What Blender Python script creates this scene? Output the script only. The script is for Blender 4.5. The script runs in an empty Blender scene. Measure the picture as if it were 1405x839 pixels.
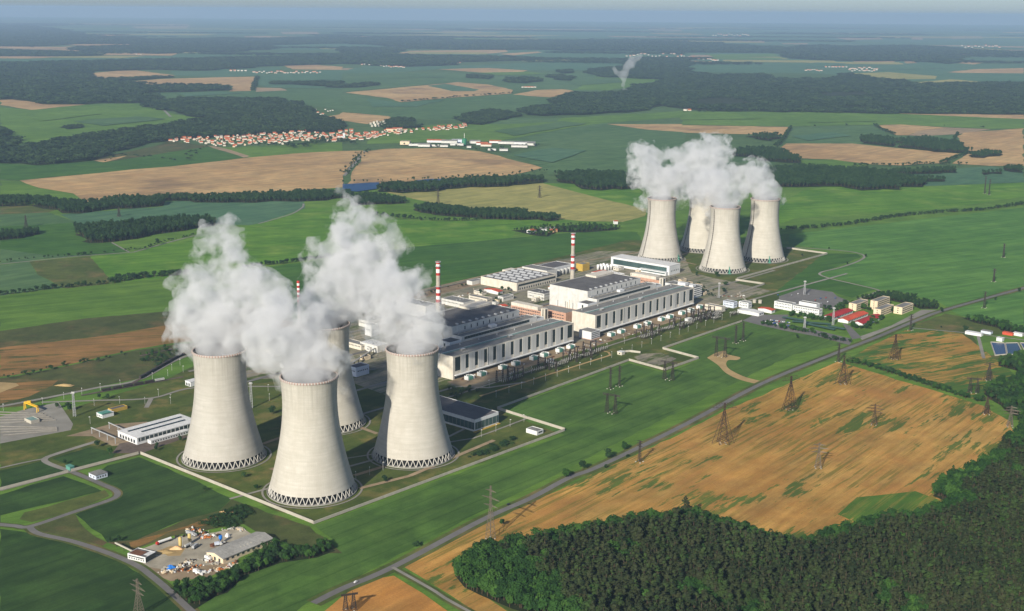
import bpy, bmesh, math, random
import numpy as np
from mathutils import Vector, Matrix
from mathutils.geometry import tessellate_polygon
random.seed(7)
RNG = np.random.default_rng(11)
scene = bpy.context.scene
COL = scene.collection
R = math.radians

# ------------------------------------------------------------------ camera, light, exposure
CAM_H = 494.5
FPX, PITCH, ROLL = 1736.5, R(13.10), R(0.469)      # focal length in photo pixels (1405 wide)
cam_d = bpy.data.cameras.new("camera")
cam = bpy.data.objects.new("camera", cam_d)
COL.objects.link(cam)
cam_d.sensor_width = 36.0
cam_d.lens = FPX / 1405.0 * 36.0
cam_d.clip_start = 1.0
cam_d.clip_end = 200000.0
cam.matrix_world = Matrix.Translation((0, 0, CAM_H)) @ Matrix.Rotation(R(90) - PITCH, 4, 'X') @ Matrix.Rotation(ROLL, 4, 'Z')
scene.camera = cam

SUN_EL, SUN_AZ = 27.0, 25.0                          # light travels towards azimuth 25 (from +Y to +X)
world = bpy.data.worlds.new("World")
scene.world = world
world.use_nodes = True
wn = world.node_tree
wn.nodes.clear()
w_out = wn.nodes.new('ShaderNodeOutputWorld')
w_bg = wn.nodes.new('ShaderNodeBackground')
w_sky = wn.nodes.new('ShaderNodeTexSky')
w_sky.sky_type = 'NISHITA'
w_sky.sun_disc = False
w_sky.sun_elevation = R(SUN_EL)
w_sky.sun_rotation = R(180 + SUN_AZ)
w_sky.altitude = 0
w_sky.air_density = 0.6
w_sky.dust_density = 0.8
w_sky.ozone_density = 2.5
w_bg.inputs['Strength'].default_value = 0.085
wn.links.new(w_sky.outputs[0], w_bg.inputs[0])
wn.links.new(w_bg.outputs[0], w_out.inputs[0])

sun_d = bpy.data.lights.new("sun", 'SUN')
sun_d.energy = 5.0
sun_d.angle = R(0.53)
sun_d.color = (1.0, 0.925, 0.79)
sun = bpy.data.objects.new("sun", sun_d)
COL.objects.link(sun)
sd = Vector((math.sin(R(SUN_AZ)) * math.cos(R(SUN_EL)), math.cos(R(SUN_AZ)) * math.cos(R(SUN_EL)), -math.sin(R(SUN_EL))))
sun.rotation_euler = sd.to_track_quat('-Z', 'Y').to_euler()

vs = scene.view_settings
vs.view_transform = 'Standard'
vs.look = 'None'
vs.exposure = 0.38
vs.gamma = 1.0
vs.use_curve_mapping = False
cy = scene.cycles
cy.max_bounces = 12
cy.diffuse_bounces = 2
cy.glossy_bounces = 2
cy.transmission_bounces = 2
cy.transparent_max_bounces = 16
cy.volume_bounces = 10
cy.use_denoising = True
cy.volume_step_rate = 0.14
cy.volume_max_steps = 512
cy.sample_clamp_indirect = 6.0

# ------------------------------------------------------------------ photo pixel -> place on the ground
def G(px, py, z=0.0):
    dx, dy = px - 702.5, py - 419.5
    c, s = math.cos(ROLL), math.sin(ROLL)
    x, y = c * dx + s * dy, -s * dx + c * dy
    d = (x, FPX * math.cos(PITCH) - y * math.sin(PITCH), -FPX * math.sin(PITCH) - y * math.cos(PITCH))
    t = (z - CAM_H) / d[2]
    return (d[0] * t, d[1] * t)

def GY(px, py, Y):
    """point seen at a pixel at ground distance Y: (x, z)"""
    dx, dy = px - 702.5, py - 419.5
    c, s = math.cos(ROLL), math.sin(ROLL)
    x, y = c * dx + s * dy, -s * dx + c * dy
    d = (x, FPX * math.cos(PITCH) - y * math.sin(PITCH), -FPX * math.sin(PITCH) - y * math.cos(PITCH))
    t = Y / d[1]
    return (d[0] * t, CAM_H + d[2] * t)

AZ = 41.0
PO = G(621.5, 522)
def P(u, w, az=AZ, o=PO):
    """plant coordinates: u along the turbine halls (away), w to the left of them"""
    a = R(az)
    return (o[0] + math.sin(a) * u - math.cos(a) * w, o[1] + math.cos(a) * u + math.sin(a) * w)

def C(ox, oy, s, *pts):
    """coordinates read in an enlarged crop -> photo pixels"""
    return [(ox + pts[i] / s, oy + pts[i + 1] / s) for i in range(0, len(pts), 2)]

# ------------------------------------------------------------------ materials
MATS = {}
def nt(name):
    m = bpy.data.materials.new(name)
    m.use_nodes = True
    n = m.node_tree
    n.nodes.clear()
    out = n.nodes.new('ShaderNodeOutputMaterial')
    return m, n, out

def N(n, kind, **kw):
    nd = n.nodes.new(kind)
    for k, v in kw.items():
        if k.startswith('i_'):
            nd.inputs[k[2:].replace('_', ' ')].default_value = v
        else:
            setattr(nd, k, v)
    return nd

def principled(n, out, rough=0.8, spec=0.3):
    p = n.nodes.new('ShaderNodeBsdfPrincipled')
    p.inputs['Roughness'].default_value = rough
    p.inputs['Specular IOR Level'].default_value = spec
    n.links.new(p.outputs[0], out.inputs['Surface'])
    return p

def rgba(c, k=1.0):
    return (c[0] * k, c[1] * k, c[2] * k, 1.0)

def mapped(n, rotz=0.0, scale=(1, 1, 1), src='Object'):
    tc = n.nodes.new('ShaderNodeTexCoord')
    mp = n.nodes.new('ShaderNodeMapping')
    mp.inputs['Rotation'].default_value = (0, 0, rotz)
    n.links.new(tc.outputs[src], mp.inputs[0])
    if scale != (1, 1, 1):
        m2 = n.nodes.new('ShaderNodeMapping')
        m2.inputs['Scale'].default_value = scale
        n.links.new(mp.outputs[0], m2.inputs[0])
        return m2.outputs[0]
    return mp.outputs[0]

def noise(n, vec, scale, detail=4, rough=0.55):
    t = n.nodes.new('ShaderNodeTexNoise')
    t.inputs['Scale'].default_value = scale
    t.inputs['Detail'].default_value = detail
    t.inputs['Roughness'].default_value = rough
    n.links.new(vec, t.inputs['Vector'])
    return t.outputs['Fac']

def ramp(n, fac, lo, hi):
    r = n.nodes.new('ShaderNodeMapRange')
    r.inputs['From Min'].default_value = lo
    r.inputs['From Max'].default_value = hi
    n.links.new(fac, r.inputs['Value'])
    return r.outputs[0]

def mix(n, fac, a, b, blend='MIX'):
    m = n.nodes.new('ShaderNodeMix')
    m.data_type = 'RGBA'
    m.blend_type = blend
    if isinstance(fac, (int, float)):
        m.inputs[0].default_value = fac
    else:
        n.links.new(fac, m.inputs[0])
    for v, i in ((a, 6), (b, 7)):
        if isinstance(v, tuple):
            m.inputs[i].default_value = v if len(v) == 4 else (*v, 1)
        else:
            n.links.new(v, m.inputs[i])
    return m.outputs[2]

def mmul(n, a, b, op='MULTIPLY'):
    m = n.nodes.new('ShaderNodeMath')
    m.operation = op
    for v, i in ((a, 0), (b, 1)):
        if isinstance(v, (int, float)):
            m.inputs[i].default_value = v
        else:
            n.links.new(v, m.inputs[i])
    return m.outputs[0]

def mat(name, col, rough=0.8, var=0.12, scale=0.35, spec=0.3, metal=0.0, bump=0.0):
    """plain painted / rendered surface with soft irregular wear"""
    if name in MATS:
        return MATS[name]
    m, n, out = nt(name)
    p = principled(n, out, rough, spec)
    p.inputs['Metallic'].default_value = metal
    v = mapped(n)
    f = noise(n, v, scale, 5, 0.6)
    f2 = noise(n, v, scale * 0.12, 3)
    c = mix(n, ramp(n, f, 0.3, 0.7), rgba(col, 1 - var), rgba(col, 1 + var * 0.6))
    c = mix(n, ramp(n, f2, 0.35, 0.65), c, mix(n, 1.0, c, rgba((1 - var, 1 - var, 1 - var)), 'MULTIPLY'))
    n.links.new(c, p.inputs['Base Color'])
    MATS[name] = m
    return m

def mat_field(name, a, b, ang=41.0, big=0.004, streak=0.35, tram=0.0, patch=None, patch_amt=0.5, c3=None, tr_w=0.30):
    """crop: two tones in soft large patches, streaks along the drilling direction, tram lines"""
    if name in MATS:
        return MATS[name]
    m, n, out = nt(name)
    p = principled(n, out, 0.95, 0.1)
    rz = R(ang)                                        # rotate so local Y runs along azimuth ang
    v0 = mapped(n)
    vr = mapped(n, rz)
    vs_ = mapped(n, rz, (1.0, 0.09, 1.0))
    f_big = noise(n, v0, big, 5, 0.6)
    f_mid = noise(n, v0, big * 9, 6, 0.65)
    f_str = noise(n, vs_, 0.06, 5, 0.65)
    fac = mmul(n, f_big, 0.55)
    fac = mmul(n, fac, mmul(n, f_mid, 0.30), 'ADD')
    fac = mmul(n, fac, mmul(n, f_str, streak * 0.6), 'ADD')
    cen = 0.5 * (0.55 + 0.30 + streak * 0.6)
    c = mix(n, ramp(n, fac, cen - 0.10, cen + 0.10), rgba(a), rgba(b))
    if c3 is not None:
        f3 = noise(n, v0, big * 2.3, 4, 0.6)
        c = mix(n, ramp(n, f3, 0.52, 0.68), c, rgba(c3))
    if patch is not None:
        vp = mapped(n, rz, (1.0, 0.22, 1.0))
        fp = noise(n, vp, 0.036, 6, 0.68)
        fq = noise(n, v0, 0.0045, 2, 0.5)
        fs = noise(n, vs_, 0.14, 4, 0.7)
        s = mmul(n, mmul(n, fp, 0.50), mmul(n, mmul(n, fq, 0.22), mmul(n, fs, 0.28), 'ADD'), 'ADD')
        lim = 0.5 + (0.5 - patch_amt) * 0.24
        c = mix(n, ramp(n, s, lim + 0.015, lim + 0.04), c, rgba(patch))
    if patch is not None:
        vt = mapped(n, rz, (1.0, 0.035, 1.0))
        ft = noise(n, vt, 0.19, 3, 0.75)
        fr = noise(n, v0, 0.006, 3, 0.6)
        c = mix(n, mmul(n, mmul(n, ramp(n, ft, 0.50, 0.58), ramp(n, fr, 0.36, 0.56)), 0.9), c, rgba(((a[0] + patch[0]) * 0.42, (a[1] + patch[1]) * 0.48, (a[2] + patch[2]) * 0.42)))
    if tram > 0:
        sx = n.nodes.new('ShaderNodeSeparateXYZ')
        n.links.new(vr, sx.inputs[0])
        w = mmul(n, mmul(n, sx.outputs[0], tr_w * 2), 0.5, 'MULTIPLY')
        s1 = mmul(n, w, 0.0, 'SINE')
        t = ramp(n, s1, 0.90, 0.99)
        c = mix(n, mmul(n, t, tram), c, mix(n, 1.0, c, (0.55, 0.62, 0.5, 1), 'MULTIPLY'))
    mott = noise(n, vs_ if streak > 0.2 else v0, 0.045, 5, 0.72)
    c = mix(n, 0.8, c, mix(n, 1.0, c, mix(n, ramp(n, mott, 0.34, 0.66), (0.74, 0.76, 0.78, 1), (1.26, 1.22, 1.15, 1)), 'MULTIPLY'))
    blot = noise(n, v0, 0.017, 4, 0.6)
    c = mix(n, 0.7, c, mix(n, 1.0, c, mix(n, ramp(n, blot, 0.38, 0.62), (0.82, 0.86, 0.86, 1), (1.16, 1.12, 1.05, 1)), 'MULTIPLY'))
    fine = noise(n, v0, 0.55, 3, 0.7)
    c = mix(n, 0.35, c, mix(n, 1.0, c, mix(n, ramp(n, fine, 0.3, 0.7), (0.55, 0.55, 0.55, 1), (1.35, 1.35, 1.35, 1)), 'MULTIPLY'))
    n.links.new(c, p.inputs['Base Color'])
    MATS[name] = m
    return m

# ------------------------------------------------------------------ mesh builder and object helpers
class MB:
    def __init__(self):
        self.v, self.f, self.mi = [], [], []
    def add(self, vs_, fs, mi=0):
        o = len(self.v)
        self.v += [tuple(q) for q in vs_]
        self.f += [tuple(i + o for i in f) for f in fs]
        self.mi += [mi] * len(fs)
        return self
    def box(self, x0, y0, z0, x1, y1, z1, mi=0):
        return self.add([(x0, y0, z0), (x1, y0, z0), (x1, y1, z0), (x0, y1, z0), (x0, y0, z1), (x1, y0, z1), (x1, y1, z1), (x0, y1, z1)],
                        [(0, 3, 2, 1), (4, 5, 6, 7), (0, 1, 5, 4), (1, 2, 6, 5), (2, 3, 7, 6), (3, 0, 4, 7)], mi)
    def prism(self, pts, z0, z1, mi=0, mtop=None):
        a = sum(pts[i][0] * pts[(i + 1) % len(pts)][1] - pts[(i + 1) % len(pts)][0] * pts[i][1] for i in range(len(pts)))
        if a < 0:
            pts = pts[::-1]
        k = len(pts)
        self.add([(x, y, z0) for x, y in pts] + [(x, y, z1) for x, y in pts],
                 [tuple(range(k - 1, -1, -1))] + [(i, (i + 1) % k, (i + 1) % k + k, i + k) for i in range(k)], mi)
        o = len(self.v) - k
        self.f.append(tuple(range(o, o + k)))
        self.mi.append(mi if mtop is None else mtop)
        return self
    def tube(self, p, q, r, n=6, r2=None, mi=0, caps=True):
        p, q = Vector(p), Vector(q)
        r2 = r if r2 is None else r2
        d = (q - p)
        if d.length < 1e-6:
            return self
        d.normalize()
        a = d.orthogonal().normalized()
        b = d.cross(a)
        vs_ = []
        for c, rr in ((p, r), (q, r2)):
            for i in range(n):
                t = 2 * math.pi * i / n
                vs_.append(c + (a * math.cos(t) + b * math.sin(t)) * rr)
        fs = [(i, (i + 1) % n, (i + 1) % n + n, i + n) for i in range(n)]
        if caps:
            fs += [tuple(range(n - 1, -1, -1)), tuple(range(n, 2 * n))]
        return self.add(vs_, fs, mi)
    def lathe(self, prof, n=32, mi=0, cap0=False, cap1=False, cx=0, cy=0):
        vs_ = []
        for r, z in prof:
            for i in range(n):
                t = 2 * math.pi * i / n
                vs_.append((cx + r * math.cos(t), cy + r * math.sin(t), z))
        fs = []
        for j in range(len(prof) - 1):
            for i in range(n):
                k = (i + 1) % n
                fs.append((j * n + i, j * n + k, (j + 1) * n + k, (j + 1) * n + i))
        if cap0:
            fs.append(tuple(range(n - 1, -1, -1)))
        if cap1:
            o = (len(prof) - 1) * n
            fs.append(tuple(range(o, o + n)))
        return self.add(vs_, fs, mi)
    def mesh(self, name, mats, smooth=False):
        me = bpy.data.meshes.new(name)
        me.from_pydata(self.v, [], self.f)
        if not isinstance(mats, (list, tuple)):
            mats = [mats]
        for m in mats:
            me.materials.append(m)
        if len(mats) > 1:
            me.polygons.foreach_set('material_index', self.mi)
        if smooth:
            me.polygons.foreach_set('use_smooth', [True] * len(me.polygons))
        me.update()
        return me
    def build(self, name, mats, parent=None, smooth=False, loc=None, rz=None):
        return link(name, self.mesh(name, mats, smooth), parent, loc, rz)

def link(name, data, parent=None, loc=None, rz=None):
    o = bpy.data.objects.new(name, data)
    COL.objects.link(o)
    if parent is not None:
        o.parent = parent
    if loc is not None:
        o.location = loc
    if rz is not None:
        o.rotation_euler = (0, 0, rz)
    return o

def tag(o, label=None, cat=None, group=None, kind=None):
    if label: o['label'] = label
    if cat: o['category'] = cat
    if group: o['group'] = group
    if kind: o['kind'] = kind
    return o

def thing(name, label, cat, loc, rz=0.0, group=None):
    o = link(name, None, None, loc, rz)
    o.empty_display_size = 1
    return tag(o, label, cat, group)

def copy_tree(o, parent=None):
    c = o.copy()
    COL.objects.link(c)
    c.parent = parent
    for ch in list(KIDS.get(o.name, [])):
        copy_tree(ch, c)
    return c
KIDS = {}
def reg(root):
    """remember the children of a prototype so that it can be copied"""
    for o in list(bpy.data.objects):
        if o.parent is not None:
            KIDS.setdefault(o.parent.name, [])
            if o not in KIDS[o.parent.name]:
                KIDS[o.parent.name].append(o)
    return root
# ------------------------------------------------------------------ air
GR = 62000.0
hz_m, hz_n, hz_out = nt("haze")
pv = hz_n.nodes.new('ShaderNodeVolumePrincipled')
pv.inputs['Color'].default_value = (0.50, 0.69, 0.96, 1)
pv.inputs['Density'].default_value = 3.6e-5
pv.inputs['Anisotropy'].default_value = 0.1
hz_n.links.new(pv.outputs[0], hz_out.inputs['Volume'])
tag(MB().box(-70000, -3000, -2, 70000, 70000, 538).build("haze", hz_m), "thin blue summer haze over the whole plain", kind="stuff")

# ------------------------------------------------------------------ ground and fields
g_m = mat_field("plain", (0.0544, 0.1064, 0.0340), (0.0854, 0.1489, 0.0546), big=0.0009, streak=0.2)
seg = 96
vv = [(0, 20000, -0.3)] + [(75000 * math.cos(2 * math.pi * i / seg), 69000 * 0 + 75000 * math.sin(2 * math.pi * i / seg), -0.3) for i in range(seg)]
gm = MB()
gm.add([(-68000, -2500, -0.3), (68000, -2500, -0.3), (68000, 66000, -0.3), (-68000, 66000, -0.3)], [(0, 1, 2, 3)])
tag(gm.build("ground", g_m), kind="structure")

TAN = (0.36, 0.235, 0.125)
FM = {
 'teal':   mat_field("crop_teal", (0.0564, 0.1218, 0.0454), (0.0902, 0.1633, 0.0659), big=0.0016, streak=0.3),
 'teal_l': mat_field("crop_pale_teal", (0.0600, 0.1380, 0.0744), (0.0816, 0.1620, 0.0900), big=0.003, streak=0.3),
 'tan':    mat_field("stubble_tan", (0.3658, 0.2309, 0.1121), (0.4956, 0.3403, 0.1681), big=0.0016, streak=0.5, c3=(0.27, 0.18, 0.10)),
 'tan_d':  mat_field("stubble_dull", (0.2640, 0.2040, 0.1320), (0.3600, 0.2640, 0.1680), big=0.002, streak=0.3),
 'yellow': mat_field("ripe_crop", (0.2415, 0.2415, 0.0788), (0.3465, 0.3150, 0.1155), big=0.003, streak=0.4),
 'green':  mat_field("crop_green", (0.0777, 0.1588, 0.0246), (0.1211, 0.2176, 0.0369), big=0.0025, streak=0.5, ang=62, tram=0.3),
 'bright': mat_field("crop_bright", (0.065, 0.165, 0.018), (0.115, 0.235, 0.028), big=0.004, streak=0.6, ang=66, tram=0.3, c3=(0.15, 0.25, 0.04)),
 'dark':   mat_field("crop_dark", (0.0384, 0.1047, 0.0199), (0.0621, 0.1417, 0.0257), big=0.004, streak=0.6, ang=60, tram=0.35, c3=(0.05, 0.13, 0.024)),
 'field':  mat_field("crop_young", (0.0493, 0.1040, 0.0230), (0.0813, 0.1548, 0.0345), big=0.007, streak=0.8, tram=0.5, c3=(0.082, 0.165, 0.033)),
 'blue_g': mat_field("crop_bluish", (0.0242, 0.0538, 0.0160), (0.0417, 0.0829, 0.0223), big=0.008, streak=0.8, tram=0.3, c3=(0.044, 0.094, 0.024)),
 'right':  mat_field("crop_right", (0.0632, 0.1640, 0.0336), (0.0996, 0.2166, 0.0472), ang=60, big=0.003, streak=0.9, tram=0.35),
 'olive':  mat_field("rough_grass", (0.060, 0.090, 0.022), (0.100, 0.120, 0.035), big=0.006, streak=0.2, c3=(0.16, 0.13, 0.055)),
 'lawn':   mat_field("mown_grass", (0.052, 0.080, 0.018), (0.090, 0.115, 0.028), big=0.012, streak=0.3, c3=(0.15, 0.135, 0.045)),
 'scrub':  mat_field("scrub_grass", (0.050, 0.070, 0.022), (0.085, 0.095, 0.035), big=0.006, streak=0.1, c3=(0.13, 0.10, 0.045)),
 'rust':   mat_field("bare_rust_earth", (0.20, 0.115, 0.040), (0.30, 0.165, 0.065), big=0.004, streak=0.6, ang=75, patch=(0.09, 0.09, 0.03), patch_amt=0.45),
 'ochre':  mat_field("ripening_barley", (0.34, 0.180, 0.048), (0.47, 0.285, 0.085), big=0.005, streak=0.9, ang=38, patch=(0.095, 0.135, 0.028), patch_amt=0.40, c3=(0.36, 0.185, 0.055)),
 'ochre2': mat_field("ripening_barley_plain", (0.38, 0.175, 0.045), (0.45, 0.23, 0.065), big=0.005, streak=0.5, ang=38),
 'streaky': mat_field('green_streaked_barley', (0.33, 0.18, 0.045), (0.42, 0.26, 0.07), big=0.006, streak=0.9, ang=38, patch=(0.085, 0.125, 0.025), patch_amt=0.58),
 'greening': mat_field('greening_barley', (0.060, 0.130, 0.020), (0.085, 0.160, 0.026), big=0.006, streak=0.9, ang=38, patch=(0.38, 0.24, 0.07), patch_amt=0.36),
 'mixed':  mat_field("patchy_barley", (0.31, 0.175, 0.045), (0.39, 0.24, 0.065), big=0.006, streak=0.5, ang=60, patch=(0.055, 0.13, 0.025), patch_amt=0.62),
 'asphalt': mat("asphalt", (0.17, 0.163, 0.155), 0.9, 0.15, 0.08, 0.2),
 'pale':   mat("concrete_road", (0.27, 0.255, 0.22), 0.9, 0.18, 0.05, 0.2),
 'dirt':   mat("bare_dirt", (0.33, 0.25, 0.16), 0.95, 0.3, 0.05, 0.1),
 'sand':   mat("sandy_track", (0.42, 0.30, 0.14), 0.95, 0.2, 0.05, 0.1),
 'yard':   mat_field("plant_yard", (0.19, 0.175, 0.14), (0.30, 0.27, 0.21), big=0.012, streak=0.2, patch=(0.085, 0.11, 0.035), patch_amt=0.46),
 'rail':   mat("rail_ballast", (0.14, 0.11, 0.09), 0.95, 0.3, 0.1, 0.1),
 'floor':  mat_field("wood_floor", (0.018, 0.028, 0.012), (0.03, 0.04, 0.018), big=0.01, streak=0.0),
}
ZN = [0.0]
ZF = [0.0]
def sheet(pts, m, name="field", world_pts=False, step=None, far=False):
    if not world_pts:
        pts = [G(*p) for p in pts]
    if name == "field" and m != 'green0':
        # slightly uneven margins
        q = []
        st_ = 90.0 if far else 18.0
        for i in range(len(pts)):
            a, b = pts[i], pts[(i + 1) % len(pts)]
            L = math.hypot(b[0] - a[0], b[1] - a[1]); k = max(1, min(40, int(L / st_)))
            for j in range(k):
                t = j / k; jt = 0 if j == 0 else (6.0 if far else 1.1)
                q.append((a[0] + (b[0] - a[0]) * t + random.gauss(0, jt), a[1] + (b[1] - a[1]) * t + random.gauss(0, jt)))
        pts = q
    if far:
        ZF[0] += 0.012; z = ZF[0] - 0.2
    else:
        ZN[0] += 0.005; z = ZN[0] + 0.02
    a = sum(pts[i][0] * pts[(i + 1) % len(pts)][1] - pts[(i + 1) % len(pts)][0] * pts[i][1] for i in range(len(pts)))
    if a < 0:
        pts = pts[::-1]
    tri = tessellate_polygon([[Vector((x, y, 0)) for x, y in pts]])
    fs = []
    for t in tri:
        p, q, r_ = (pts[i] for i in t)
        cr = (q[0] - p[0]) * (r_[1] - p[1]) - (q[1] - p[1]) * (r_[0] - p[0])
        if abs(cr) > 1e-4:
            fs.append(t if cr > 0 else t[::-1])
    me = bpy.data.meshes.new(name)
    me.from_pydata([(x, y, z) for x, y in pts], [], fs)
    me.materials.append(FM[m] if isinstance(m, str) else m)
    return tag(link(name, me), kind="structure")

def smooth_line(pts, sub=6):
    """Catmull-Rom through the points"""
    out = []
    for i in range(len(pts) - 1):
        p0 = pts[max(i - 1, 0)]; p1 = pts[i]; p2 = pts[i + 1]; p3 = pts[min(i + 2, len(pts) - 1)]
        for k in range(sub):
            t = k / sub
            out.append(tuple(0.5 * (2 * p1[j] + (p2[j] - p0[j]) * t + (2 * p0[j] - 5 * p1[j] + 4 * p2[j] - p3[j]) * t * t
                                    + (-p0[j] + 3 * p1[j] - 3 * p2[j] + p3[j]) * t ** 3) for j in (0, 1)))
    out.append(pts[-1])
    return out

def ribbon(pts, w, z, m, name="road", smooth=True, world_pts=False):
    if not world_pts:
        pts = [G(*p) for p in pts]
    if smooth and len(pts) > 2:
        pts = smooth_line(pts)
    v, f = [], []
    n = len(pts)
    for i in range(n):
        a = Vector(pts[max(i - 1, 0)]); b = Vector(pts[min(i + 1, n - 1)])
        d = (b - a).normalized()
        nn = Vector((-d.y, d.x)) * (w / 2)
        v += [(pts[i][0] + nn.x, pts[i][1] + nn.y, z), (pts[i][0] - nn.x, pts[i][1] - nn.y, z)]
        if i:
            f.append((2 * i - 2, 2 * i - 1, 2 * i + 1, 2 * i))
    mb = MB(); mb.add(v, f)
    return tag(mb.build(name, FM[m] if isinstance(m, str) else m), kind="structure")

ZR = [0.40]
def road(pts, w, m='asphalt', name="road", verge=0, **k):
    if verge:
        ZR[0] += 0.004
        ribbon(pts, w + 2 * verge, ZR[0] - 0.1, 'olive', "road_verge", **k)
    ZR[0] += 0.005
    return ribbon(pts, w, ZR[0], m, name, **k)

S3 = 470 / 1405.0 and 1405 / 470.0
def r1(*a): return C(0, 0, S3, *a)
def r2(*a): return C(470, 0, S3, *a)
def r3(*a): return C(935, 0, S3, *a)
def r4(*a): return C(0, 280, S3, *a)
def r5(*a): return C(470, 280, S3, *a)
def r6(*a): return C(935, 280, S3, *a)
def r7(*a): return C(0, 559, S3, *a)
def r8(*a): return C(470, 559, S3, *a)
def r9(*a): return C(935, 559, S3, *a)
def l5(*a): return C(0, 250, 4.683, *a)

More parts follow.
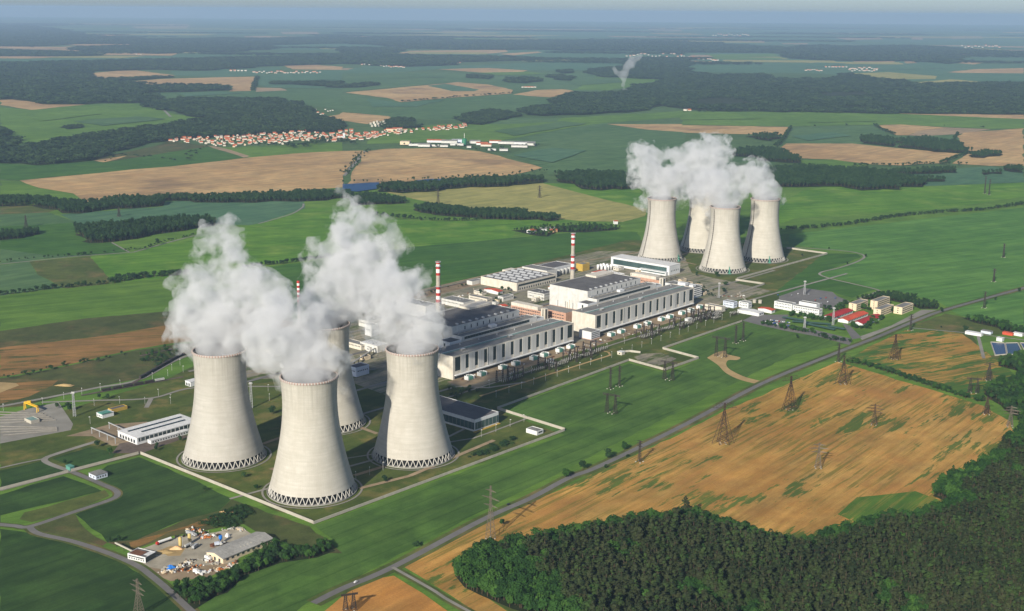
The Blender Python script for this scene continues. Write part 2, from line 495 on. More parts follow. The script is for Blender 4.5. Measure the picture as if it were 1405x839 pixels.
FAR_FIELDS = [
 # --- towards the horizon
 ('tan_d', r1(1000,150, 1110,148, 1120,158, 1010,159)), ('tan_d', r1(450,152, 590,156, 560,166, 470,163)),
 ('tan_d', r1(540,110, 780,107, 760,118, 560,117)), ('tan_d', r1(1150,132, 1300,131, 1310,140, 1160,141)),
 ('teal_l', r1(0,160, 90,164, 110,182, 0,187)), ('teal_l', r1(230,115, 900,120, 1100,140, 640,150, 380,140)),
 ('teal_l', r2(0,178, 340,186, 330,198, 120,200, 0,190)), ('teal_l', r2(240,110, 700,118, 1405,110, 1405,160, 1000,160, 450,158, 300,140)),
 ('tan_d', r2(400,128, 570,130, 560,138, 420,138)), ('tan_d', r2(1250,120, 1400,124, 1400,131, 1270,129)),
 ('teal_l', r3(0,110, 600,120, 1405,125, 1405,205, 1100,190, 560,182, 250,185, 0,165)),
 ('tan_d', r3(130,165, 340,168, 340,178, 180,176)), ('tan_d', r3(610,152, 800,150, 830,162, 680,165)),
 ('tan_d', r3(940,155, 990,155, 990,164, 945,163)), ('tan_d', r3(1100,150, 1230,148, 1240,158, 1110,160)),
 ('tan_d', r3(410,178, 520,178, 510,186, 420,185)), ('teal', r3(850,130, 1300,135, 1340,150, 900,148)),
 # --- band 10-14 km
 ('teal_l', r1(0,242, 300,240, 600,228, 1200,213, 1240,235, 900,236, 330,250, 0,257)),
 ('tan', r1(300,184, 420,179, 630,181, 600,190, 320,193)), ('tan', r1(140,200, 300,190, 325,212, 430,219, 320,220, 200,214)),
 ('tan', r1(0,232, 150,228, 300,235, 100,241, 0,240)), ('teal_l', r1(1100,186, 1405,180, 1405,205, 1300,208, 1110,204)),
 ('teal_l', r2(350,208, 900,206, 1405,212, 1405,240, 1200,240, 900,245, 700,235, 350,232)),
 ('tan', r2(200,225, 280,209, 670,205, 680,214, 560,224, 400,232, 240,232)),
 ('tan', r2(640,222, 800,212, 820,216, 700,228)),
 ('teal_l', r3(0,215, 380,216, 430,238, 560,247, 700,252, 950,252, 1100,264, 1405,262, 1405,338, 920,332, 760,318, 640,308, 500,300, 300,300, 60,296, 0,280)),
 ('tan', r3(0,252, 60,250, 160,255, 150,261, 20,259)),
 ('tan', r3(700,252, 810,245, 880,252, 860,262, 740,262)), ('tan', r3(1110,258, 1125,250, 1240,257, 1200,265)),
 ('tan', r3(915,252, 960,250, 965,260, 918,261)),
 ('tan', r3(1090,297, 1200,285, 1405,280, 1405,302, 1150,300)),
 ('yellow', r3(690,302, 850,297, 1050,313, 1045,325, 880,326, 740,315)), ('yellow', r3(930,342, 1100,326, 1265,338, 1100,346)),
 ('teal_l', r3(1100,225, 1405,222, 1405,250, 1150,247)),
 # --- band 7-10 km
 ('teal', r1(620,378, 900,372, 1050,375, 1200,365, 1405,370, 1405,450, 1250,430, 1150,410, 950,400, 680,402)),
 ('teal_l', r1(1060,310, 1300,290, 1405,288, 1405,365, 1100,360, 1050,345)),
 ('tan', r1(1160,270, 1300,267, 1405,275, 1405,288, 1200,285)), ('teal_l', r1(700,292, 1000,280, 1160,275, 1140,295, 1060,310, 900,318, 720,310)),
 ('tan', r1(385,300, 480,292, 560,290, 720,310, 600,318, 440,330, 365,322)),
 ('tan', r1(450,342, 660,325, 900,318, 1055,315, 1030,374, 940,376, 955,364, 950,352, 650,350)),
 ('tan_d', r1(1045,360, 1150,362, 1180,372, 1050,378)),
 ('tan', r1(0,398, 80,410, 200,428, 370,428, 130,452, 0,432)),
 ('green', r1(0,440, 130,452, 350,430, 600,425, 620,440, 720,470, 870,488, 760,498, 600,520, 450,545, 200,575, 100,607, 60,605, 30,530, 0,515)),
 ('tan', r1(1300,485, 1405,468, 1405,498, 1390,497)), ('tan', r2(0,462, 190,478, 210,488, 100,510, 0,495)),
 ('tan_d', r2(0,280, 60,282, 40,289, 0,288)), ('teal_l', r2(100,270, 400,272, 700,262, 1000,250, 1180,246, 1150,268, 1010,288, 880,290, 760,290, 390,284, 200,300, 0,300, 0,292)),
 ('tan', r2(390,285, 600,280, 760,290, 700,304, 560,298)),
 ('teal', r2(0,300, 500,300, 1000,300, 1320,326, 1180,360, 960,378, 700,370, 470,338, 300,352, 0,378)),
 ('green', r2(1040,318, 1310,326, 1180,360, 1090,372, 950,370)),
 ('tan', r2(10,381, 290,355, 350,350, 470,338, 600,348, 700,370, 690,385, 430,403, 240,420, 180,402)),
 ('teal_l', r2(350,352, 420,345, 560,368, 540,375, 450,375)),
 ('tan', r2(690,390, 800,370, 900,367, 965,378, 850,400)),
 ('teal', r2(0,386, 180,404, 240,421, 430,404, 690,388, 850,402, 870,432, 770,442, 740,460, 620,450, 520,465, 480,495, 300,490, 210,488, 190,478, 0,460)),
 ('green', r2(120,560, 300,520, 500,505, 1000,480, 1405,455, 1405,482, 1080,505, 960,520, 640,582, 400,580, 240,588, 100,592)),
 ('teal', r2(500,505, 690,485, 900,487, 880,500, 640,512)),
 ('teal', r2(1080,505, 960,520, 640,582, 760,590, 860,595, 660,635, 820,690, 845,718, 1150,708, 1405,700, 1405,505)),
 ('tan', r2(1085,510, 1400,510) + r3(0,515, 445,522, 430,555, 0,545) + r2(1400,543, 1250,533)),
 ('green', r3(0,458, 600,462, 870,466, 1405,490, 1405,528, 1260,530, 900,512, 450,520, 0,512)),
 ('tan', r3(870,466, 1405,472, 1405,489, 1100,477)),
 ('teal', r3(430,556, 450,525, 800,515, 880,556, 980,560, 1130,550, 1150,600, 900,605, 430,590)),
 ('tan', r3(395,612, 430,590, 700,590, 900,610, 1140,632, 1090,670, 900,680, 780,675, 600,655, 480,650)),
 ('tan', r3(800,515, 900,512, 1100,525, 1000,535, 930,556, 880,556)), ('tan_d', r3(1100,525, 1270,531, 1130,552, 980,560, 930,556, 1000,535)),
 ('tan', r3(1130,560, 1160,545, 1405,528, 1405,682, 1270,682, 1110,672, 1180,630, 1150,600)),
 ('tan_d', r3(45,415, 180,408, 310,428, 250,436, 60,435)),
 ('green', r3(490,660, 620,655, 780,678, 700,690, 500,676)),
 ('teal', r3(185,645, 300,648, 400,668, 360,680, 200,670)),
 ('teal_l', r3(900,716, 1130,692, 1270,684, 1405,705, 1405,750, 1000,765, 980,735)),
 ('scrub', r1(690,580, 640,600, 400,648, 385,664, 430,668, 640,635, 860,603)), ('tan', r1(385,660, 520,640, 480,655, 420,668)),
 ('dark', r1(0,672, 150,680, 385,662, 430,668, 860,603, 1010,648, 700,685, 400,712, 80,742, 0,735)),
 ('green', r1(860,603, 960,605, 1190,595, 1405,585, 1405,620, 1200,632, 1020,648)),
 ('tan_d', r1(850,598, 900,605, 1025,642, 1000,648)),
 ('tan', r1(80,742, 400,712, 700,685, 1020,648, 1200,632, 1405,621) + r2(85,619, 0,722, 0,770) + r1(1200,785, 900,800, 640,805, 430,818, 350,830, 300,795, 160,772)),
 ('tan', r2(95,622, 180,612, 400,608, 560,622, 640,640, 820,690, 700,718, 480,740, 330,750, 180,755, 15,760)),
 ('green', r1(0,742, 80,745, 200,785, 330,825, 350,840, 200,842, 0,842)),
]
for m, pts in FAR_FIELDS:
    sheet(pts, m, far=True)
# the patchwork beyond, out to the horizon
_r = random.Random(5)
def blob(x, y, w, d, n=9, rg=_r):
    return [(x + w / 2 * math.cos(t) * rg.uniform(0.75, 1.15), y + d / 2 * math.sin(t) * rg.uniform(0.75, 1.15)) for t in [2 * math.pi * i / n for i in range(n)]]
def quad(x, y, w, d, rg=_r):
    s_ = rg.uniform(-0.3, 0.3) * w
    return [(x - w / 2, y - d / 2), (x + w / 2, y - d / 2 + s_ * 0.3), (x + w / 2 + s_, y + d / 2 + s_ * 0.3), (x - w / 2 + s_, y + d / 2)]
for i in range(150):
    y = 13000 * (45000 / 13000) ** _r.random(); x = _r.uniform(-0.44, 0.46) * y
    sheet(quad(x, y, _r.uniform(0.03, 0.13) * y, _r.uniform(0.02, 0.06) * y), _r.choice(('tan', 'tan_d', 'teal_l', 'teal_l', 'green', 'yellow', 'teal')), world_pts=True, far=True)
# narrow strips in the middle countryside
for q_ in (r2(20,310, 300,306, 420,318, 180,325), r2(560,300, 760,296, 840,306, 640,312), r2(100,405, 240,425, 420,410, 300,440, 120,440), r2(900,330, 1120,322, 1150,340, 960,352),
           r3(120,320, 300,318, 330,325, 160,330), r3(100,225, 380,222, 400,234, 140,238), r3(430,268, 560,258, 680,262, 600,275, 450,280), r3(760,275, 1000,270, 1080,282, 820,290), r3(500,475, 760,470, 800,500, 520,505),
           r3(0,470, 300,468, 330,490, 0,495), r1(1100,320, 1390,300, 1400,325, 1120,340), r1(720,385, 900,378, 1000,384, 760,398), r1(100,470, 300,455, 420,470, 160,500), r1(300,500, 560,480, 680,490, 420,520), r2(620,540, 900,500, 1000,510, 700,560), r2(700,640, 860,610, 1000,620, 860,670), r3(450,560, 620,545, 700,560, 520,580)):
    sheet(q_, _r.choice(('teal_l', 'green', 'green', 'teal')), far=True)
pond = mat("lake_water", (0.008, 0.045, 0.13), 0.4, 0.1, 0.01, 0.15)
tag(sheet(r2(0,760, 150,752, 145,778, 60,790, 0,786), pond, "water", far=True))
tag(sheet(r2(300,745, 350,738, 480,737, 470,748, 330,750), pond, "water", far=True))

NEAR_FIELDS = [
 ('green', [(0,255),(1405,250),(1405,840),(0,840)]),
 ('teal_l', l5(380,210, 600,192, 850,172, 1050,158, 1040,125, 1405,120, 1960,120, 1960,180, 1900,195, 1650,280, 1380,270, 1200,240, 900,255, 520,290, 470,250)),
 ('olive', l5(0,155, 200,150, 370,178, 310,197, 0,212)),
 ('teal', l5(0,210, 310,195, 470,250, 480,310, 520,350, 585,397, 720,390, 830,447, 600,472, 300,492, 0,530)),
 ('dark', l5(0,285, 280,275, 460,262, 520,350, 585,397, 720,390, 830,447, 600,470, 300,470, 0,430)),
 ('green', l5(725,388, 1100,325, 1390,280, 1300,335, 1000,420, 850,450, 825,440)),
 ('teal', l5(0,535, 190,512, 250,600, 410,680, 100,715, 0,735)),
 ('olive', l5(190,512, 590,475, 740,602, 690,655, 430,685, 410,680, 250,600)),
 ('bright', r4(370,216, 540,197, 770,145, 1060,80, 1250,20, 1405,12) + r5(140,58, 300,72, 640,65, 960,70, 720,100, 690,140, 280,178, 0,216) + r4(1330,228, 1000,268, 780,292, 465,325)),
 ('yellow', r2(150,782, 250,795, 480,772, 820,752, 960,785, 1100,815) + r5(1250,22, 1240,50, 1150,74, 980,70, 890,62, 700,50, 520,40, 440,10, 290,-20)),
 ('bright', r2(820,752, 980,757, 1210,770) + r5(1250,-10, 1250,22, 1100,-12)),
 ('dark', r5(0,222, 280,178, 700,140, 1000,112, 1210,115, 1235,190, 1000,232, 860,240, 560,302, 330,352, 0,420) + r4(1150,425, 1180,320, 1000,270, 1330,230)),
 ('green', r4(0,378, 460,328, 780,294, 1000,272, 1100,285, 1180,330, 1160,420, 700,440, 350,470, 0,522)),
 ('scrub', r4(0,522, 350,470, 700,440, 1200,420, 1200,500, 705,495, 400,545, 0,590)),
 ('rust', r4(0,590, 400,545, 705,495, 1200,480, 1200,530, 720,570, 560,595, 300,655, 60,702, 0,710)),
 ('scrub', r4(0,716, 60,708, 300,660, 560,600, 740,575, 1100,545, 1300,540, 1100,640, 745,625, 570,718, 410,748, 90,830, 0,837)),
 ('rust', r4(0,735, 240,722, 215,745, 120,790, 0,820)),
 ('sand', r4(0,732, 65,735, 78,745, 0,775)),
 # right of the plant
 ('bright', [(1065,285),(1100,262),(1150,253),(1180,262),(1250,258),(1405,247),(1405,281),(1300,292),(1085,317),(1060,310)]),
 ('right', r6(440,125, 1405,15, 1405,345, 1090,424, 1050,400, 860,352, 800,352, 700,322, 565,290, 640,262, 750,222, 720,198, 600,188, 440,165)),
 ('green', [(1065,310),(1090,300),(1300,286),(1405,270),(1405,281),(1300,293),(1085,318)]),
 ('dark', r6(240,395, 300,320, 600,205, 720,205, 740,218, 560,285, 600,305, 790,352, 700,385, 620,360, 500,345, 400,380, 330,410)),
 ('right', r6(1090,432, 1405,352, 1405,510, 1270,480, 1150,460)),
 ('olive', r6(940,505, 1080,450, 1250,480, 1405,525, 1405,640, 1250,640, 1180,620, 1150,530)),
 ('green', r6(1195,535, 1405,540, 1405,600, 1230,630)),
 # inside the perimeter
 ('lawn', [(193,625),(430,720),(775,592),(682,563),(863,496),(912,510),(958,493),(909,480),(1022,441),(1075,425),(1065,400),(1131,348),(1078,340),(985,330),(860,330),(640,385),(480,420),(330,470),(230,520),(100,560),(0,590),(0,672)]),
 ('yard', [(575,560),(605,528),(655,532),(800,478),(950,427),(1060,400),(950,375),(935,345),(820,345),(640,385),(480,420),(300,480),(280,520),(470,520)]),
 ('field', [(432,722),(775,597),(684,563),(863,499),(912,513),(961,493.5),(912,480.5),(1022,443.5),(1060,448),(1172,470),(1088,487),(1000,530),(735,665),(640,712),(415,832),(400,845),(270,845),(296,795),(400,752),(460,742)]),
 ('blue_g', r7(570,205, 760,285, 950,375, 900,425, 760,460, 560,545, 440,555, 310,440, 400,400, 480,375, 485,345, 435,320, 380,290, 440,240)),
 ('scrub', r7(310,440, 350,500, 440,555, 420,570, 300,540, 150,505, 150,485)),
 ('blue_g', r7(0,360, 260,283, 390,330, 420,345, 280,380, 100,420, 0,445)),
 ('olive', r7(100,432, 280,382, 430,340, 450,365, 300,425, 130,472, 80,460)),
 ('blue_g', r7(0,500, 140,520, 300,560, 450,612, 600,695, 700,770, 750,860, 0,860)),
 ('blue_g', r7(0,260, 170,222, 270,262, 130,300, 0,335)), ('blue_g', r7(215,212, 370,165, 480,190, 440,225, 300,245)),
 ('scrub', r7(440,555, 560,545, 760,460, 900,425, 950,378, 1270,490, 1405,600, 1350,600, 1230,615, 1100,540, 1000,480, 700,530, 540,590)),
 ('rust', r7(530,555, 640,525, 760,490, 900,440, 920,470, 700,510, 540,585)),
 # fields across the road
 ('mixed', r6(680,632, 870,540, 950,508, 1150,532, 1240,600, 1365,700, 1350,722, 1250,740, 1235,812, 1100,770, 930,705, 800,665)),
 ('ochre', r8(250,655, 520,510, 750,398, 930,320, 1405,100) + r9(150,30) + r6(640,648, 690,662, 800,695, 930,735, 1240,830) + r9(1350,60, 1365,120, 1300,190, 1200,250, 1100,290, 1020,350, 1120,400, 980,450, 740,520, 550,560, 380,560, 130,490, 0,460) + r8(1300,470, 1200,455, 1050,490, 900,530, 760,570, 560,610, 480,690, 560,760, 680,840, 560,850, 440,770)),
 ('streaky', r6(250,837, 330,800, 480,720, 640,655, 700,665, 760,700, 640,770, 560,830, 420,900, 300,930, 180,900)),
 ('streaky', r6(560,880, 700,840, 760,860, 720,930, 600,960)),
 ('ochre2', r8(-90,850, 0,775, 100,712, 210,692, 330,765, 450,850)),
 ('greening', r9(640,440, 720,370, 960,345, 1130,405, 960,470, 780,500)),
 ('olive', r8(460,690, 560,640, 700,800, 760,850, 700,850)),
]
for m, pts in NEAR_FIELDS:
    sheet(pts, m)

# ------------------------------------------------------------------ roads, tracks, yards
MAIN = r8(-120,805, 0,745, 210,655, 580,460, 770,375, 930,290, 1060,240, 1405,72) + r6(330,738, 640,610, 790,552, 980,472, 1100,430, 1405,345, 1500,315)
road(MAIN, 7.5, 'asphalt', "road", verge=5)
road(r8(205,658, 360,745, 430,790, 540,850), 3.5, 'pale', "track", verge=3)
road(r7(-40,478, 60,488, 125,490, 300,432, 450,382, 482,360, 470,340, 420,318, 380,300, 290,264), 6.5, 'asphalt', "road", verge=2)
road(r7(120,492, 160,520, 300,552, 450,602, 560,650, 620,692, 690,750, 760,815, 800,850), 6.5, 'asphalt', "road", verge=3)
road(r7(290,264, 200,232, 185,212, 240,190, 400,140), 7, 'pale', "road")
road(r7(0,343, 290,265, 570,191), 4.5, 'pale', "path")
road(r7(0,251, 100,228, 185,212), 3.5, 'pale', "path")
road([P(u_, w_) for u_, w_ in ((-330, -118), (-180, -178), (-150, -186), (-60, -184))], 3.0, 'pale', "path", world_pts=True)
road(r4(-30,838, 200,795, 400,755, 570,722, 745,632, 1000,560), 7, 'pale', "road")
road(r4(170,815, 380,808, 620,798, 800,755, 1150,750), 5, 'pale', "road")
road(r4(600,837, 620,800), 6, 'pale', "road")
road(r4(1010,700, 1060,690, 1150,700, 1200,740), 4, 'pale', "road")
road(r5(120,405, 280,365, 560,300, 840,240, 990,235, 1210,200), 6, 'dirt', "track")
sheet(r5(260,400, 290,370, 560,308, 570,330, 400,370), 'dirt', "yard")
road(r6(430,178, 600,188, 700,198, 750,214, 725,236, 650,262, 568,284, 600,304, 700,328, 800,352, 800,362, 720,392), 5, 'pale', "track")
road(l5(-20,532, 190,510, 480,480, 820,455, 880,446, 1060,395, 1250,345), 5, 'pale', "track")
road(l5(718,390, 830,452), 4, 'pale', "track")
road(r4(1060,82, 1130,62, 1200,40, 1240,15, 1245,0), 5, 'pale', "track")
road(r2(92,620, 50,670, 5,722), 12, 'pale', "road")
road(r1(665,445, 700,480), 12, 'pale', "track")
road(r6(945,510, 1080,522, 1215,535, 1405,560), 4, 'pale', "track")
road(r6(1215,535, 1240,635), 5, 'pale', "track")
sheet(smooth_line(r6(105,632, 140,612, 178,603, 190,618, 240,630, 228,641, 192,642, 184,662, 205,684, 265,712, 345,733, 335,744, 240,722, 182,694, 152,664, 126,645), 4), 'sand', "track")
sheet(r6(730,545, 860,500, 985,435, 1050,436, 1100,428, 980,474, 790,556, 745,566), 'pale', "pavement")
sheet(r6(400,380, 500,345, 620,362, 640,380, 690,400, 620,430, 570,425, 400,400), 'asphalt', "parking")
sheet(r6(250,480, 300,455, 440,455, 420,490, 560,520, 700,555, 690,580, 560,545, 420,520, 330,500), 'asphalt', "parking")
sheet(r6(660,490, 690,500, 740,550, 700,556), 'asphalt', "parking")
# plant roads in plant coordinates
def pr(pts, w, m='asphalt', name="road"):
    return road([P(u, v) for u, v in pts], w, m, name, world_pts=True, smooth=False)
sheet([P(-12, 0), P(-12, -34), P(300, -34), P(620, -30), P(640, 10), P(300, 0)], 'dirt', "yard", world_pts=True)
pr([(-150, -52), (640, -45)], 4, 'pale', "path")
pr([(-30, -78), (250, -82), (262, -70), (262, -60)], 4, 'sand', "path")
pr([(-200, -20), (-20, -25), (5, -60), (60, -80)], 5, 'pale', "road")
pr([(-220, 60), (330, 60)], 6, 'pale', "road")
pr([(-220, 200), (700, 200)], 7, 'asphalt', "road")
pr([(300, -30), (300, 420)], 8, 'asphalt', "road")
pr([(-220, 300), (760, 300)], 6, 'pale', "road")
pr([(-220, 420), (760, 430)], 6, 'rail', "path")
pr([(660, -40), (1050, -60)], 6, 'pale', "road")
pr([(720, 60), (980, 60)], 6, 'pale', "road")
pr([(-470, -130), (-200, -165), (-60, -140)], 4, 'pale', "path")
sheet(r5(1195,628, 1225,616, 1310,612, 1370,636, 1330,655, 1295,664, 1215,645), 'yard', "yard")
for tx_, ty_ in ((-324.7, 1357.8), (-209.2, 1257.5), (-225.4, 1481.0), (-111.4, 1369.8), (304.0, 2562.3), (404.3, 2669.1), (416.2, 2455.6), (516.1, 2568.2)):
    road([(tx_ + 52 * math.cos(i * math.pi / 24), ty_ + 52 * math.sin(i * math.pi / 24)) for i in range(49)], 2.2, 'pale', "path", world_pts=True, smooth=False)
for a_, b_ in (((-290, 1400), (-260, 1440)), ((-265, 1320), (-240, 1300)), ((-170, 1300), (-140, 1330)), ((-160, 1440), (-190, 1470)), ((-160, 1262), (-110, 1300)), ((-110, 1300), (-20, 1420)), ((350, 2600), (380, 2640)), ((370, 2500), (345, 2530)), ((460, 2500), (485, 2530))):
    road([a_, b_], 6, 'dirt', "path", world_pts=True, smooth=False)
# left working yards
sheet(r7(0,40, 100,10, 240,-20, 300,70, 290,95, 0,150), 'pale', "yard")
sheet(r7(270,120, 445,72, 600,60, 700,90, 600,150, 460,160, 380,120), 'dirt', "yard")
sheet(r7(460,190, 490,150, 720,110, 780,120, 580,190), 'rail', "yard")
sheet(r7(600,655, 640,650, 790,600, 960,650, 850,700, 700,715, 640,690), 'dirt', "yard")
sheet(r7(540,600, 640,560, 740,530, 880,515, 985,490, 1060,540, 960,640, 660,665, 600,655), mat('dusty_works_yard', (0.40, 0.36, 0.28), 0.95, 0.3, 0.06, 0.1), "yard")
sheet(r7(650,590, 700,570, 760,580, 740,610, 690,612), 'sand', "yard")
# ------------------------------------------------------------------ cooling towers
def tower_material():
    m, n, out = nt("tower_concrete")
    p = principled(n, out, 0.9, 0.15)
    tc = n.nodes.new('ShaderNodeTexCoord')
    sx = n.nodes.new('ShaderNodeSeparateXYZ')
    n.links.new(tc.outputs['Object'], sx.inputs[0])
    info = n.nodes.new('ShaderNodeObjectInfo')
    at = mmul(n, sx.outputs[1], sx.outputs[0], 'ARCTAN2')
    # meridional ribs / streaks: noise on (angle, height)
    cb = n.nodes.new('ShaderNodeCombineXYZ')
    n.links.new(mmul(n, at, 26.0), cb.inputs[0])
    n.links.new(mmul(n, sx.outputs[2], 0.012), cb.inputs[1])
    n.links.new(mmul(n, info.outputs['Random'], 50.0), cb.inputs[2])
    streak = noise(n, cb.outputs[0], 1.0, 3, 0.6)
    ribs = mmul(n, mmul(n, at, 110.0), 0.0, 'SINE')
    cc = n.nodes.new('ShaderNodeCombineXYZ')
    n.links.new(mmul(n, at, 1.3), cc.inputs[0])
    n.links.new(mmul(n, sx.outputs[2], 0.42), cc.inputs[1])
    n.links.new(mmul(n, info.outputs['Random'], 37.0), cc.inputs[2])
    rings = noise(n, cc.outputs[0], 1.0, 4, 0.7)
    cd = n.nodes.new('ShaderNodeCombineXYZ')
    n.links.new(mmul(n, at, 3.0), cd.inputs[0])
    n.links.new(mmul(n, sx.outputs[2], 0.045), cd.inputs[1])
    n.links.new(mmul(n, info.outputs['Random'], 21.0), cd.inputs[2])
    blot = noise(n, cd.outputs[0], 1.0, 6, 0.65)
    c = mix(n, ramp(n, rings, 0.42, 0.62), (0.455, 0.435, 0.385, 1), (0.505, 0.48, 0.43, 1))
    c = mix(n, mmul(n, ramp(n, blot, 0.40, 0.72), 0.65), c, (0.38, 0.355, 0.305, 1))
    c = mix(n, 1.0, c, mix(n, info.outputs['Random'], (0.90, 0.90, 0.91, 1), (1.04, 1.03, 1.0, 1)), 'MULTIPLY')
    # dark weathering streaks come down from the rim
    topm = ramp(n, sx.outputs[2], 78.0, 124.0)
    c = mix(n, mmul(n, mmul(n, topm, ramp(n, streak, 0.40, 0.75)), 0.85), c, (0.30, 0.285, 0.245, 1))
    c = mix(n, mmul(n, ramp(n, streak, 0.5, 0.8), 0.14), c, (0.36, 0.33, 0.27, 1))
    c = mix(n, mmul(n, ramp(n, ribs, 0.2, 1.0), 0.07), c, (0.28, 0.26, 0.22, 1))
    # narrow lift joints
    lift = mmul(n, mmul(n, sx.outputs[2], 2 * math.pi / 1.5 / 4), 0.0, 'SINE')
    c = mix(n, mmul(n, ramp(n, lift, 0.90, 1.0), 0.10), c, (0.25, 0.23, 0.19, 1))
    n.links.new(c, p.inputs['Base Color'])
    return m
M_TOWER = tower_material()
def rim_material():
    m, n, out = nt("rim_red_white")
    p = principled(n, out, 0.6, 0.3)
    tc = n.nodes.new('ShaderNodeTexCoord')
    sx = n.nodes.new('ShaderNodeSeparateXYZ')
    n.links.new(tc.outputs['Object'], sx.inputs[0])
    at = mmul(n, sx.outputs[1], sx.outputs[0], 'ARCTAN2')
    s = mmul(n, mmul(n, at, 60.0), 0.0, 'SINE')
    c = mix(n, ramp(n, s, -0.1, 0.1), (0.30, 0.19, 0.16, 1), (0.44, 0.42, 0.38, 1))
    n.links.new(c, p.inputs['Base Color'])
    return m
M_RIM = rim_material()
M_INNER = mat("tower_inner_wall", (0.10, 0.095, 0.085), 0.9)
M_STRUT = mat("strut_concrete", (0.55, 0.53, 0.48), 0.85)
M_BASIN = mat("basin_concrete", (0.30, 0.29, 0.26), 0.9)
M_BLACK = mat("dark_fill", (0.012, 0.012, 0.013), 0.9, 0.2)
M_STEELD = mat("dark_steel", (0.045, 0.035, 0.030), 0.6, 0.3)
M_GREEN = mat("green_platform_paint", (0.10, 0.30, 0.22), 0.6)

def tr(z):
    return 28.3 * math.sqrt(1 + ((100 - z) / 77.0) ** 2)
NV = 44
prof_o = [(tr(z), z) for z in [8.2 + (124.6 - 8.2) * i / 40 for i in range(41)]]
prof_i = [(tr(z) - (1.0 if z < 14 else 0.7), z) for z in [124.6 - (124.6 - 8.2) * i / 20 for i in range(21)]]
sh = MB()
sh.lathe(prof_o, 96, 0)
sh.lathe([(prof_o[-1][0], 124.6), (prof_i[0][0], 124.6)], 96, 0)
sh.lathe([(prof_i[-1][0], 8.2), (prof_o[0][0], 8.2)], 96, 0)
shell_me = sh.mesh("shell", M_TOWER, True)
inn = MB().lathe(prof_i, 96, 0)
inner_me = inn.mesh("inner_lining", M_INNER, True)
rim = MB().lathe([(tr(123.6) + 0.05, 123.4), (tr(123.6) + 0.8, 123.6), (tr(124) + 0.8, 124.8), (tr(125), 125.6), (tr(125) - 0.9, 125.6), (tr(124) - 0.75, 124.4)], 120, 0)
rim_me = rim.mesh("rim_walkway", M_RIM)
st = MB()
a0, a1 = 0.0, math.pi / NV
rb, rt_ = 46.0, tr(8.2) - 0.5
st.tube((rb, 0, 0), (rt_ * math.cos(a1), rt_ * math.sin(a1), 8.4), 0.50, 5)
st.tube((rb, 0, 0), (rt_ * math.cos(a1), -rt_ * math.sin(a1), 8.4), 0.50, 5)
strut_me = st.mesh("support_strut", M_STRUT)
basin = MB().lathe([(47.5, 0.0), (47.5, 1.3), (46.8, 1.3), (46.8, 0.5), (0.1, 0.5)], 72)
basin_me = basin.mesh("basin", M_BASIN)
fill_me = MB().lathe([(42.2, 0.6), (42.0, 9.5), (0.1, 9.8)], 60).mesh("inner_shade_fill", M_BLACK)  # fill drum coloured black: the shade inside the tower is painted in
ladder = MB()
for k in range(30):
    z0 = 9 + k * 3.9
    z1 = z0 + 3.0
    if z1 > 124: break
    r0, r1_ = tr(z0) + 0.5, tr(z1) + 0.5
    ladder.tube((r0, 0, z0), (r1_, 0, z1), 0.55, 5)
    ladder.box(r1_ - 0.5, -1.3, z1, r1_ + 1.2, 1.3, z1 + 0.25)
ladder_me = ladder.mesh("ladder", M_STEELD)
plat = MB()
plat.box(44, -3, 0, 48.5, 3, 1.5).box(45.4, -1.2, 1.5, 47.2, 1.2, 9.5).box(43.8, -3.5, 6.5, 47.8, 3.5, 7.0).box(44.0, -0.6, 9.5, 45.2, 0.6, 14)
plat_me = plat.mesh("inlet_platform", M_GREEN)

TOWERS = [
 ('B', (-324.7, 1357.8), "left cooling tower of the near four, beside the long white shed", None, None),
 ('A', (-209.2, 1257.5), "nearest concrete cooling tower with ring stains, standing in the corner of the perimeter wall", None, None),
 ('C', (-225.4, 1481.0), "rear tower of the near four, mostly hidden behind the front cooling tower and its steam", None, None),
 ('D', (-111.4, 1369.8), "right tower of the near four, standing beside the glass-walled hall", None, None),
 ('E', (304.0, 2562.3), "left tower of the far four, rising behind the long white and glass pump hall", -2.62, -0.72),
 ('F', (404.3, 2669.1), "rear tower of the far four, half hidden, with steam shadow on its shell", -2.75, -0.9),
 ('G', (416.2, 2455.6), "front tower of the far four, with a dashed ladder up its left flank", -2.55, -1.45),
 ('H', (516.1, 2568.2), "right tower of the far four, its base shaded by its neighbour", -2.62, -1.45),
]
tower_objs = {}
for key, (x, y), label, lad, pl in TOWERS:
    t = thing("cooling_tower", label, "cooling tower", (x, y, 0.42), 0.0, "concrete cooling towers")
    tower_objs[key] = t
    link("shell", shell_me, t); link("inner_lining", inner_me, t); link("rim_walkway", rim_me, t)
    link("basin", basin_me, t); link("inner_shade_fill", fill_me, t)
    for i in range(NV):
        link("support_strut", strut_me, t, rz=2 * math.pi * i / NV)
    if lad is not None:
        link("ladder", ladder_me, t, rz=lad); link("inlet_platform", plat_me, t, rz=pl)
# ------------------------------------------------------------------ steam: puffs merged into one closed cloud per plume, filled with real scattering volume
def steam_material():
    m, n, out = nt("steam")
    s = n.nodes.new('ShaderNodeVolumePrincipled')
    s.inputs['Color'].default_value = (0.875, 0.88, 0.89, 1)
    s.inputs['Density'].default_value = 0.042
    s.inputs['Anisotropy'].default_value = 0.0
    n.links.new(s.outputs[0], out.inputs['Volume'])
    return m
M_STEAM = steam_material()
tex_a = bpy.data.textures.new("steam_big", 'CLOUDS'); tex_a.noise_scale = 26; tex_a.noise_depth = 3
tex_b = bpy.data.textures.new("steam_small", 'CLOUDS'); tex_b.noise_scale = 9; tex_b.noise_depth = 3

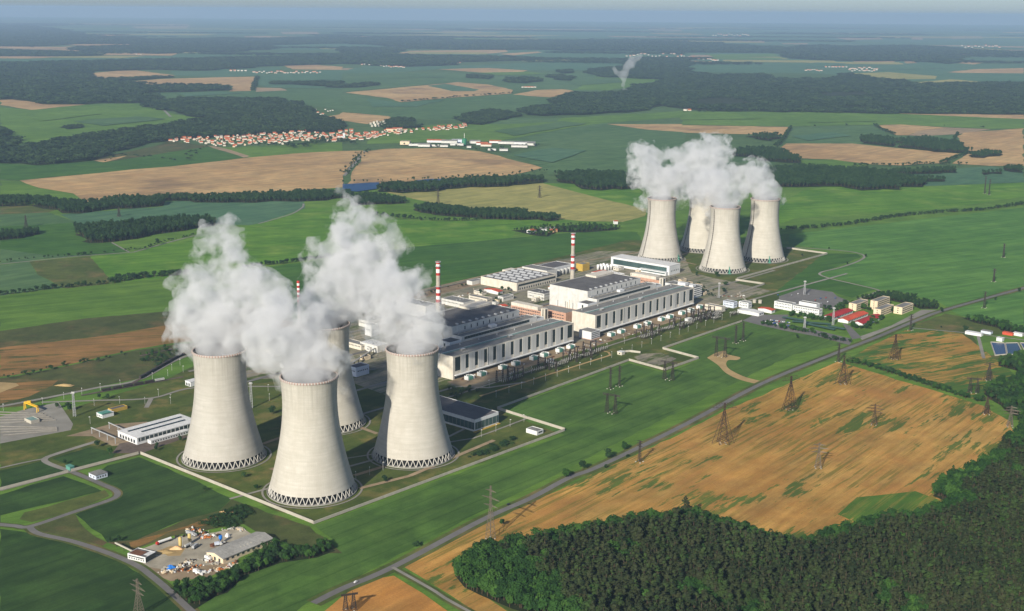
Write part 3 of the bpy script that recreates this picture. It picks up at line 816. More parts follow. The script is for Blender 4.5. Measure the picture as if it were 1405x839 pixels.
_b = bmesh.new(); bmesh.ops.create_icosphere(_b, subdivisions=2, radius=1.0)
ICO_V = np.array([v.co[:] for v in _b.verts]); ICO_F = np.array([[v.index for v in f.verts] for f in _b.faces]); _b.free()
def steam(label, puffs, seed, voxel=2.2, disp=10.0, m=None):
    """puffs: (px, py, radius px, extra distance behind the tower) at ground distance Y0"""
    rng = random.Random(seed)
    mb = []
    mb_fr = []
    def ico(c, r):
        mb.append(ICO_V * r + np.array(c)); mb_fr.append(ICO_F + sum(len(q) for q in mb[:-1]))
    for (x, y, z, r) in puffs:
        c0 = Vector((x, y, z))
        ico(c0, r * 0.60)
        for k in range(9):
            d = Vector((rng.gauss(0, 1), rng.gauss(0, 1), rng.gauss(0, 1))).normalized()
            rr = r * rng.uniform(0.24, 0.42)
            c = c0 + d * r * rng.uniform(0.62, 0.85)
            ico(c, rr)
            for j in range(3):
                e = (d + Vector((rng.gauss(0, 1), rng.gauss(0, 1), rng.gauss(0, 1))) * 0.7).normalized()
                ico(c + e * rr * 0.9, rr * rng.uniform(0.3, 0.5))
    me = bpy.data.meshes.new("steam_plume")
    me.from_pydata(np.concatenate(mb).tolist(), [], np.concatenate(mb_fr).tolist())
    me.materials.append(m or M_STEAM)
    o = link("steam_plume", me)
    for kind, val in (('R', voxel * 1.4), ('A', disp), ('B', disp * 0.62), ('R', voxel)):
        if kind == 'R':
            md = o.modifiers.new("remesh", 'REMESH'); md.mode = 'VOXEL'; md.voxel_size = val; md.use_smooth_shade = False
        else:
            md = o.modifiers.new("billow", 'DISPLACE'); md.texture = tex_a if kind == 'A' else tex_b
            md.texture_coords = 'GLOBAL'; md.strength = val; md.mid_level = 0.52
    return tag(o, label, "steam", "steam plumes over the cooling towers", "stuff")

def puffpx(Y, *a):
    out = []
    for i in range(0, len(a), 4):
        px, py, r, dy = a[i:i + 4]
        x, z = GY(px, py, Y + dy)
        d = math.hypot(Y + dy, CAM_H - z)
        out.append((x, Y + dy, z, r * d / FPX * 1.17))
    return out
def cap(key, n=5):
    """the mouth of the tower is full of steam"""
    x, y = tower_objs[key].location[:2]
    return [(x, y, 121, 24.5)] + [(x + 14 * math.cos(k * 2 * math.pi / n), y + 14 * math.sin(k * 2 * math.pi / n), 125, 13) for k in range(n)]

def wisps(label_parent, puffs, seed, grow=1.5, disp=20):
    """thin torn fringe round a plume: a second, larger closed cloud whose density is eroded by noise"""
    o = steam(None, [(x, y, z, r * grow) for x, y, z, r in puffs if z > 132], seed, 3.5, disp, M_WISP)
    o.parent = label_parent; o.name = "wisps"
    for k in ('category', 'group'):
        if k in o: del o[k]
    return o
def wisp_material():
    m, n, out = nt("steam_wisps")
    s = n.nodes.new('ShaderNodeVolumePrincipled')
    s.inputs['Color'].default_value = (0.875, 0.88, 0.89, 1)
    g = n.nodes.new('ShaderNodeNewGeometry')
    f = noise(n, g.outputs['Position'], 0.05, 7, 0.68)
    n.links.new(mmul(n, ramp(n, f, 0.49, 0.62), 0.07), s.inputs['Density'])
    n.links.new(s.outputs[0], out.inputs['Volume'])
    return m
M_WISP = wisp_material()
def plume(label, puffs, seed, voxel=2.0, disp=11):
    core = []
    for x, y, z, r in puffs:
        k = max(0.0, min(1.0, 1.25 - (z - 155) / 120.0))
        if k > 0.3:
            core.append((x, y, z, r * (0.72 + 0.28 * k)))
    o = steam(label, core, seed, voxel, disp)
    wisps(o, puffs, seed + 100)
# plume B (left)
plume("white steam pouring from the left near tower and climbing in torn billows", cap('B') + puffpx(1375,
  300,462,36,0, 275,450,32,0, 330,458,28,0, 258,432,26,10, 265,405,24,15, 285,392,22,20, 250,405,14,15, 248,450,18,5, 300,425,32,10, 345,440,30,10,
  340,405,28,20, 325,385,26,25, 365,400,26,20, 375,430,26,5, 350,380,16,30, 305,365,16,35, 318,350,18,40, 300,330,16,50, 318,320,14,55, 280,340,14,45, 292,318,12,55, 330,335,10,50, 312,305,9,60, 272,332,8,50,
  385,405,12,10, 322,300,6,66, 335,315,6,60), 3)
# plume A (front)
plume("dense steam bank drifting from the nearest tower across to its left", cap('A') + puffpx(1275,
  425,500,33,0, 400,492,28,0, 440,508,17,0, 375,470,30,5, 410,465,32,5, 428,482,21,0, 355,455,24,10, 385,440,28,15, 425,440,26,20, 352,500,12,-5, 370,500,16,-5, 455,490,14,0, 395,415,16,20, 405,515,18,0, 362,485,18,0), 5)
# plume C (rear)
plume("tallest near steam column, rising to a thin wisp above the lake", cap('C') + puffpx(1500,
  454,424,25,6, 480,415,29,0, 434,414,24,0, 505,400,30,10, 470,390,32,15, 500,370,30,20, 530,385,22,15, 470,350,28,30, 500,335,26,40, 478,318,20,50, 520,345,20,40, 535,325,14,45, 460,325,14,50, 495,305,16,60,
  470,296,14,70, 490,285,11,80, 465,280,8,90, 540,312,9,50, 450,375,20,20, 440,395,20,10, 550,340,10,40, 505,292,9,75, 478,268,7,95, 545,322,10,45, 470,255,5,100, 468,245,4,105, 482,275,7,90, 460,262,5,95), 8)
# plume D (right)
plume("rounded steam head over the tower beside the glass hall", cap('D') + puffpx(1385,
  565,465,33,0, 545,455,26,0, 585,452,22,0, 560,430,26,10, 540,415,24,15, 555,395,22,15, 535,380,20,20, 560,385,18,20, 520,400,20,20, 575,430,16,10, 515,430,20,15, 530,445,18,10, 590,465,16,0, 570,375,9,22, 505,420,14,15), 9)
# far plumes
plume("steam leaning left from the far group's left tower, with a curled tip", cap('E') + puffpx(2600,
  908,262,20,0, 895,255,16,0, 925,255,16,0, 905,240,19,10, 885,238,15,10, 925,238,16,10, 890,220,14,20, 878,208,11,30, 882,222,12,20, 868,225,8,25, 870,205,8,35, 893,205,9,35, 905,215,11,25, 935,245,12,5, 866,238,5,25), 12, 3.0, 13)
plume("tallest far steam cloud, from the half hidden rear tower", cap('F') + puffpx(2700,
  962,255,20,0, 950,245,18,0, 975,245,18,0, 955,228,18,10, 975,225,18,10, 940,225,15,15, 960,210,15,25, 985,210,14,25, 975,195,11,40, 990,200,10,35, 930,215,11,25, 968,188,6,50, 950,208,12,30, 985,190,7,45, 998,205,8,35, 920,210,8,25), 14, 3.0, 13)
plume("thick white steam over the front tower of the far four", cap('G') + puffpx(2480,
  995,275,18,0, 980,270,15,0, 1008,277,11,0, 975,258,17,5, 995,262,13,0, 960,262,14,5, 985,245,15,10, 965,248,14,10, 1000,258,9,5, 950,268,9,5), 15, 3.0, 13)
plume("steam trailing left from the far group's right tower in round puffs", cap('H') + puffpx(2590,
  1050,264,18,0, 1040,255,14,0, 1028,250,14,5, 1020,262,11,0, 1035,238,14,10, 1020,235,12,15, 1045,240,11,10, 1010,245,11,10, 1055,248,8,5, 1050,228,6,15, 1005,235,9,15, 1030,225,8,20, 1012,268,8,0), 17, 3.0, 13)
# ------------------------------------------------------------------ buildings of the plant
def wall_mat(name, a, b, seam=6.0, dirt=0.35):
    """pale panel wall with vertical seams and run-down dirt"""
    m, n, out = nt(name)
    p = principled(n, out, 0.8, 0.25)
    v = mapped(n)
    sx = n.nodes.new('ShaderNodeSeparateXYZ'); n.links.new(v, sx.inputs[0])
    st = mapped(n, 0, (1, 1, 0.08))
    f = noise(n, v, 0.12, 4, 0.6)
    g = noise(n, st, 0.9, 4, 0.65)
    c = mix(n, ramp(n, f, 0.35, 0.65), rgba(a), rgba(b))
    c = mix(n, mmul(n, ramp(n, g, 0.52, 0.75), dirt), c, rgba((a[0] * 0.45, a[1] * 0.42, a[2] * 0.38)))
    h = mmul(n, mmul(n, mmul(n, sx.outputs[0], sx.outputs[1], 'ADD'), 2 * math.pi / seam), 0.0, 'SINE')
    c = mix(n, mmul(n, ramp(n, h, 0.985, 1.0), 0.35), c, rgba((a[0] * 0.4, a[1] * 0.4, a[2] * 0.4)))
    n.links.new(c, p.inputs['Base Color'])
    return m
def roof_mat(name, a, b):
    m, n, out = nt(name)
    p = principled(n, out, 0.85, 0.25)
    v = mapped(n)
    f = noise(n, v, 0.05, 5, 0.65); g = noise(n, v, 0.5, 3, 0.6)
    c = mix(n, ramp(n, f, 0.35, 0.65), rgba(a), rgba(b))
    c = mix(n, mmul(n, ramp(n, g, 0.4, 0.7), 0.45), c, rgba(a, 0.5))
    s_ = noise(n, mapped(n, 0, (1, 0.15, 1)), 0.35, 4, 0.7)
    c = mix(n, mmul(n, ramp(n, s_, 0.5, 0.7), 0.4), c, rgba(a, 0.55))
    n.links.new(c, p.inputs['Base Color'])
    return m
def brick_mat(name, a, b):
    m, n, out = nt(name)
    p = principled(n, out, 0.9, 0.15)
    v = mapped(n)
    f = noise(n, v, 0.2, 5, 0.65)
    n.links.new(mix(n, ramp(n, f, 0.35, 0.65), rgba(a), rgba(b)), p.inputs['Base Color'])
    return m
W = {
 'white': wall_mat("white_panel_wall", (0.52, 0.51, 0.475), (0.62, 0.615, 0.585)),
 'cream': wall_mat("cream_wall", (0.56, 0.51, 0.42), (0.64, 0.60, 0.52), 9.0, 0.45),
 'clean': wall_mat("bright_white_wall", (0.60, 0.61, 0.61), (0.68, 0.69, 0.69), 4.0, 0.1),
 'bluew': wall_mat("pale_blue_wall", (0.50, 0.56, 0.66), (0.58, 0.62, 0.70), 5.0, 0.1),
 'pink': brick_mat("pink_brick_wall", (0.42, 0.24, 0.17), (0.52, 0.32, 0.23)),
 'peach': brick_mat("peach_render", (0.62, 0.50, 0.34), (0.70, 0.58, 0.42)),
 'orange': brick_mat("orange_render", (0.62, 0.38, 0.19), (0.70, 0.46, 0.25)),
 'yellow': brick_mat("yellow_cladding", (0.42, 0.28, 0.05), (0.50, 0.34, 0.08)),
 'grey': roof_mat("grey_felt_roof", (0.105, 0.10, 0.10), (0.16, 0.155, 0.15)),
 'greyl': roof_mat("light_grey_roof", (0.17, 0.168, 0.16), (0.25, 0.245, 0.23)),
 'whiter': roof_mat("white_sheet_roof", (0.62, 0.62, 0.61), (0.72, 0.72, 0.71)),
 'red': roof_mat("crimson_sheet_roof", (0.34, 0.020, 0.025), (0.42, 0.035, 0.035)),
 'redo': roof_mat("orange_red_sheet_roof", (0.52, 0.075, 0.035), (0.62, 0.11, 0.05)),
 'teal': roof_mat("teal_skylight", (0.16, 0.26, 0.24), (0.22, 0.34, 0.31)),
 'win': mat("dark_window_glass", (0.030, 0.045, 0.045), 0.25, 0.3, 0.1, 0.5),
 'winl': mat("office_window_glass", (0.06, 0.07, 0.075), 0.25, 0.3, 0.3, 0.5),
 'glass': mat("green_curtain_glass", (0.055, 0.10, 0.095), 0.18, 0.3, 0.06, 0.6),
 'metal': mat("galvanised_metal", (0.38, 0.39, 0.40), 0.5, 0.15, 0.3, 0.5),
 'steel': M_STEELD,
 'tank': mat("tank_paint", (0.45, 0.45, 0.43), 0.5, 0.2, 0.2, 0.4),
 'green': mat("green_equipment", (0.10, 0.28, 0.22), 0.6, 0.2, 0.3),
 'conc': mat("yard_concrete", (0.46, 0.43, 0.36), 0.9, 0.15, 0.08),
 'rust': mat("rusty_steel", (0.20, 0.085, 0.045), 0.85, 0.3, 0.3),
 'redp': mat("red_paint", (0.45, 0.03, 0.02), 0.5),
 'yelp': mat("yellow_paint", (0.70, 0.42, 0.02), 0.5),
 'bluep': mat("blue_sheet", (0.02, 0.18, 0.60), 0.6),
 'orp': mat("orange_paint", (0.62, 0.20, 0.04), 0.5),
 'whp': mat("white_paint", (0.75, 0.75, 0.73), 0.5, 0.08),
 'slate': roof_mat("dark_slate_roof", (0.10, 0.095, 0.10), (0.14, 0.13, 0.13)),
}
_bm = {}
def unit(mk):
    """a shared 1x1x1 panel, scaled per window"""
    if mk not in _bm:
        _bm[mk] = MB().box(-0.5, -0.5, 0, 0.5, 0.5, 1).mesh("window", W[mk])
    return _bm[mk]

def place(u, w, az=AZ, xy=None, z=0.42):
    x, y = xy if xy else P(u, w)
    return (x, y, z), R(90 - az)

def bld(name, label, cat, u, w, L, D, h, wall='white', roof='grey', xy=None, az=AZ, group=None, par=0.7, rz0=0.42):
    loc, rz = place(u, w, az, xy, rz0)
    t = thing(name, label, cat, loc, rz, group)
    t['dims'] = (L, D, h)
    m = MB()
    hr = h - par
    m.box(0, 0, -0.4, L, D, hr)
    e = 0.45
    if par > 0.3:
        m.box(0, 0, hr + .002, L, e, h).box(0, D - e, hr + .002, L, D, h).box(0, e, hr + .002, e, D - e, h).box(L - e, e, hr + .002, L, D - e, h)
    m.build("wall", W[wall], t)
    if par > 0.3:
        MB().box(e, e, hr + 0.004, L - e, D - e, hr + 0.15).build("roof", W[roof], t)
    else:
        MB().box(-0.4, -0.4, hr + 0.004, L + 0.4, D + 0.4, hr + 0.35).build("roof", W[roof], t)
    return t

def win(t, side, a, b, n, z0, z1, frac=0.5, mk='win', name='window', proud=0.12):
    """n windows between a and b along one side"""
    L, D, h = t['dims']
    s = (b - a) / n
    for i in range(n):
        c = a + s * (i + 0.5)
        o = link(name, unit(mk), t)
        if side == 'F': o.location = (c, 0, z0); o.scale = (s * frac, proud * 2, z1 - z0)
        elif side == 'B': o.location = (c, D, z0); o.scale = (s * frac, proud * 2, z1 - z0)
        elif side == 'N': o.location = (0, c, z0); o.scale = (proud * 2, s * frac, z1 - z0)
        else: o.location = (L, c, z0); o.scale = (proud * 2, s * frac, z1 - z0)
    return t

def rbox(t, name, x0, y0, z0, x1, y1, z1, mk):
    return MB().box(x0, y0, z0, x1, y1, z1).build(name, W[mk], t)

# ---- the two turbine halls
def turbine_hall(u, w, L, label, shade):
    t = bld("turbine_hall", label, "turbine hall", u, w, L, 46, 33, 'cream', 'greyl', par=0.9, group=None)
    # tall windows with white pilaster panels between them
    n = 14
    step = (L - 10) / (n + 0.6)
    x = 9.0
    xs = []
    for i in range(n):
        wd = 10.5 if i in (0, n - 1) else 5.8
        cx = 9.5 + (L - 19) * i / (n - 1)
        o = link("window", unit('win'), t, (cx, 0, 11.5), None); o.scale = (wd, 0.3, 19.3)
        xs.append((cx - wd / 2, cx + wd / 2))
    for i in range(n - 1):
        a, b = xs[i][1] + 0.6, xs[i + 1][0] - 0.6
        o = link("wall_panel", unit_white(), t, ((a + b) / 2, 0, 7.5)); o.scale = (b - a, 0.8, 24.2)
    # plinth canopy, strip of painted shade at the foot
    rbox(t, "lower_canopy", 3, -3.2, 5.2, L - 3, 0.0, 6.4, 'clean')
    rbox(t, "underside_shade", 3, -0.25, 0.4, L - 3, 0.0, 5.2, 'win')  # dark strip on the wall, shade below the canopy put into colour
    # ridge skylight
    rbox(t, "roof_skylight", 2, 19.5, 32.3, L - 2, 22.5, 33.3, 'teal')
    rbox(t, "roof_skylight", 2, 23.6, 32.3, L - 2, 24.4, 33.1, 'whiter')
    for k in (0.12, 0.5):
        hb = rbox(t, "roof_hatch", L * k, 13, 32.3, L * k + 9, 18, 34.4, 'greyl')
        rbox(hb, "hatch_lid", L * k + 1, 14, 34.402, L * k + 8, 17, 34.7, 'whiter')
    for k in range(7):
        MB().tube((15 + k * (L - 30) / 6, 38, 32.2), (15 + k * (L - 30) / 6, 38, 34.5), 0.8, 8).build("roof_vent", W['metal'], t)
    # ladder strips on front
    rbox(t, "rainpipe", L * 0.27, -0.55, 7, L * 0.27 + 0.8, -0.05, 32, 'winl')
    rbox(t, "rainpipe", L * 0.80, -0.55, 7, L * 0.80 + 0.8, -0.05, 32, 'winl')
    return t
_uw = []
def unit_white():
    if not _uw:
        _uw.append(MB().box(-0.5, -0.5, 0, 0.5, 0.5, 1).mesh("wall_panel", W['white']))
    return _uw[0]
turbine_hall(0, 0, 266, "near turbine hall with fourteen tall dark windows, its near end behind a cooling tower", 0)
turbine_hall(326, 5, 280, "far turbine hall, fully sunlit, with tall dark windows, behind the far switchyard", 1)

def reactor(u, w, label):
    t = bld("reactor_building", label, "reactor building", u, w, 148, 80, 50, 'white', 'grey', par=0.8)
    # stained blind wall: doors, pilasters, ducts on the front
    for k in range(9):
        o = rbox(t, "roof_duct", 16 + k * 14, 4, 49.3, 18.2 + k * 14, 9, 51.2, 'metal')
    win(t, 'F', 20, 140, 9, 41.5, 46.5, 0.16, 'winl', 'vent_opening')
    rbox(t, "roof_parapet_step", 96, 56, 49.3, 147, 79, 52.5, 'cream')
    rbox(t, "wall_pier", -1.6, 36, 0, 0.0, 38, 30, 'cream'); rbox(t, "wall_pier", -1.6, 41, 0, 0.0, 42.6, 26, 'cream')
    win(t, 'N', 22, 70, 3, 8, 26, 0.06, 'winl', 'door_slot')
    return t
reactor(72, 70, "near reactor building with a dark grey roof, partly behind the right near tower's steam")
reactor(394, 73, "far reactor building, tall blind cream end wall beside the striped chimney")

def gallery(u, w, label):
    t = bld("deaerator_block", label, "plant block", u, w, 168, 21, 40, 'white', 'greyl', par=0.8)
    win(t, 'F', 6, 150, 24, 34.6, 38.6, 0.96, 'win')
    for k in range(12):
        MB().tube((10 + k * 12.5, 15, 39.1), (10 + k * 12.5, 15, 40.6), 0.9, 8).build("roof_vent", W['metal'], t)
    rbox(t, "pipe_bridge", 6, 16.5, 40.0, 155, 18.5, 41.2, 'metal')
    rbox(t, "pipe_bridge", 6, 12.5, 39.5, 155, 13.4, 40.4, 'conc')
    rbox(t, "roof_cabin", 70, 5, 39.1, 82, 12, 43.0, 'clean')
    return t
gallery(68, 48, "long raised block with one window ribbon, between near turbine hall and near reactor building")
gallery(393, 53, "long raised block with one window ribbon, between far turbine hall and far reactor building")
for u, w, lb in ((44, 48, "small white block with dark flat roof at the near end of the near ribbon-windowed block"), (369, 53, "small white block with dark flat roof at the near end of the far ribbon-windowed block")):
    t = bld("stair_block", lb, "plant block", u, w, 23.6, 20.8, 36, 'clean', 'grey')
    win(t, 'N', 8, 13, 1, 24, 33, 0.6)
t = bld("linking_block", "far end block of the near reactor group with a round-topped white end", "plant block", 237, 48.2, 16, 20, 36.5, 'clean', 'greyl')
t = bld("linking_block", "far end block of the far reactor group beside the brick building", "plant block", 562, 53.2, 16, 20, 36.5, 'clean', 'greyl')

# ---- pink brick buildings
t = bld("brick_annex", "low pink brick annex under the blind wall of the far reactor building", "annex", 362, 92, 31.5, 58, 16, 'pink', 'greyl')
win(t, 'N', 4, 54, 10, 10.2, 11.8, 0.7, 'winl'); win(t, 'N', 4, 54, 10, 5.2, 6.8, 0.7, 'winl')
def brick_block(u, w, L, D, h, label):
    t = bld("brick_office", label, "brick building", u, w, L, D, h, 'pink', 'greyl')
    for z in (4, 9, 14):
        win(t, 'N', 3, D - 3, 16, z, z + 2.0, 0.62, 'winl')
    rbox(t, "upper_storey", 0.0, 8, h + 0.003, L, D - 0.5, h + 5.5, 'cream')
    rbox(t, "stair_tower", -1, -8, 0, L * 0.55, -0.003, h + 5, 'cream')
    rbox(t, "stair_glazing", -1.3, -5.2, 1, -1.0, -3.4, h + 4, 'win')
    rbox(t, "stair_glazing", L * 0.55 - 6.5, -8.25, 1, L * 0.55 - 3.5, -8.0, h + 4, 'win')
    return t
brick_block(338, 124, 14, 66, 18, "pink brick office with white top storey, between the two reactor buildings")
brick_block(660, 114, 15, 62, 21, "pink brick office with stair tower, beyond the far reactor building")
# ---- glass and white pump halls
t = bld("pump_hall", "long white hall with a green glass front, below the far cooling towers", "pump hall", 795, 184, 37, 140, 18, 'clean', 'whiter', par=0.0)
rbox(t, "glass_front", -0.3, 6, 4.5, -0.02, 134, 14.5, 'glass'); win(t, 'F', 4, 33, 5, 6, 9, 0.3, 'winl')
rbox(t, "annex", -9, 2, 0, -0.31, 66, 6.5, 'clean'); rbox(t, "annex_window", -9.25, 4, 3, -9.0, 60, 5, 'glass')
win(t, 'N', 6, 134, 20, 4.4, 14.6, 0.05, 'winl', 'mullion', 0.5)
t = bld("glass_hall", "dark glass hall with white bands behind the right near cooling tower", "pump hall", -141, -171, 43, 108, 15, 'clean', 'slate', par=0.6)
rbox(t, "glass_front", 0.8, -0.3, 2.2, 42.2, -0.02, 11.0, 'glass'); rbox(t, "glass_side", -0.3, 0.8, 2.2, -0.02, 104, 11.0, 'glass')
win(t, 'F', 1, 42, 6, 2.1, 11.1, 0.04, 'metal', 'mullion', 0.4); win(t, 'N', 1, 104, 16, 2.1, 11.1, 0.03, 'metal', 'mullion', 0.4)
t2 = rbox(t, "plinth_walkway", -3, -3.2, 0, 43, -0.5, 0.9, 'yellow')
# ---- workshops and halls behind
t = bld("workshop_hall", "broad white hall with rows of roof skylights, nearest the dark green field", "workshop", 487, 306, 113, 88, 15, 'cream', 'slate', par=0.8)
for i in range(6):
    for j in range(4):
        s = MB(); x0, y0 = 9 + i * 17.2, 7 + j * 20
        s.add([(x0, y0, 14.3), (x0 + 9, y0, 14.3), (x0 + 9, y0 + 16, 14.3), (x0, y0 + 16, 14.3), (x0 + 3.5, y0, 17.0), (x0 + 3.5, y0 + 16, 17.0)],
              [(0, 1, 4), (1, 2, 5, 4), (3, 5, 2), (0, 4, 5, 3)])
        s.build("roof_skylight", W['metal'], t)
rbox(t, "window_ribbon", 6, -0.3, 8.0, 110, -0.02, 11.5, 'win'); win(t, 'F', 6, 110, 16, 1.0, 4.6, 0.45, 'winl', 'gate')
win(t, 'F', 2, 8, 1, 1, 11, 0.3, 'winl')
rbox(t, "side_wing", 96, 88.01, 0, 122, 120, 9, 'cream')
bld("office_wing", "white low wing with a stepped roof attached beyond the skylit hall", "annex", 602, 330, 30, 62, 17, 'white', 'greyl')
t = bld("treatment_hall", "white hall with grey roof standing over a row of round tanks", "workshop", 640, 349, 62, 40, 14, 'clean', 'slate')
for k in range(5):
    tk = thing("round_tank", "round grey tank of the row below the treatment hall", "tank", (*P(650 + k * 11, 341), 0.42), 0, "tanks of the treatment hall")
    MB().lathe([(4.3, 0), (4.3, 10), (3.4, 11), (0.1, 11.6)], 20, cap0=True).build("shell", W['tank'], tk, True)
bld("yellow_workshop", "yellow clad workshop behind the far striped chimney", "workshop", 711, 330, 22, 16, 14, 'yellow', 'greyl')
for i in range(9):
    tk = thing("silo", "slim white silo in the tank farm behind the far reactor building", "silo", (*P(745 + (i % 3) * 9, 300 + (i // 3) * 9), 0.42), 0, "silos of the tank farm")
    MB().lathe([(2.6, 0), (2.6, 9), (1.6, 10.4), (0.1, 10.8)], 14, cap0=True).build("shell", W['whp'], tk, True)
GREYBOX = [
 (462, 221, 28, 38, 12, 'white', 'grey', "white block with recessed windows left of the far reactor building", 2),
 (408, 269, 28, 12, 8, 'white', 'greyl', "small white block with one window row, near the green bushes", 1),
 (322, 283, 28, 52, 10, 'white', 'greyl', "long low white block with a grey roof beside the near striped chimney", 1),
 (377, 279, 14, 43, 8, 'cream', 'greyl', "narrow low white block between two small sheds behind the chimney", 1),
 (229, 281, 27, 69, 20, 'white', 'grey', "plain white hall half hidden by steam, left of the near striped chimney", 0),
 (20, 208, 15, 41, 8, 'cream', 'greyl', "low cream block just above the rear near cooling tower", 1),
 (86, 257, 14, 15, 18, 'clean', 'greyl', "tall narrow white block in the steam above the rear tower", 1),
 (27, 180, 23, 38, 10, 'white', 'whiter', "white wedge-like block right of the low cream block", 0),
 (-80, 108, 24, 17, 13, 'bluew', 'slate', "white box building with dark roof between the rear and right cooling towers", 1),
 (655, 38, 27, 60, 20, 'clean', 'greyl', "white block with stacked balconies beyond the far turbine hall", 4),
 (600, -55, 12, 33, 9, 'cream', 'greyl', "blind cream box at the far end of the switchyard", 0),
 (640, -54, 12, 21, 10, 'bluew', 'greyl', "pale blue block left of the gate hall", 2),
 (655, -74, 12, 19, 10, 'clean', 'greyl', "white two-storey block joined to the pale blue one", 2),
 (684, -192, 12, 49, 12, 'clean', 'greyl', "long white office with two window rows behind the tree row", 3),
 (690, -138, 14, 34, 12, 'clean', 'greyl', "white office left of the long office", 2),
 (701, -178, 12, 33, 16, 'clean', 'greyl', "taller white office rising behind the long office", 1),
 (766, -219, 44, 14, 12, 'peach', 'greyl', "leftmost peach dormitory block behind the crimson roof", 5),
 (798, -242, 48, 13, 15, 'peach', 'greyl', "tallest peach dormitory block behind the orange roof", 5),
 (756, -268, 50, 13, 12, 'peach', 'greyl', "peach dormitory block standing just before the tallest one", 5),
 (795, -288, 44, 15, 12, 'peach', 'greyl', "rightmost peach dormitory block beside the wide pale road", 5),
 (300, -8, 22, 24, 13, 'clean', 'greyl', "small white box building in the gap between the two turbine halls", 6),
 (420, 330, 12, 20, 6, 'cream', 'greyl', "cream shed left of the bushes before the skylit hall", 1),
 (470, 400, 30, 14, 7, 'white', 'greyl', "low shed at the left corner of the skylit hall", 0),
 (120, 300, 40, 24, 11, 'white', 'greyl', "low white hall lost in steam behind the near towers", 1),
 (40, 320, 30, 20, 8, 'cream', 'grey', "small grey roofed hall behind the steam left of the near chimney", 1),
 (-40, 260, 40, 18, 9, 'white', 'greyl', "low white shed beyond the rear near cooling tower", 1),
 (600, 150, 40, 26, 12, 'white', 'greyl', "white block with flat grey roof beyond the far reactor hall", 1),
 (640, 200, 60, 18, 9, 'clean', 'greyl', "long low white block before the white and glass hall", 1),
 (570, 180, 26, 22, 14, 'cream', 'greyl', "cream block at the foot of the far striped chimney", 1),
 (590, 215, 22, 40, 7, 'white', 'grey', "flat roofed white shed right of the far chimney", 1),
 (690, 235, 30, 30, 8, 'white', 'whiter', "white roofed shed among the silos", 0),
]
for (u, w, L, D, h, wl, rf, lb, ws) in GREYBOX:
    t = bld("service_building" if ws < 5 else ("dormitory" if ws == 5 else "control_building"), lb, "building", u, w, L, D, h, wl, rf)
    if ws in (1, 2, 3):
        rows = {1: 1, 2: 2, 3: 2}[ws]
        for r_ in range(rows):
            z = h * (0.30 + 0.42 * r_) if rows > 1 else h * 0.5
            win(t, 'N', 2, D - 2, max(3, int(D / 3.3)), z, z + 1.7, 0.5, 'winl')
            win(t, 'F', 2, L - 2, max(2, int(L / 4)), z, z + 1.7, 0.5, 'winl')
    if ws == 4:
        for r_ in range(5):
            rbox(t, "balcony", 1, -1.4, 2.5 + r_ * 3.6, L - 1, -0.01, 4.0 + r_ * 3.6, 'whp')
            rbox(t, "window_band", 1, -0.25, 4.2 + r_ * 3.6, L - 1, -0.01, 5.8 + r_ * 3.6, 'win')
        rbox(t, "roof_cabin", 4, 20, h - 0.6, 14, 36, h + 4, 'clean'); rbox(t, "roof_cabin", 4, 4, h - 0.6, 14, 12, h + 3, 'clean')
    if ws == 5:
        for r_ in range(int(h // 3.6)):
            win(t, 'F', 2, L - 2, 9, 1.4 + r_ * 3.6, 3.1 + r_ * 3.6, 0.72, 'winl')
            win(t, 'N', 4, D - 4, 1, 1.4 + r_ * 3.6, 3.1 + r_ * 3.6, 0.3, 'winl')
    if ws == 6:
        for r_ in range(4):
            win(t, 'F', 1, L - 1, 6, 1.8 + r_ * 2.8, 3.2 + r_ * 2.8, 0.8, 'winl')
        rbox(t, "brick_plinth", -0.4, -0.4, 0, L + 0.4, D + 0.4, 0.9, 'pink')
    if L * D > 700:
        for k in range(3):
            rbox(t, "roof_vent", L * (0.2 + 0.3 * k), D * 0.4, h - 0.6, L * (0.2 + 0.3 * k) + 2, D * 0.4 + 2, h + 0.8, 'metal')

def gabled(name, label, cat, xy, az, L, D, h, rise, wall='clean', roof='red', group=None, over=0.8, wins=True):
    t = thing(name, label, cat, (xy[0], xy[1], 0.42), R(90 - az), group)
    t['dims'] = (L, D, h)
    m = MB().box(0, 0, -0.4, L, D, h)
    m.add([(0, 0, h), (0, D, h), (0, D / 2, h + rise - 0.05)], [(0, 2, 1)]); m.add([(L, 0, h), (L, D, h), (L, D / 2, h + rise - 0.05)], [(0, 1, 2)])
    m.build("wall", W[wall], t)
    r_ = MB(); o = over
    k = rise / (D / 2) * o
    v0 = [(-o, -o, h - k), (L + o, -o, h - k), (L + o, D / 2, h + rise), (-o, D / 2, h + rise), (-o, D + o, h - k), (L + o, D + o, h - k)]
    v1 = [(x, y, z + 0.3) for x, y, z in v0]
    r_.add(v0 + v1, [(0, 3, 2, 1), (3, 4, 5, 2), (6, 7, 8, 9), (9, 8, 11, 10), (0, 1, 7, 6), (4, 10, 11, 5), (0, 6, 9, 3), (3, 9, 10, 4), (1, 2, 8, 7), (2, 5, 11, 8)])
    r_.build("roof", W[roof], t)
    if wins:
        win(t, 'F', 2, L - 2, max(2, int(L / 6)), h * 0.35, h * 0.75, 0.45, 'winl')
    return t
gabled("canteen_hut", "left crimson roofed long white hut beside the long office", "hut", P(676, -222), AZ, 72, 18, 4.5, 2.2, 'clean', 'red')
gabled("canteen_hut", "middle long white hut, its roof bright orange red", "hut", P(674, -250), AZ, 73, 18, 4.5, 2.2, 'clean', 'redo')
gabled("canteen_hut", "right crimson roofed long white hut nearest the main road", "hut", P(671, -277), AZ, 73, 17, 4.5, 2.2, 'clean', 'red')
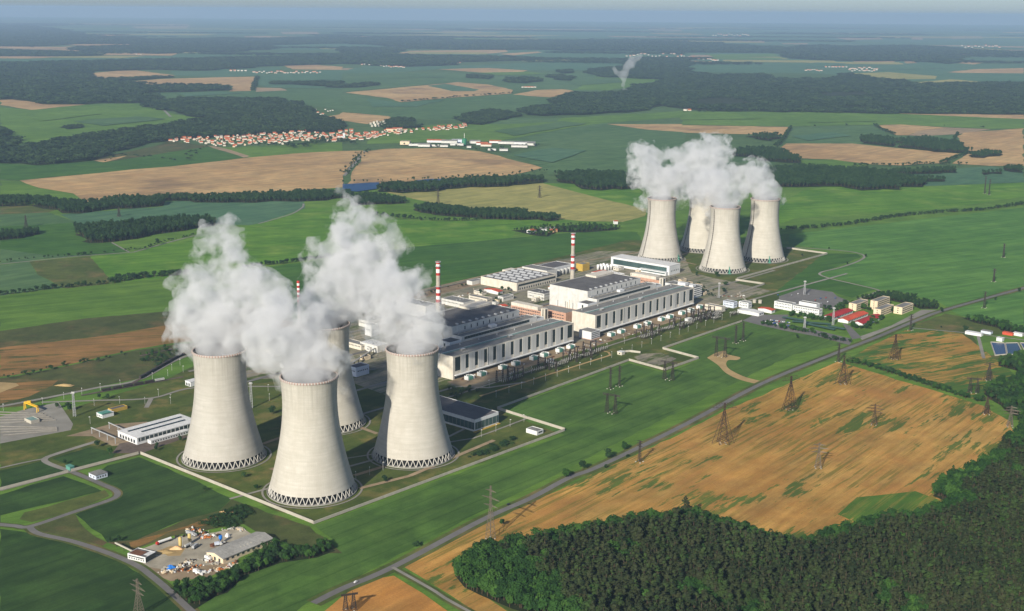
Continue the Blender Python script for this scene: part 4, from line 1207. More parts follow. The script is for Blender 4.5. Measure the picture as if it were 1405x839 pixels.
gabled("gate_hall", "white gate hall with sloping roof by the car park", "gate hall", P(617, -117), AZ, 16, 41, 5, 1.2, 'clean', 'whiter')
gabled("gate_canopy", "orange roofed entrance block beside the gate hall", "gate hall", P(650, -122), AZ, 12, 26, 5, 1.5, 'clean', 'redo')
gabled("store_shed", "small red roofed shed with white walls before the skylit hall", "shed", P(443, 312), AZ, 12, 34, 5, 1.8, 'clean', 'redo')
gabled("store_shed", "small bright red roofed shed under the far striped chimney", "shed", P(540, 262), AZ, 9, 14, 4, 1.6, 'clean', 'redo')
gabled("store_shed", "red roofed hall beside the silos", "shed", P(690, 270), AZ, 26, 22, 7, 2.0, 'clean', 'redo')
gabled("store_shed", "red roofed shed left of the pink brick office", "shed", P(360, 225), AZ, 10, 14, 6, 1.8, 'clean', 'redo')
# ---- striped chimneys
M_STRIPE_R = mat("chimney_red", (0.42, 0.035, 0.025), 0.6, 0.15, 0.3)
M_CHIM = mat("chimney_concrete", (0.44, 0.40, 0.33), 0.9, 0.2, 0.2)
def chimney(xy, label):
    t = thing("chimney", label, "chimney", (*xy, 0.42), 0, "striped ventilation chimneys")
    rr = lambda z: 5.6 - 2.4 * min(1, z / 80.0) ** 0.8
    def ring(z0, z1, m, nm, ex=0.0):
        MB().lathe([(rr(z0) + ex, z0), (rr(z1) + ex, z1)], 24, cap1=(z1 >= 125)).build(nm, m, t, True)
    ring(0, 62, M_CHIM, "shaft")
    for i, (a, b) in enumerate(((62, 67), (67, 72.5), (72.5, 77), (77, 82.5), (82.5, 87.5))):
        ring(a, b, M_STRIPE_R if i % 2 == 0 else W['whp'], "red_band" if i % 2 == 0 else "white_band")
    ring(87.5, 104, M_CHIM, "shaft")
    for i, (a, b) in enumerate(((104, 108), (108, 114), (114, 118), (118, 121.5), (121.5, 125.2))):
        ring(a, b, M_STRIPE_R if i % 2 == 0 else W['whp'], "red_band" if i % 2 == 0 else "white_band")
    for z in (62, 87, 118, 124.6):
        MB().lathe([(rr(z) + 0.05, z - 0.3), (rr(z) + 1.2, z - 0.3), (rr(z) + 1.2, z + 0.8), (rr(z) + 1.0, z + 0.8), (rr(z) + 1.0, z), (rr(z) + 0.05, z)], 24).build("gallery", W['metal'], t)
    return t
chimney(P(133.3, 158), "near red and white striped chimney, standing behind the near reactor building")
chimney(P(471.3, 166), "far red and white striped chimney, standing behind the far reactor building")
ch0 = thing("chimney", "slim red and white chimney poking up between the two steam banks", "chimney", (*G(411, 445), 0.42), 0, "striped ventilation chimneys")
_h0 = GY(411, 386, G(411, 445)[1])[1]
for i in range(9):
    z0, z1 = _h0 * (0.52 + i * 0.0534), _h0 * (0.52 + (i + 1) * 0.0534)
    MB().lathe([(2.4, z0), (2.4, z1)], 20, cap1=(i == 8)).build("red_band" if i % 2 == 0 else "white_band", M_STRIPE_R if i % 2 == 0 else W['whp'], ch0, True)
MB().lathe([(3.4, 0), (2.4, _h0 * 0.52)], 20).build("shaft", M_CHIM, ch0, True)

# ---- left side: long white shed with dark roof lights
t = bld("long_shed", "long white shed with two dark roof strips, left of the left cooling tower", "shed", -440, 86, 86, 40, 8, 'clean', 'whiter', par=0.0)
rbox(t, "roof_light", 6, 26, 8.37, 80, 29, 9.1, 'win'); rbox(t, "roof_light", 16, 13, 8.37, 76, 16, 9.1, 'win')
rbox(t, "painted_side_shade", 2, -0.3, 3.2, 84, -0.02, 7.2, 'win'); win(t, 'F', 2, 84, 14, 3.0, 7.3, 0.10, 'whp', 'mullion', 0.4)  # dark strip behind the mullions paints this side as shaded
win(t, 'N', 3, 37, 6, 1, 5, 0.6, 'winl')
t = bld("side_annex", "low white lean-to with a row of small windows along the long white shed", "annex", -428, 76, 52, 7, 4, 'clean', 'whiter', par=0.0)
win(t, 'F', 1, 51, 14, 1.2, 2.8, 0.5, 'winl')
for k, (p0, p1) in enumerate((((627, 455), (790, 530)), ((527, 485), (668, 545)))):
    a = Vector((*G(*C(0, 480, 4.196, *p0)[0]), 0)); b = Vector((*G(*C(0, 480, 4.196, *p1)[0]), 0))
    m = thing("gantry_crane", ("steel gantry rail frame touching the long white shed's near corner", "free-standing steel gantry rail frame left of the long white shed")[k], "gantry", (a.x, a.y, 0.4), 0)
    d = b - a
    MB().tube((0, 0, 7.5), (d.x, d.y, 7.5), 0.7, 4).build("beam", W['metal'], m)
    for s in (0.02, 0.34, 0.66, 0.98):
        MB().tube((d.x * s, d.y * s, 0), (d.x * s, d.y * s, 7.5), 0.45, 5).build("leg", W['metal'], m)
# ------------------------------------------------------------------ trees
def leaf_mat(name, a, b, c):
    m, n, out = nt(name)
    p = principled(n, out, 0.85, 0.12)
    info = n.nodes.new('ShaderNodeObjectInfo')
    geo = n.nodes.new('ShaderNodeNewGeometry')
    r_ = n.nodes.new('ShaderNodeValToRGB')
    el = r_.color_ramp.elements
    el[0].position = 0.0; el[0].color = rgba(a)
    el[1].position = 1.0; el[1].color = rgba(c)
    e = el.new(0.55); e.color = rgba(b)
    n.links.new(info.outputs['Random'], r_.inputs[0])
    f = noise(n, geo.outputs['Position'], 0.012, 3, 0.6)
    col = mix(n, ramp(n, f, 0.35, 0.65), r_.outputs[0], mix(n, 1.0, r_.outputs[0], (0.72, 0.78, 0.75, 1), 'MULTIPLY'))
    ri = mmul(n, geo.outputs['Random Per Island'], 0.5)
    col = mix(n, mmul(n, ri, 1.0), col, mix(n, 1.0, col, (1.5, 1.5, 1.35, 1), 'MULTIPLY'))
    n.links.new(col, p.inputs['Base Color'])
    return m
L_PINE = leaf_mat("pine_needles", (0.017, 0.030, 0.012), (0.036, 0.042, 0.018), (0.034, 0.062, 0.016))
L_DEC = leaf_mat("broad_leaves", (0.014, 0.040, 0.010), (0.024, 0.064, 0.013), (0.045, 0.100, 0.018))
L_DARK = leaf_mat("hedge_leaves", (0.014, 0.036, 0.013), (0.020, 0.046, 0.016), (0.030, 0.062, 0.018))
L_FAR = leaf_mat("far_wood_leaves", (0.013, 0.028, 0.013), (0.024, 0.044, 0.018), (0.042, 0.074, 0.026))
M_BARK = mat("bark", (0.10, 0.065, 0.04), 0.95, 0.3, 1.0)
M_BARKP = mat("pine_bark", (0.09, 0.06, 0.04), 0.95, 0.3, 1.0)

def crown_mesh(name, kind, seed, m, n=240):
    """unit tree: height 1, foliage of small leaf clumps spread through the crown's volume"""
    r_ = np.random.default_rng(seed)
    v, f = [], []
    lobes = []
    if kind == 'dec':
        k = 9
        for i in range(k):
            a = r_.uniform(0, 6.283); rad = r_.uniform(0.02, 0.20); z = r_.uniform(0.36, 0.80)
            lobes.append((rad * math.cos(a), rad * math.sin(a), z, r_.uniform(0.13, 0.21)))
        lobes.append((0, 0, 0.68, 0.26)); s0 = 0.065
    elif kind == 'bush':
        for i in range(8):
            a = r_.uniform(0, 6.283); rad = r_.uniform(0.05, 0.42)
            lobes.append((rad * math.cos(a), rad * math.sin(a), r_.uniform(0.3, 0.62), r_.uniform(0.25, 0.36)))
        s0 = 0.12
    else:
        # pine: bare lower stem, flattened irregular head
        for i in range(8):
            a = r_.uniform(0, 6.283); z = r_.uniform(0.42, 0.88); rad = r_.uniform(0.0, 0.10) * (1.1 - z) * 2.2
            lobes.append((rad * math.cos(a), rad * math.sin(a), z, (1.08 - z) * r_.uniform(0.15, 0.24)))
        lobes.append((0, 0, 0.92, 0.05)); lobes.append((0, 0, 0.98, 0.028)); s0 = 0.040
    w = np.array([l[3] ** 2 for l in lobes]); w /= w.sum()
    for i in range(n):
        l = lobes[r_.choice(len(lobes), p=w)]
        d = r_.normal(size=3); d /= np.linalg.norm(d)
        rr = l[3] * r_.uniform(0.55, 1.08)
        c = np.array(l[:3]) + d * rr * np.array([1, 1, 0.85])
        s = s0 * r_.uniform(0.6, 1.3)
        # a small bent clump: three triangles round a point, facing mostly outwards and up
        nrm = d * 0.8 + np.array([0, 0, 0.5]) + r_.normal(size=3) * 0.35; nrm /= np.linalg.norm(nrm)
        t1 = np.cross(nrm, r_.normal(size=3)); t1 /= np.linalg.norm(t1); t2 = np.cross(nrm, t1)
        o = len(v)
        v.append(tuple(c + nrm * s * 0.45))
        for q in range(4):
            an = q * 1.571 + r_.uniform(-0.3, 0.3); q2 = s * r_.uniform(0.7, 1.25)
            v.append(tuple(c + (t1 * math.cos(an) + t2 * math.sin(an)) * q2))
        f += [(o, o + 1, o + 2), (o, o + 2, o + 3), (o, o + 3, o + 4), (o, o + 4, o + 1)]
    me = bpy.data.meshes.new(name)
    me.from_pydata(v, [], f)
    me.materials.append(m)
    return me
def trunk_mesh(name, kind, m):
    t = MB()
    if kind == 'pine':
        t.tube((0, 0, -0.02), (0, 0, 0.9), 0.013, 6, 0.005)
        for a, z in ((0.5, 0.55), (2.6, 0.65), (4.5, 0.74)):
            t.tube((0, 0, z), (0.09 * math.cos(a), 0.09 * math.sin(a), z + 0.07), 0.005, 4, 0.002)
    else:
        t.tube((0, 0, -0.02), (0, 0, 0.5), 0.026, 6, 0.014)
        for a, z in ((0.3, 0.3), (2.2, 0.36), (4.4, 0.33), (5.5, 0.42)):
            t.tube((0, 0, z), (0.16 * math.cos(a), 0.16 * math.sin(a), z + 0.22), 0.012, 4, 0.004)
    return t.mesh(name, m)
def joined(name, kind, seed, m, bark, n):
    """crown and trunk as one mesh, for the woods"""
    c = crown_mesh(name, kind, seed, m, n)
    if kind == 'bush': return c
    tm = trunk_mesh(name + "_t", kind, bark)
    vs_ = [v.co[:] for v in c.vertices]; fs = [tuple(p.vertices) for p in c.polygons]
    o = len(vs_)
    fs2 = [tuple(i + o for i in p.vertices) for p in tm.polygons]
    me = bpy.data.meshes.new(name)
    me.from_pydata(vs_ + [v.co[:] for v in tm.vertices], [], fs + fs2)
    me.materials.append(m); me.materials.append(bark)
    me.polygons.foreach_set('material_index', [0] * len(fs) + [1] * len(fs2))
    return me
# prototypes, never linked into the scene by themselves
PINE_C = [crown_mesh("crown", 'pine', 40 + i, L_PINE, 230) for i in range(4)]
DEC_C = [crown_mesh("crown", 'dec', 50 + i, L_DEC, 380) for i in range(4)]
DARK_C = [crown_mesh("crown", 'dec', 60 + i, L_DARK, 260) for i in range(3)]
BUSH_C = [crown_mesh("crown", 'bush', 70 + i, L_DARK, 160) for i in range(3)]
PINE_T, DEC_T = trunk_mesh("trunk", 'pine', M_BARKP), trunk_mesh("trunk", 'dec', M_BARK)
def src(me):
    o = bpy.data.objects.new("tree_source", me)
    return o
SRC = {
 'pine': [src(joined("pine_whole", 'pine', 80 + i, L_PINE, M_BARKP, 190)) for i in range(5)],
 'dec': [src(joined("leafy_whole", 'dec', 90 + i, L_DEC, M_BARK, 260)) for i in range(4)],
 'dark': [src(joined("dark_whole", 'dec', 100 + i, L_DARK, M_BARK, 130)) for i in range(3)],
 'bush': [src(joined("bush_whole", 'bush', 110 + i, L_DARK, M_BARK, 70)) for i in range(2)],
 'far': [src(crown_mesh("far_clump", 'bush', 120 + i, L_FAR, 60)) for i in range(3)],
}
def scatter(name, label, pts, kinds, group=None):
    """pts: rows x, y, z, width scale, height scale, rotation, kind index; one object whose geometry nodes put a tree on each point"""
    me = bpy.data.meshes.new(name)
    pts = np.array(pts, dtype=float)
    me.vertices.add(len(pts))
    me.vertices.foreach_set('co', pts[:, :3].astype(np.float32).ravel())
    a = me.attributes.new('tscale', 'FLOAT_VECTOR', 'POINT')
    a.data.foreach_set('vector', np.stack([pts[:, 3], pts[:, 3], pts[:, 4]], 1).astype(np.float32).ravel())
    a = me.attributes.new('trot', 'FLOAT', 'POINT'); a.data.foreach_set('value', pts[:, 5].astype(np.float32))
    a = me.attributes.new('tkind', 'INT', 'POINT'); a.data.foreach_set('value', pts[:, 6].astype(np.int32))
    o = link(name, me)
    ng = bpy.data.node_groups.new(name + "_nodes", 'GeometryNodeTree')
    ng.interface.new_socket('Geometry', in_out='INPUT', socket_type='NodeSocketGeometry')
    ng.interface.new_socket('Geometry', in_out='OUTPUT', socket_type='NodeSocketGeometry')
    gi = ng.nodes.new('NodeGroupInput'); go = ng.nodes.new('NodeGroupOutput')
    jn = ng.nodes.new('GeometryNodeJoinGeometry')
    def attr(nm, ty):
        q = ng.nodes.new('GeometryNodeInputNamedAttribute'); q.data_type = ty; q.inputs['Name'].default_value = nm
        return q.outputs['Attribute']
    sc, rt, kd = attr('tscale', 'FLOAT_VECTOR'), attr('trot', 'FLOAT'), attr('tkind', 'INT')
    cx = ng.nodes.new('ShaderNodeCombineXYZ'); ng.links.new(rt, cx.inputs[2])
    srcs = [s for k in kinds for s in SRC[k]]
    for i, s in enumerate(srcs):
        oi = ng.nodes.new('GeometryNodeObjectInfo'); oi.inputs['Object'].default_value = s; oi.inputs['As Instance'].default_value = True
        ip = ng.nodes.new('GeometryNodeInstanceOnPoints')
        cmpn = ng.nodes.new('FunctionNodeCompare'); cmpn.data_type = 'INT'; cmpn.operation = 'EQUAL'
        ng.links.new(kd, cmpn.inputs[2]); cmpn.inputs[3].default_value = i
        ng.links.new(gi.outputs[0], ip.inputs['Points']); ng.links.new(cmpn.outputs[0], ip.inputs['Selection'])
        ng.links.new(oi.outputs['Geometry'], ip.inputs['Instance'])
        ng.links.new(cx.outputs[0], ip.inputs['Rotation']); ng.links.new(sc, ip.inputs['Scale'])
        ng.links.new(ip.outputs[0], jn.inputs[0])
    ng.links.new(jn.outputs[0], go.inputs[0])
    md = o.modifiers.new("trees", 'NODES'); md.node_group = ng
    return tag(o, label, "woodland", group, "stuff")

def inside(P_, poly):
    x, y = P_[:, 0], P_[:, 1]
    c = np.zeros(len(P_), bool)
    n = len(poly)
    for i in range(n):
        x1, y1 = poly[i]; x2, y2 = poly[i - 1]
        m = ((y1 > y) != (y2 > y)) & (x < (x2 - x1) * (y - y1) / (y2 - y1 + 1e-12) + x1)
        c ^= m
    return c
def fill(poly, sp, holes=(), jit=0.42):
    """jittered grid inside a ground polygon"""
    a = np.array(poly)
    x0, y0 = a.min(0); x1, y1 = a.max(0)
    gx, gy = np.meshgrid(np.arange(x0, x1, sp), np.arange(y0, y1, sp * 0.9))
    gx = gx + (np.arange(gx.shape[0]) % 2)[:, None] * sp * 0.5
    P_ = np.stack([gx.ravel(), gy.ravel()], 1) + RNG.uniform(-jit, jit, (gx.size, 2)) * sp
    m = inside(P_, poly)
    for h in holes: m &= ~inside(P_, h)
    return P_[m]
def vnoise(P_, s, seed):
    """cheap smooth noise on the ground"""
    r_ = np.random.default_rng(seed)
    out = np.zeros(len(P_))
    for k in range(5):
        a = r_.uniform(0, 6.283); f = r_.uniform(0.6, 1.9) / s
        out += np.sin((P_[:, 0] * math.cos(a) + P_[:, 1] * math.sin(a)) * f * 6.283 + r_.uniform(0, 6.283))
    return out / 5

def rows(P_, h, wr, kinds, ki=None, hv=0.25, z=0.3, lean=None):
    n = len(P_)
    hh = h * (1 + RNG.uniform(-hv, hv, n))
    ww = hh * wr * RNG.uniform(0.8, 1.2, n)
    if ki is None:
        ki = RNG.integers(0, sum(len(SRC[k]) for k in kinds), n)
    return np.stack([P_[:, 0], P_[:, 1], np.full(n, z), ww, hh, RNG.uniform(0, 6.283, n), ki], 1)

# ---- the pine wood in front
def px(pts): return [G(*p) for p in pts]
near_poly = px(r8(460,690, 520,640, 580,600, 700,585, 820,565, 900,545, 1000,525, 1100,505, 1250,480, 1405,470) + r9(60,470, 130,500, 200,510, 300,545, 380,575, 480,590, 560,575, 600,545, 700,520, 800,490, 950,470, 1060,440, 1130,410, 1080,385, 1030,365, 1080,330, 1160,290, 1280,225, 1320,190, 1330,150, 1380,120, 1405,90, 1560,60, 1560,1000, -300,1000) + r8(900,880, 700,830, 560,770, 500,740))
near_pts = fill(near_poly, 4.9)
vn = vnoise(near_pts, 110, 3) + 0.5 * vnoise(near_pts, 40, 4)
# broad-leaved trees along the edge and in patches, pines inside
edge = np.zeros(len(near_pts), bool)
for d in ((0, 20), (-20, 8), (16, 16), (-14, 22), (20, 2)):
    edge |= ~inside(near_pts + np.array(d), near_poly)
dec = edge & (vn > -0.55) | (vn > 0.50) | (RNG.random(len(near_pts)) < 0.09) | ((near_pts[:, 0] < 45) & (vn > -0.35))
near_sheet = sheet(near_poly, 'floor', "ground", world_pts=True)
d2 = np.hypot(near_pts[:, 0], near_pts[:, 1])
ys = near_pts[:, 1]
def visible(P_):
    """inside the frame of the photograph"""
    x, y = P_[:, 0], P_[:, 1]; z = 8 - CAM_H
    d = y * math.cos(PITCH) - z * math.sin(PITCH); u = y * math.sin(PITCH) + z * math.cos(PITCH)
    xx, yy = FPX * x / d, -FPX * u / d
    c, s = math.cos(ROLL), math.sin(ROLL)
    X, Y = 702.5 + c * xx - s * yy, 419.5 + s * xx + c * yy
    return (X > -5) & (X < 1410) & (Y > -5) & (Y < 842)
vis = visible(near_pts)
order = np.argsort(np.where(vis, d2, 1e9))
single = np.zeros(len(near_pts), bool)
pi_, di_ = [i for i in order if vis[i] and not dec[i]][:290], [i for i in order if vis[i] and dec[i]][:180]
single[pi_] = True; single[di_] = True
for ids, nm, crowns, trunk, lab, hh, wr in ((pi_, "pine_tree", PINE_C, PINE_T, "brownish green pine standing close among its fellows in the front wood", 20, 1.55),
                                            (di_, "leafy_tree", DEC_C, DEC_T, "bright green leafy tree among the pines of the front wood", 15, 1.0)):
    for i in ids:
        x, y = near_pts[i]
        h = hh * random.uniform(0.72, 1.25)
        t = thing(nm, lab, "tree", (x, y, 0.3), random.uniform(0, 6.28), "pines of the front wood" if nm == "pine_tree" else "leafy trees of the front wood")
        c = link("crown", random.choice(crowns), t); c.scale = (h * wr * random.uniform(0.85, 1.15), h * wr * random.uniform(0.85, 1.15), h)
        c = link("trunk", trunk, t); c.scale = (h, h, h)
rest = ~single
A_ = rows(near_pts[rest & ~dec], 21, 1.6, ['pine'], hv=0.33)
B_ = rows(near_pts[rest & dec], 15, 1.0, ['dec'], hv=0.3); B_[:, 6] += len(SRC['pine'])
scatter("pine_wood", "mixed wood of brownish pines with bright leafy edges filling the near right corner", np.concatenate([A_, B_]), ['pine', 'dec'])

# ---- woods of the middle distance and the plain
def wood(label, poly, sp, h, wr=0.95, kinds=('dark',), holes=(), hv=0.22, name="wood", floor=True, cap_=5200):
    poly = px(poly)
    q = []                                           # ragged woodland margin
    for i in range(len(poly)):
        a, b = poly[i], poly[(i + 1) % len(poly)]
        L = math.hypot(b[0] - a[0], b[1] - a[1]); k = max(1, min(30, int(L / (sp * 3.2))))
        for j in range(k):
            t = j / k; jt = 0 if j == 0 else sp * 1.1
            q.append((a[0] + (b[0] - a[0]) * t + random.gauss(0, jt), a[1] + (b[1] - a[1]) * t + random.gauss(0, jt)))
    poly = q
    P_ = fill(poly, sp, [px(q) for q in holes])
    while len(P_) > cap_:
        sp *= 1.12
        P_ = fill(poly, sp, [px(q) for q in holes])
    far = min(p[1] for p in poly) > 3400
    if floor:
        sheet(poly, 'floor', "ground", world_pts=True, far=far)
    if len(P_) == 0: return
    if far and len(P_) > 500:                        # glades
        g_ = vnoise(P_, sp * 22, len(label)) + 0.6 * vnoise(P_, sp * 9, len(label) + 1)
        P_ = P_[g_ < 0.74]
    return scatter(name, label, rows(P_, h, wr, kinds, hv=hv, z=(ZF[0] if far else 0.3)), kinds)
wood("dark rectangular wood left of the left steam plume", l5(480,312, 560,302, 900,275, 1200,252, 1370,262, 1390,280, 1100,325, 720,388, 588,396, 520,352), 8.5, 19, 0.75, ('dark',))
wood("small dark copse at the left edge below the long wood", l5(-60,345, 100,335, 240,318, 262,335, 150,362, 0,376, -60,380), 8, 14, 1.0)
wood("long dark wood strip along the upper left tan field", l5(-60,120, 150,115, 280,118, 400,140, 640,140, 800,115, 1000,115, 1050,155, 850,172, 600,192, 400,202, 370,180, 200,152, -60,158), 10, 17, 0.9)
wood("tree belt running on to the lake behind the left plume", l5(1000,108, 1200,98, 1500,95, 1900,75, 2250,70, 2290,95, 2100,120, 1800,125, 1500,132, 1250,132, 1040,120), 10, 15, 1.0)
wood("dark tree belt below the lake and the round tan field", r2(140,790, 200,765, 330,765, 480,750, 700,740, 820,738, 825,750, 700,762, 480,775, 340,790, 240,795), 11, 17, 1.0)
wood("leafy clump right under the lake", r2(20,815, 100,800, 180,812, 255,822, 260,835, 30,842), 9, 13, 1.1)
wood("dark belt between the tan field and the far left tower", r2(865,722, 960,716, 1150,720, 1200,735, 1215,768, 1060,784, 980,778, 950,758, 880,748), 11, 16, 1.0)
wood("rounded dark copse in the ripe yellow field", r5(290,22, 350,12, 420,18, 540,35, 700,35, 885,62, 890,68, 700,66, 540,58, 420,50, 320,36), 8.5, 15, 1.0)
wood("trees round the red roofed farm behind the plant", r5(690,110, 800,103, 960,88, 1040,88, 1140,100, 1120,108, 1000,118, 880,116, 840,135, 780,130, 720,115), 12, 9, 1.1, ('dark', 'dec'))
wood("dark thicket along the car park's far corner", r6(720,395, 800,375, 870,372, 960,388, 1040,410, 1050,432, 980,432, 940,415, 870,400, 800,392), 6.5, 9, 1.0)
wood("leafy belt beyond the sewage basins", r6(1150,468, 1250,478, 1330,500, 1405,525, 1470,545, 1470,570, 1400,540, 1300,510, 1200,488), 7.5, 10, 1.1, ('dark', 'dec'))
wood("overgrown thicket right of the patchy barley field", r6(1300,645, 1405,620, 1480,620, 1480,900, 1380,900, 1330,850, 1262,800, 1262,760, 1300,735, 1372,722, 1375,700, 1300,665), 7, 11, 1.1, ('dec', 'dark'))
wood("shrub row curving from the concrete works to the perimeter wall", r7(700,760, 745,735, 850,720, 940,690, 1010,640, 1060,600, 1110,565, 1180,575, 1240,600, 1330,560, 1375,590, 1300,618, 1150,640, 1000,695, 880,780, 800,830, 740,800), 5.5, 8, 1.15, ('dec', 'dark'))
for k_, (lab_, pts_) in enumerate((("bushes on the lawns between the plant roads", [P(-60, -60), P(-30, -40), P(-20, -60)]), ("shrubs between the rear hall sheds", [P(380, 240), P(430, 300), P(455, 290)]), ("bushes beside the near chimney yard", [P(240, 230), P(300, 245), P(320, 250)]), ("shrub line beyond the far turbine hall", [P(690, 20), P(720, 60), P(760, 90)]), ("shrubs along the rear road of the plant", [P(100, 410), P(300, 405), P(470, 410)]))):
    L_ = [np.array(pts_[i]) + (np.array(pts_[i + 1]) - np.array(pts_[i])) * random.random() + RNG.normal(0, 5, 2) for i in range(2) for _ in range(16)]
    scatter("shrubs", lab_, rows(np.array(L_), 5, 1.3, ('dark',), hv=0.4), ('dark',))
wood("brown-green scrub behind the concrete works", r7(820,480, 900,440, 960,405, 1020,410, 1040,440, 1000,470, 960,500, 900,500), 5, 4, 1.4, ('bush',), floor=False)
wood("thin scrub on the rough ground left of the left plume", r4(560,625, 640,600, 740,580, 745,610, 680,660, 640,680, 590,650), 13, 6, 1.3, ('bush', 'dec'), floor=False)
# right distance
wood("dark wood behind the far right tower's steam", r3(340,705, 480,695, 700,705, 860,718, 985,748, 992,770, 740,784, 650,768, 370,772), 11, 18, 0.9)
wood("long thin belt to the right of that wood", r3(850,708, 1130,698, 1132,712, 900,720), 12, 14, 1.0)
wood("short dark wood left of the tan triangle", r3(205,636, 240,620, 330,614, 420,628, 490,662, 482,672, 400,668, 300,648, 215,643), 14, 17, 0.9)
wood("oval wood below the tan strip", r3(257,562, 330,556, 400,558, 406,572, 380,582, 300,571), 14, 15, 1.0)
wood("square copse between two tan fields", r3(735,572, 780,565, 850,575, 878,595, 872,604, 740,592), 14, 17, 0.9)
wood("larger dark copse above the right tan fields", r3(886,602, 910,580, 1000,572, 1130,592, 1157,620, 1150,630, 1000,618, 890,607), 14, 17, 0.9)
wood("small oval copse inside the right tan field", r3(1190,638, 1230,628, 1305,632, 1306,643, 1240,651, 1190,648), 12, 14, 1.0)
wood("dark belt at the right edge below the tan field", r3(1280,690, 1405,694, 1405,712, 1350,708), 12, 15, 1.0)
wood("two small copses on the pale field at the right", r3(1230,712, 1310,708, 1315,717, 1240,722), 12, 12, 1.0)
wood("flat copse above the right green field", r3(965,740, 1000,734, 1080,740, 1080,748, 980,748), 12, 12, 1.0)
# left distance
wood("big dark wood at the far left", r1(-80,262, 330,254, 560,249, 900,240, 1420,233, 1420,262, 1050,277, 850,292, 640,287, 380,294, 372,322, 450,337, 650,352, 950,358, 955,372, 600,382, 660,402, 640,422, 340,430, 200,430, -80,400), 38, 24, 2.0, ('far',))
wood("wooded valley above the village", r1(610,428, 720,406, 1150,412, 1290,452, 1300,482, 1405,507, 1405,540, 1200,546, 900,564, 690,582, 560,606, 430,630, 380,660, 150,681, -60,672, -60,642, 110,607, 200,582, 450,552, 600,526, 760,503, 870,490, 760,478, 640,445), 26, 19, 1.7, ('far',))
wood("wood cut by the left edge above the green field", r1(-60,525, 30,535, 76,592, 60,612, -60,632), 24, 18, 1.6, ('far',))
wood("distant wood band left of centre", r2(0,178, 0,157, 350,152, 450,167, 1000,167, 1420,174, 1420,212, 650,206, 340,201), 95, 30, 3.4, ('far',), hv=0.15)
wood("distant wood at the far left horizon", r1(-80,100, 150,110, 400,150, 640,165, 640,181, 300,183, 140,196, -80,187), 110, 28, 4.0, ('far',), hv=0.15)
wood("distant wood joining the left woods", r1(640,165, 900,158, 1100,160, 1420,152, 1420,180, 1100,186, 1110,206, 900,216, 640,223, 560,220, 330,211, 320,195, 640,186), 85, 28, 3.2, ('far',), hv=0.15)
wood("thin distant belt at the left edge", r1(-80,206, 300,216, 450,229, 280,233, -80,232), 70, 26, 2.8, ('far',), hv=0.15)
wood("wood behind the far village at centre", r2(0,197, 250,202, 200,226, 350,233, 700,236, 900,246, 780,251, 500,256, 400,271, 280,276, 100,271, 0,263), 60, 26, 2.4, ('far',))
wood("first of three small copses on the far plain", r2(510,312, 560,308, 620,320, 600,327, 520,322), 30, 20, 1.7, ('far',))
wood("second of three small copses on the far plain", r2(670,328, 740,321, 812,325, 815,336, 760,344, 680,340), 30, 20, 1.7, ('far',))
wood("third of three small copses on the far plain", r2(845,315, 900,311, 940,325, 930,334, 860,328), 30, 20, 1.7, ('far',))
wood("tiny copse beside the woods of the thin steam column", r2(880,294, 940,290, 935,302, 885,304), 34, 20, 1.9, ('far',))
wood("strip wood at the left of the centre plain", r1(1100,345, 1130,340, 1420,340, 1405,360) + r2(100,342, 150,352, 80,360, 0,362), 30, 19, 1.8, ('far',))
wood("large wood at the foot of the thin steam column", r2(740,465, 770,444, 880,436, 845,416, 930,389, 1150,382, 1180,364, 1320,334, 1420,319, 1420,432, 1270,443, 1260,453, 1100,465, 1000,473, 830,478, 760,473), 28, 19, 1.8, ('far',), holes=(r2(1290,435, 1405,430, 1405,450, 1270,452),))
wood("wood on the rise above the steam column's foot", r2(1010,293, 1150,274, 1200,243, 1420,248, 1420,315, 1320,330, 1150,320, 1040,314), 40, 22, 2.2, ('far',))
wood("copse above the factory sheds", r2(480,500, 520,472, 620,456, 690,466, 722,474, 690,484, 640,496, 580,515, 500,510), 20, 15, 1.5, ('far',))
wood("trees beside the pale flats of the village", r2(170,506, 220,488, 290,494, 300,527, 200,533), 18, 14, 1.4, ('far',))
wood("broad blue wood on the right horizon", r3(-80,175, 130,178, 280,193, 420,198, 560,188, 720,193, 900,190, 1080,196, 1200,208, 1460,218, 1460,225, 1100,225, 1150,247, 1100,264, 950,253, 700,253, 560,248, 430,238, 380,218, 200,218, -80,215), 70, 30, 2.8, ('far',), hv=0.15)
wood("great wooded valley across the right distance", r3(-60,288, 60,303, 150,313, 330,308, 380,321, 480,333, 520,325, 600,331, 640,313, 680,303, 760,321, 920,334, 930,348, 1250,343, 1460,343, 1460,470, 1200,470, 900,467, 600,464, 300,457, 100,457, -60,440), 34, 20, 2.1, ('far',), holes=(r3(45,412, 180,405, 310,428, 250,438, 60,438), r3(545,385, 740,380, 800,395, 620,408)))
wood("dark strip in the tan fields of the left distance", r1(440,325, 640,318, 720,318, 560,330, 460,334), 30, 16, 1.8, ('far',))
wood("small dark hedge clump in the big green field at the left", r1(240,525, 330,515, 345,523, 270,533), 16, 9, 1.3, ('far',))

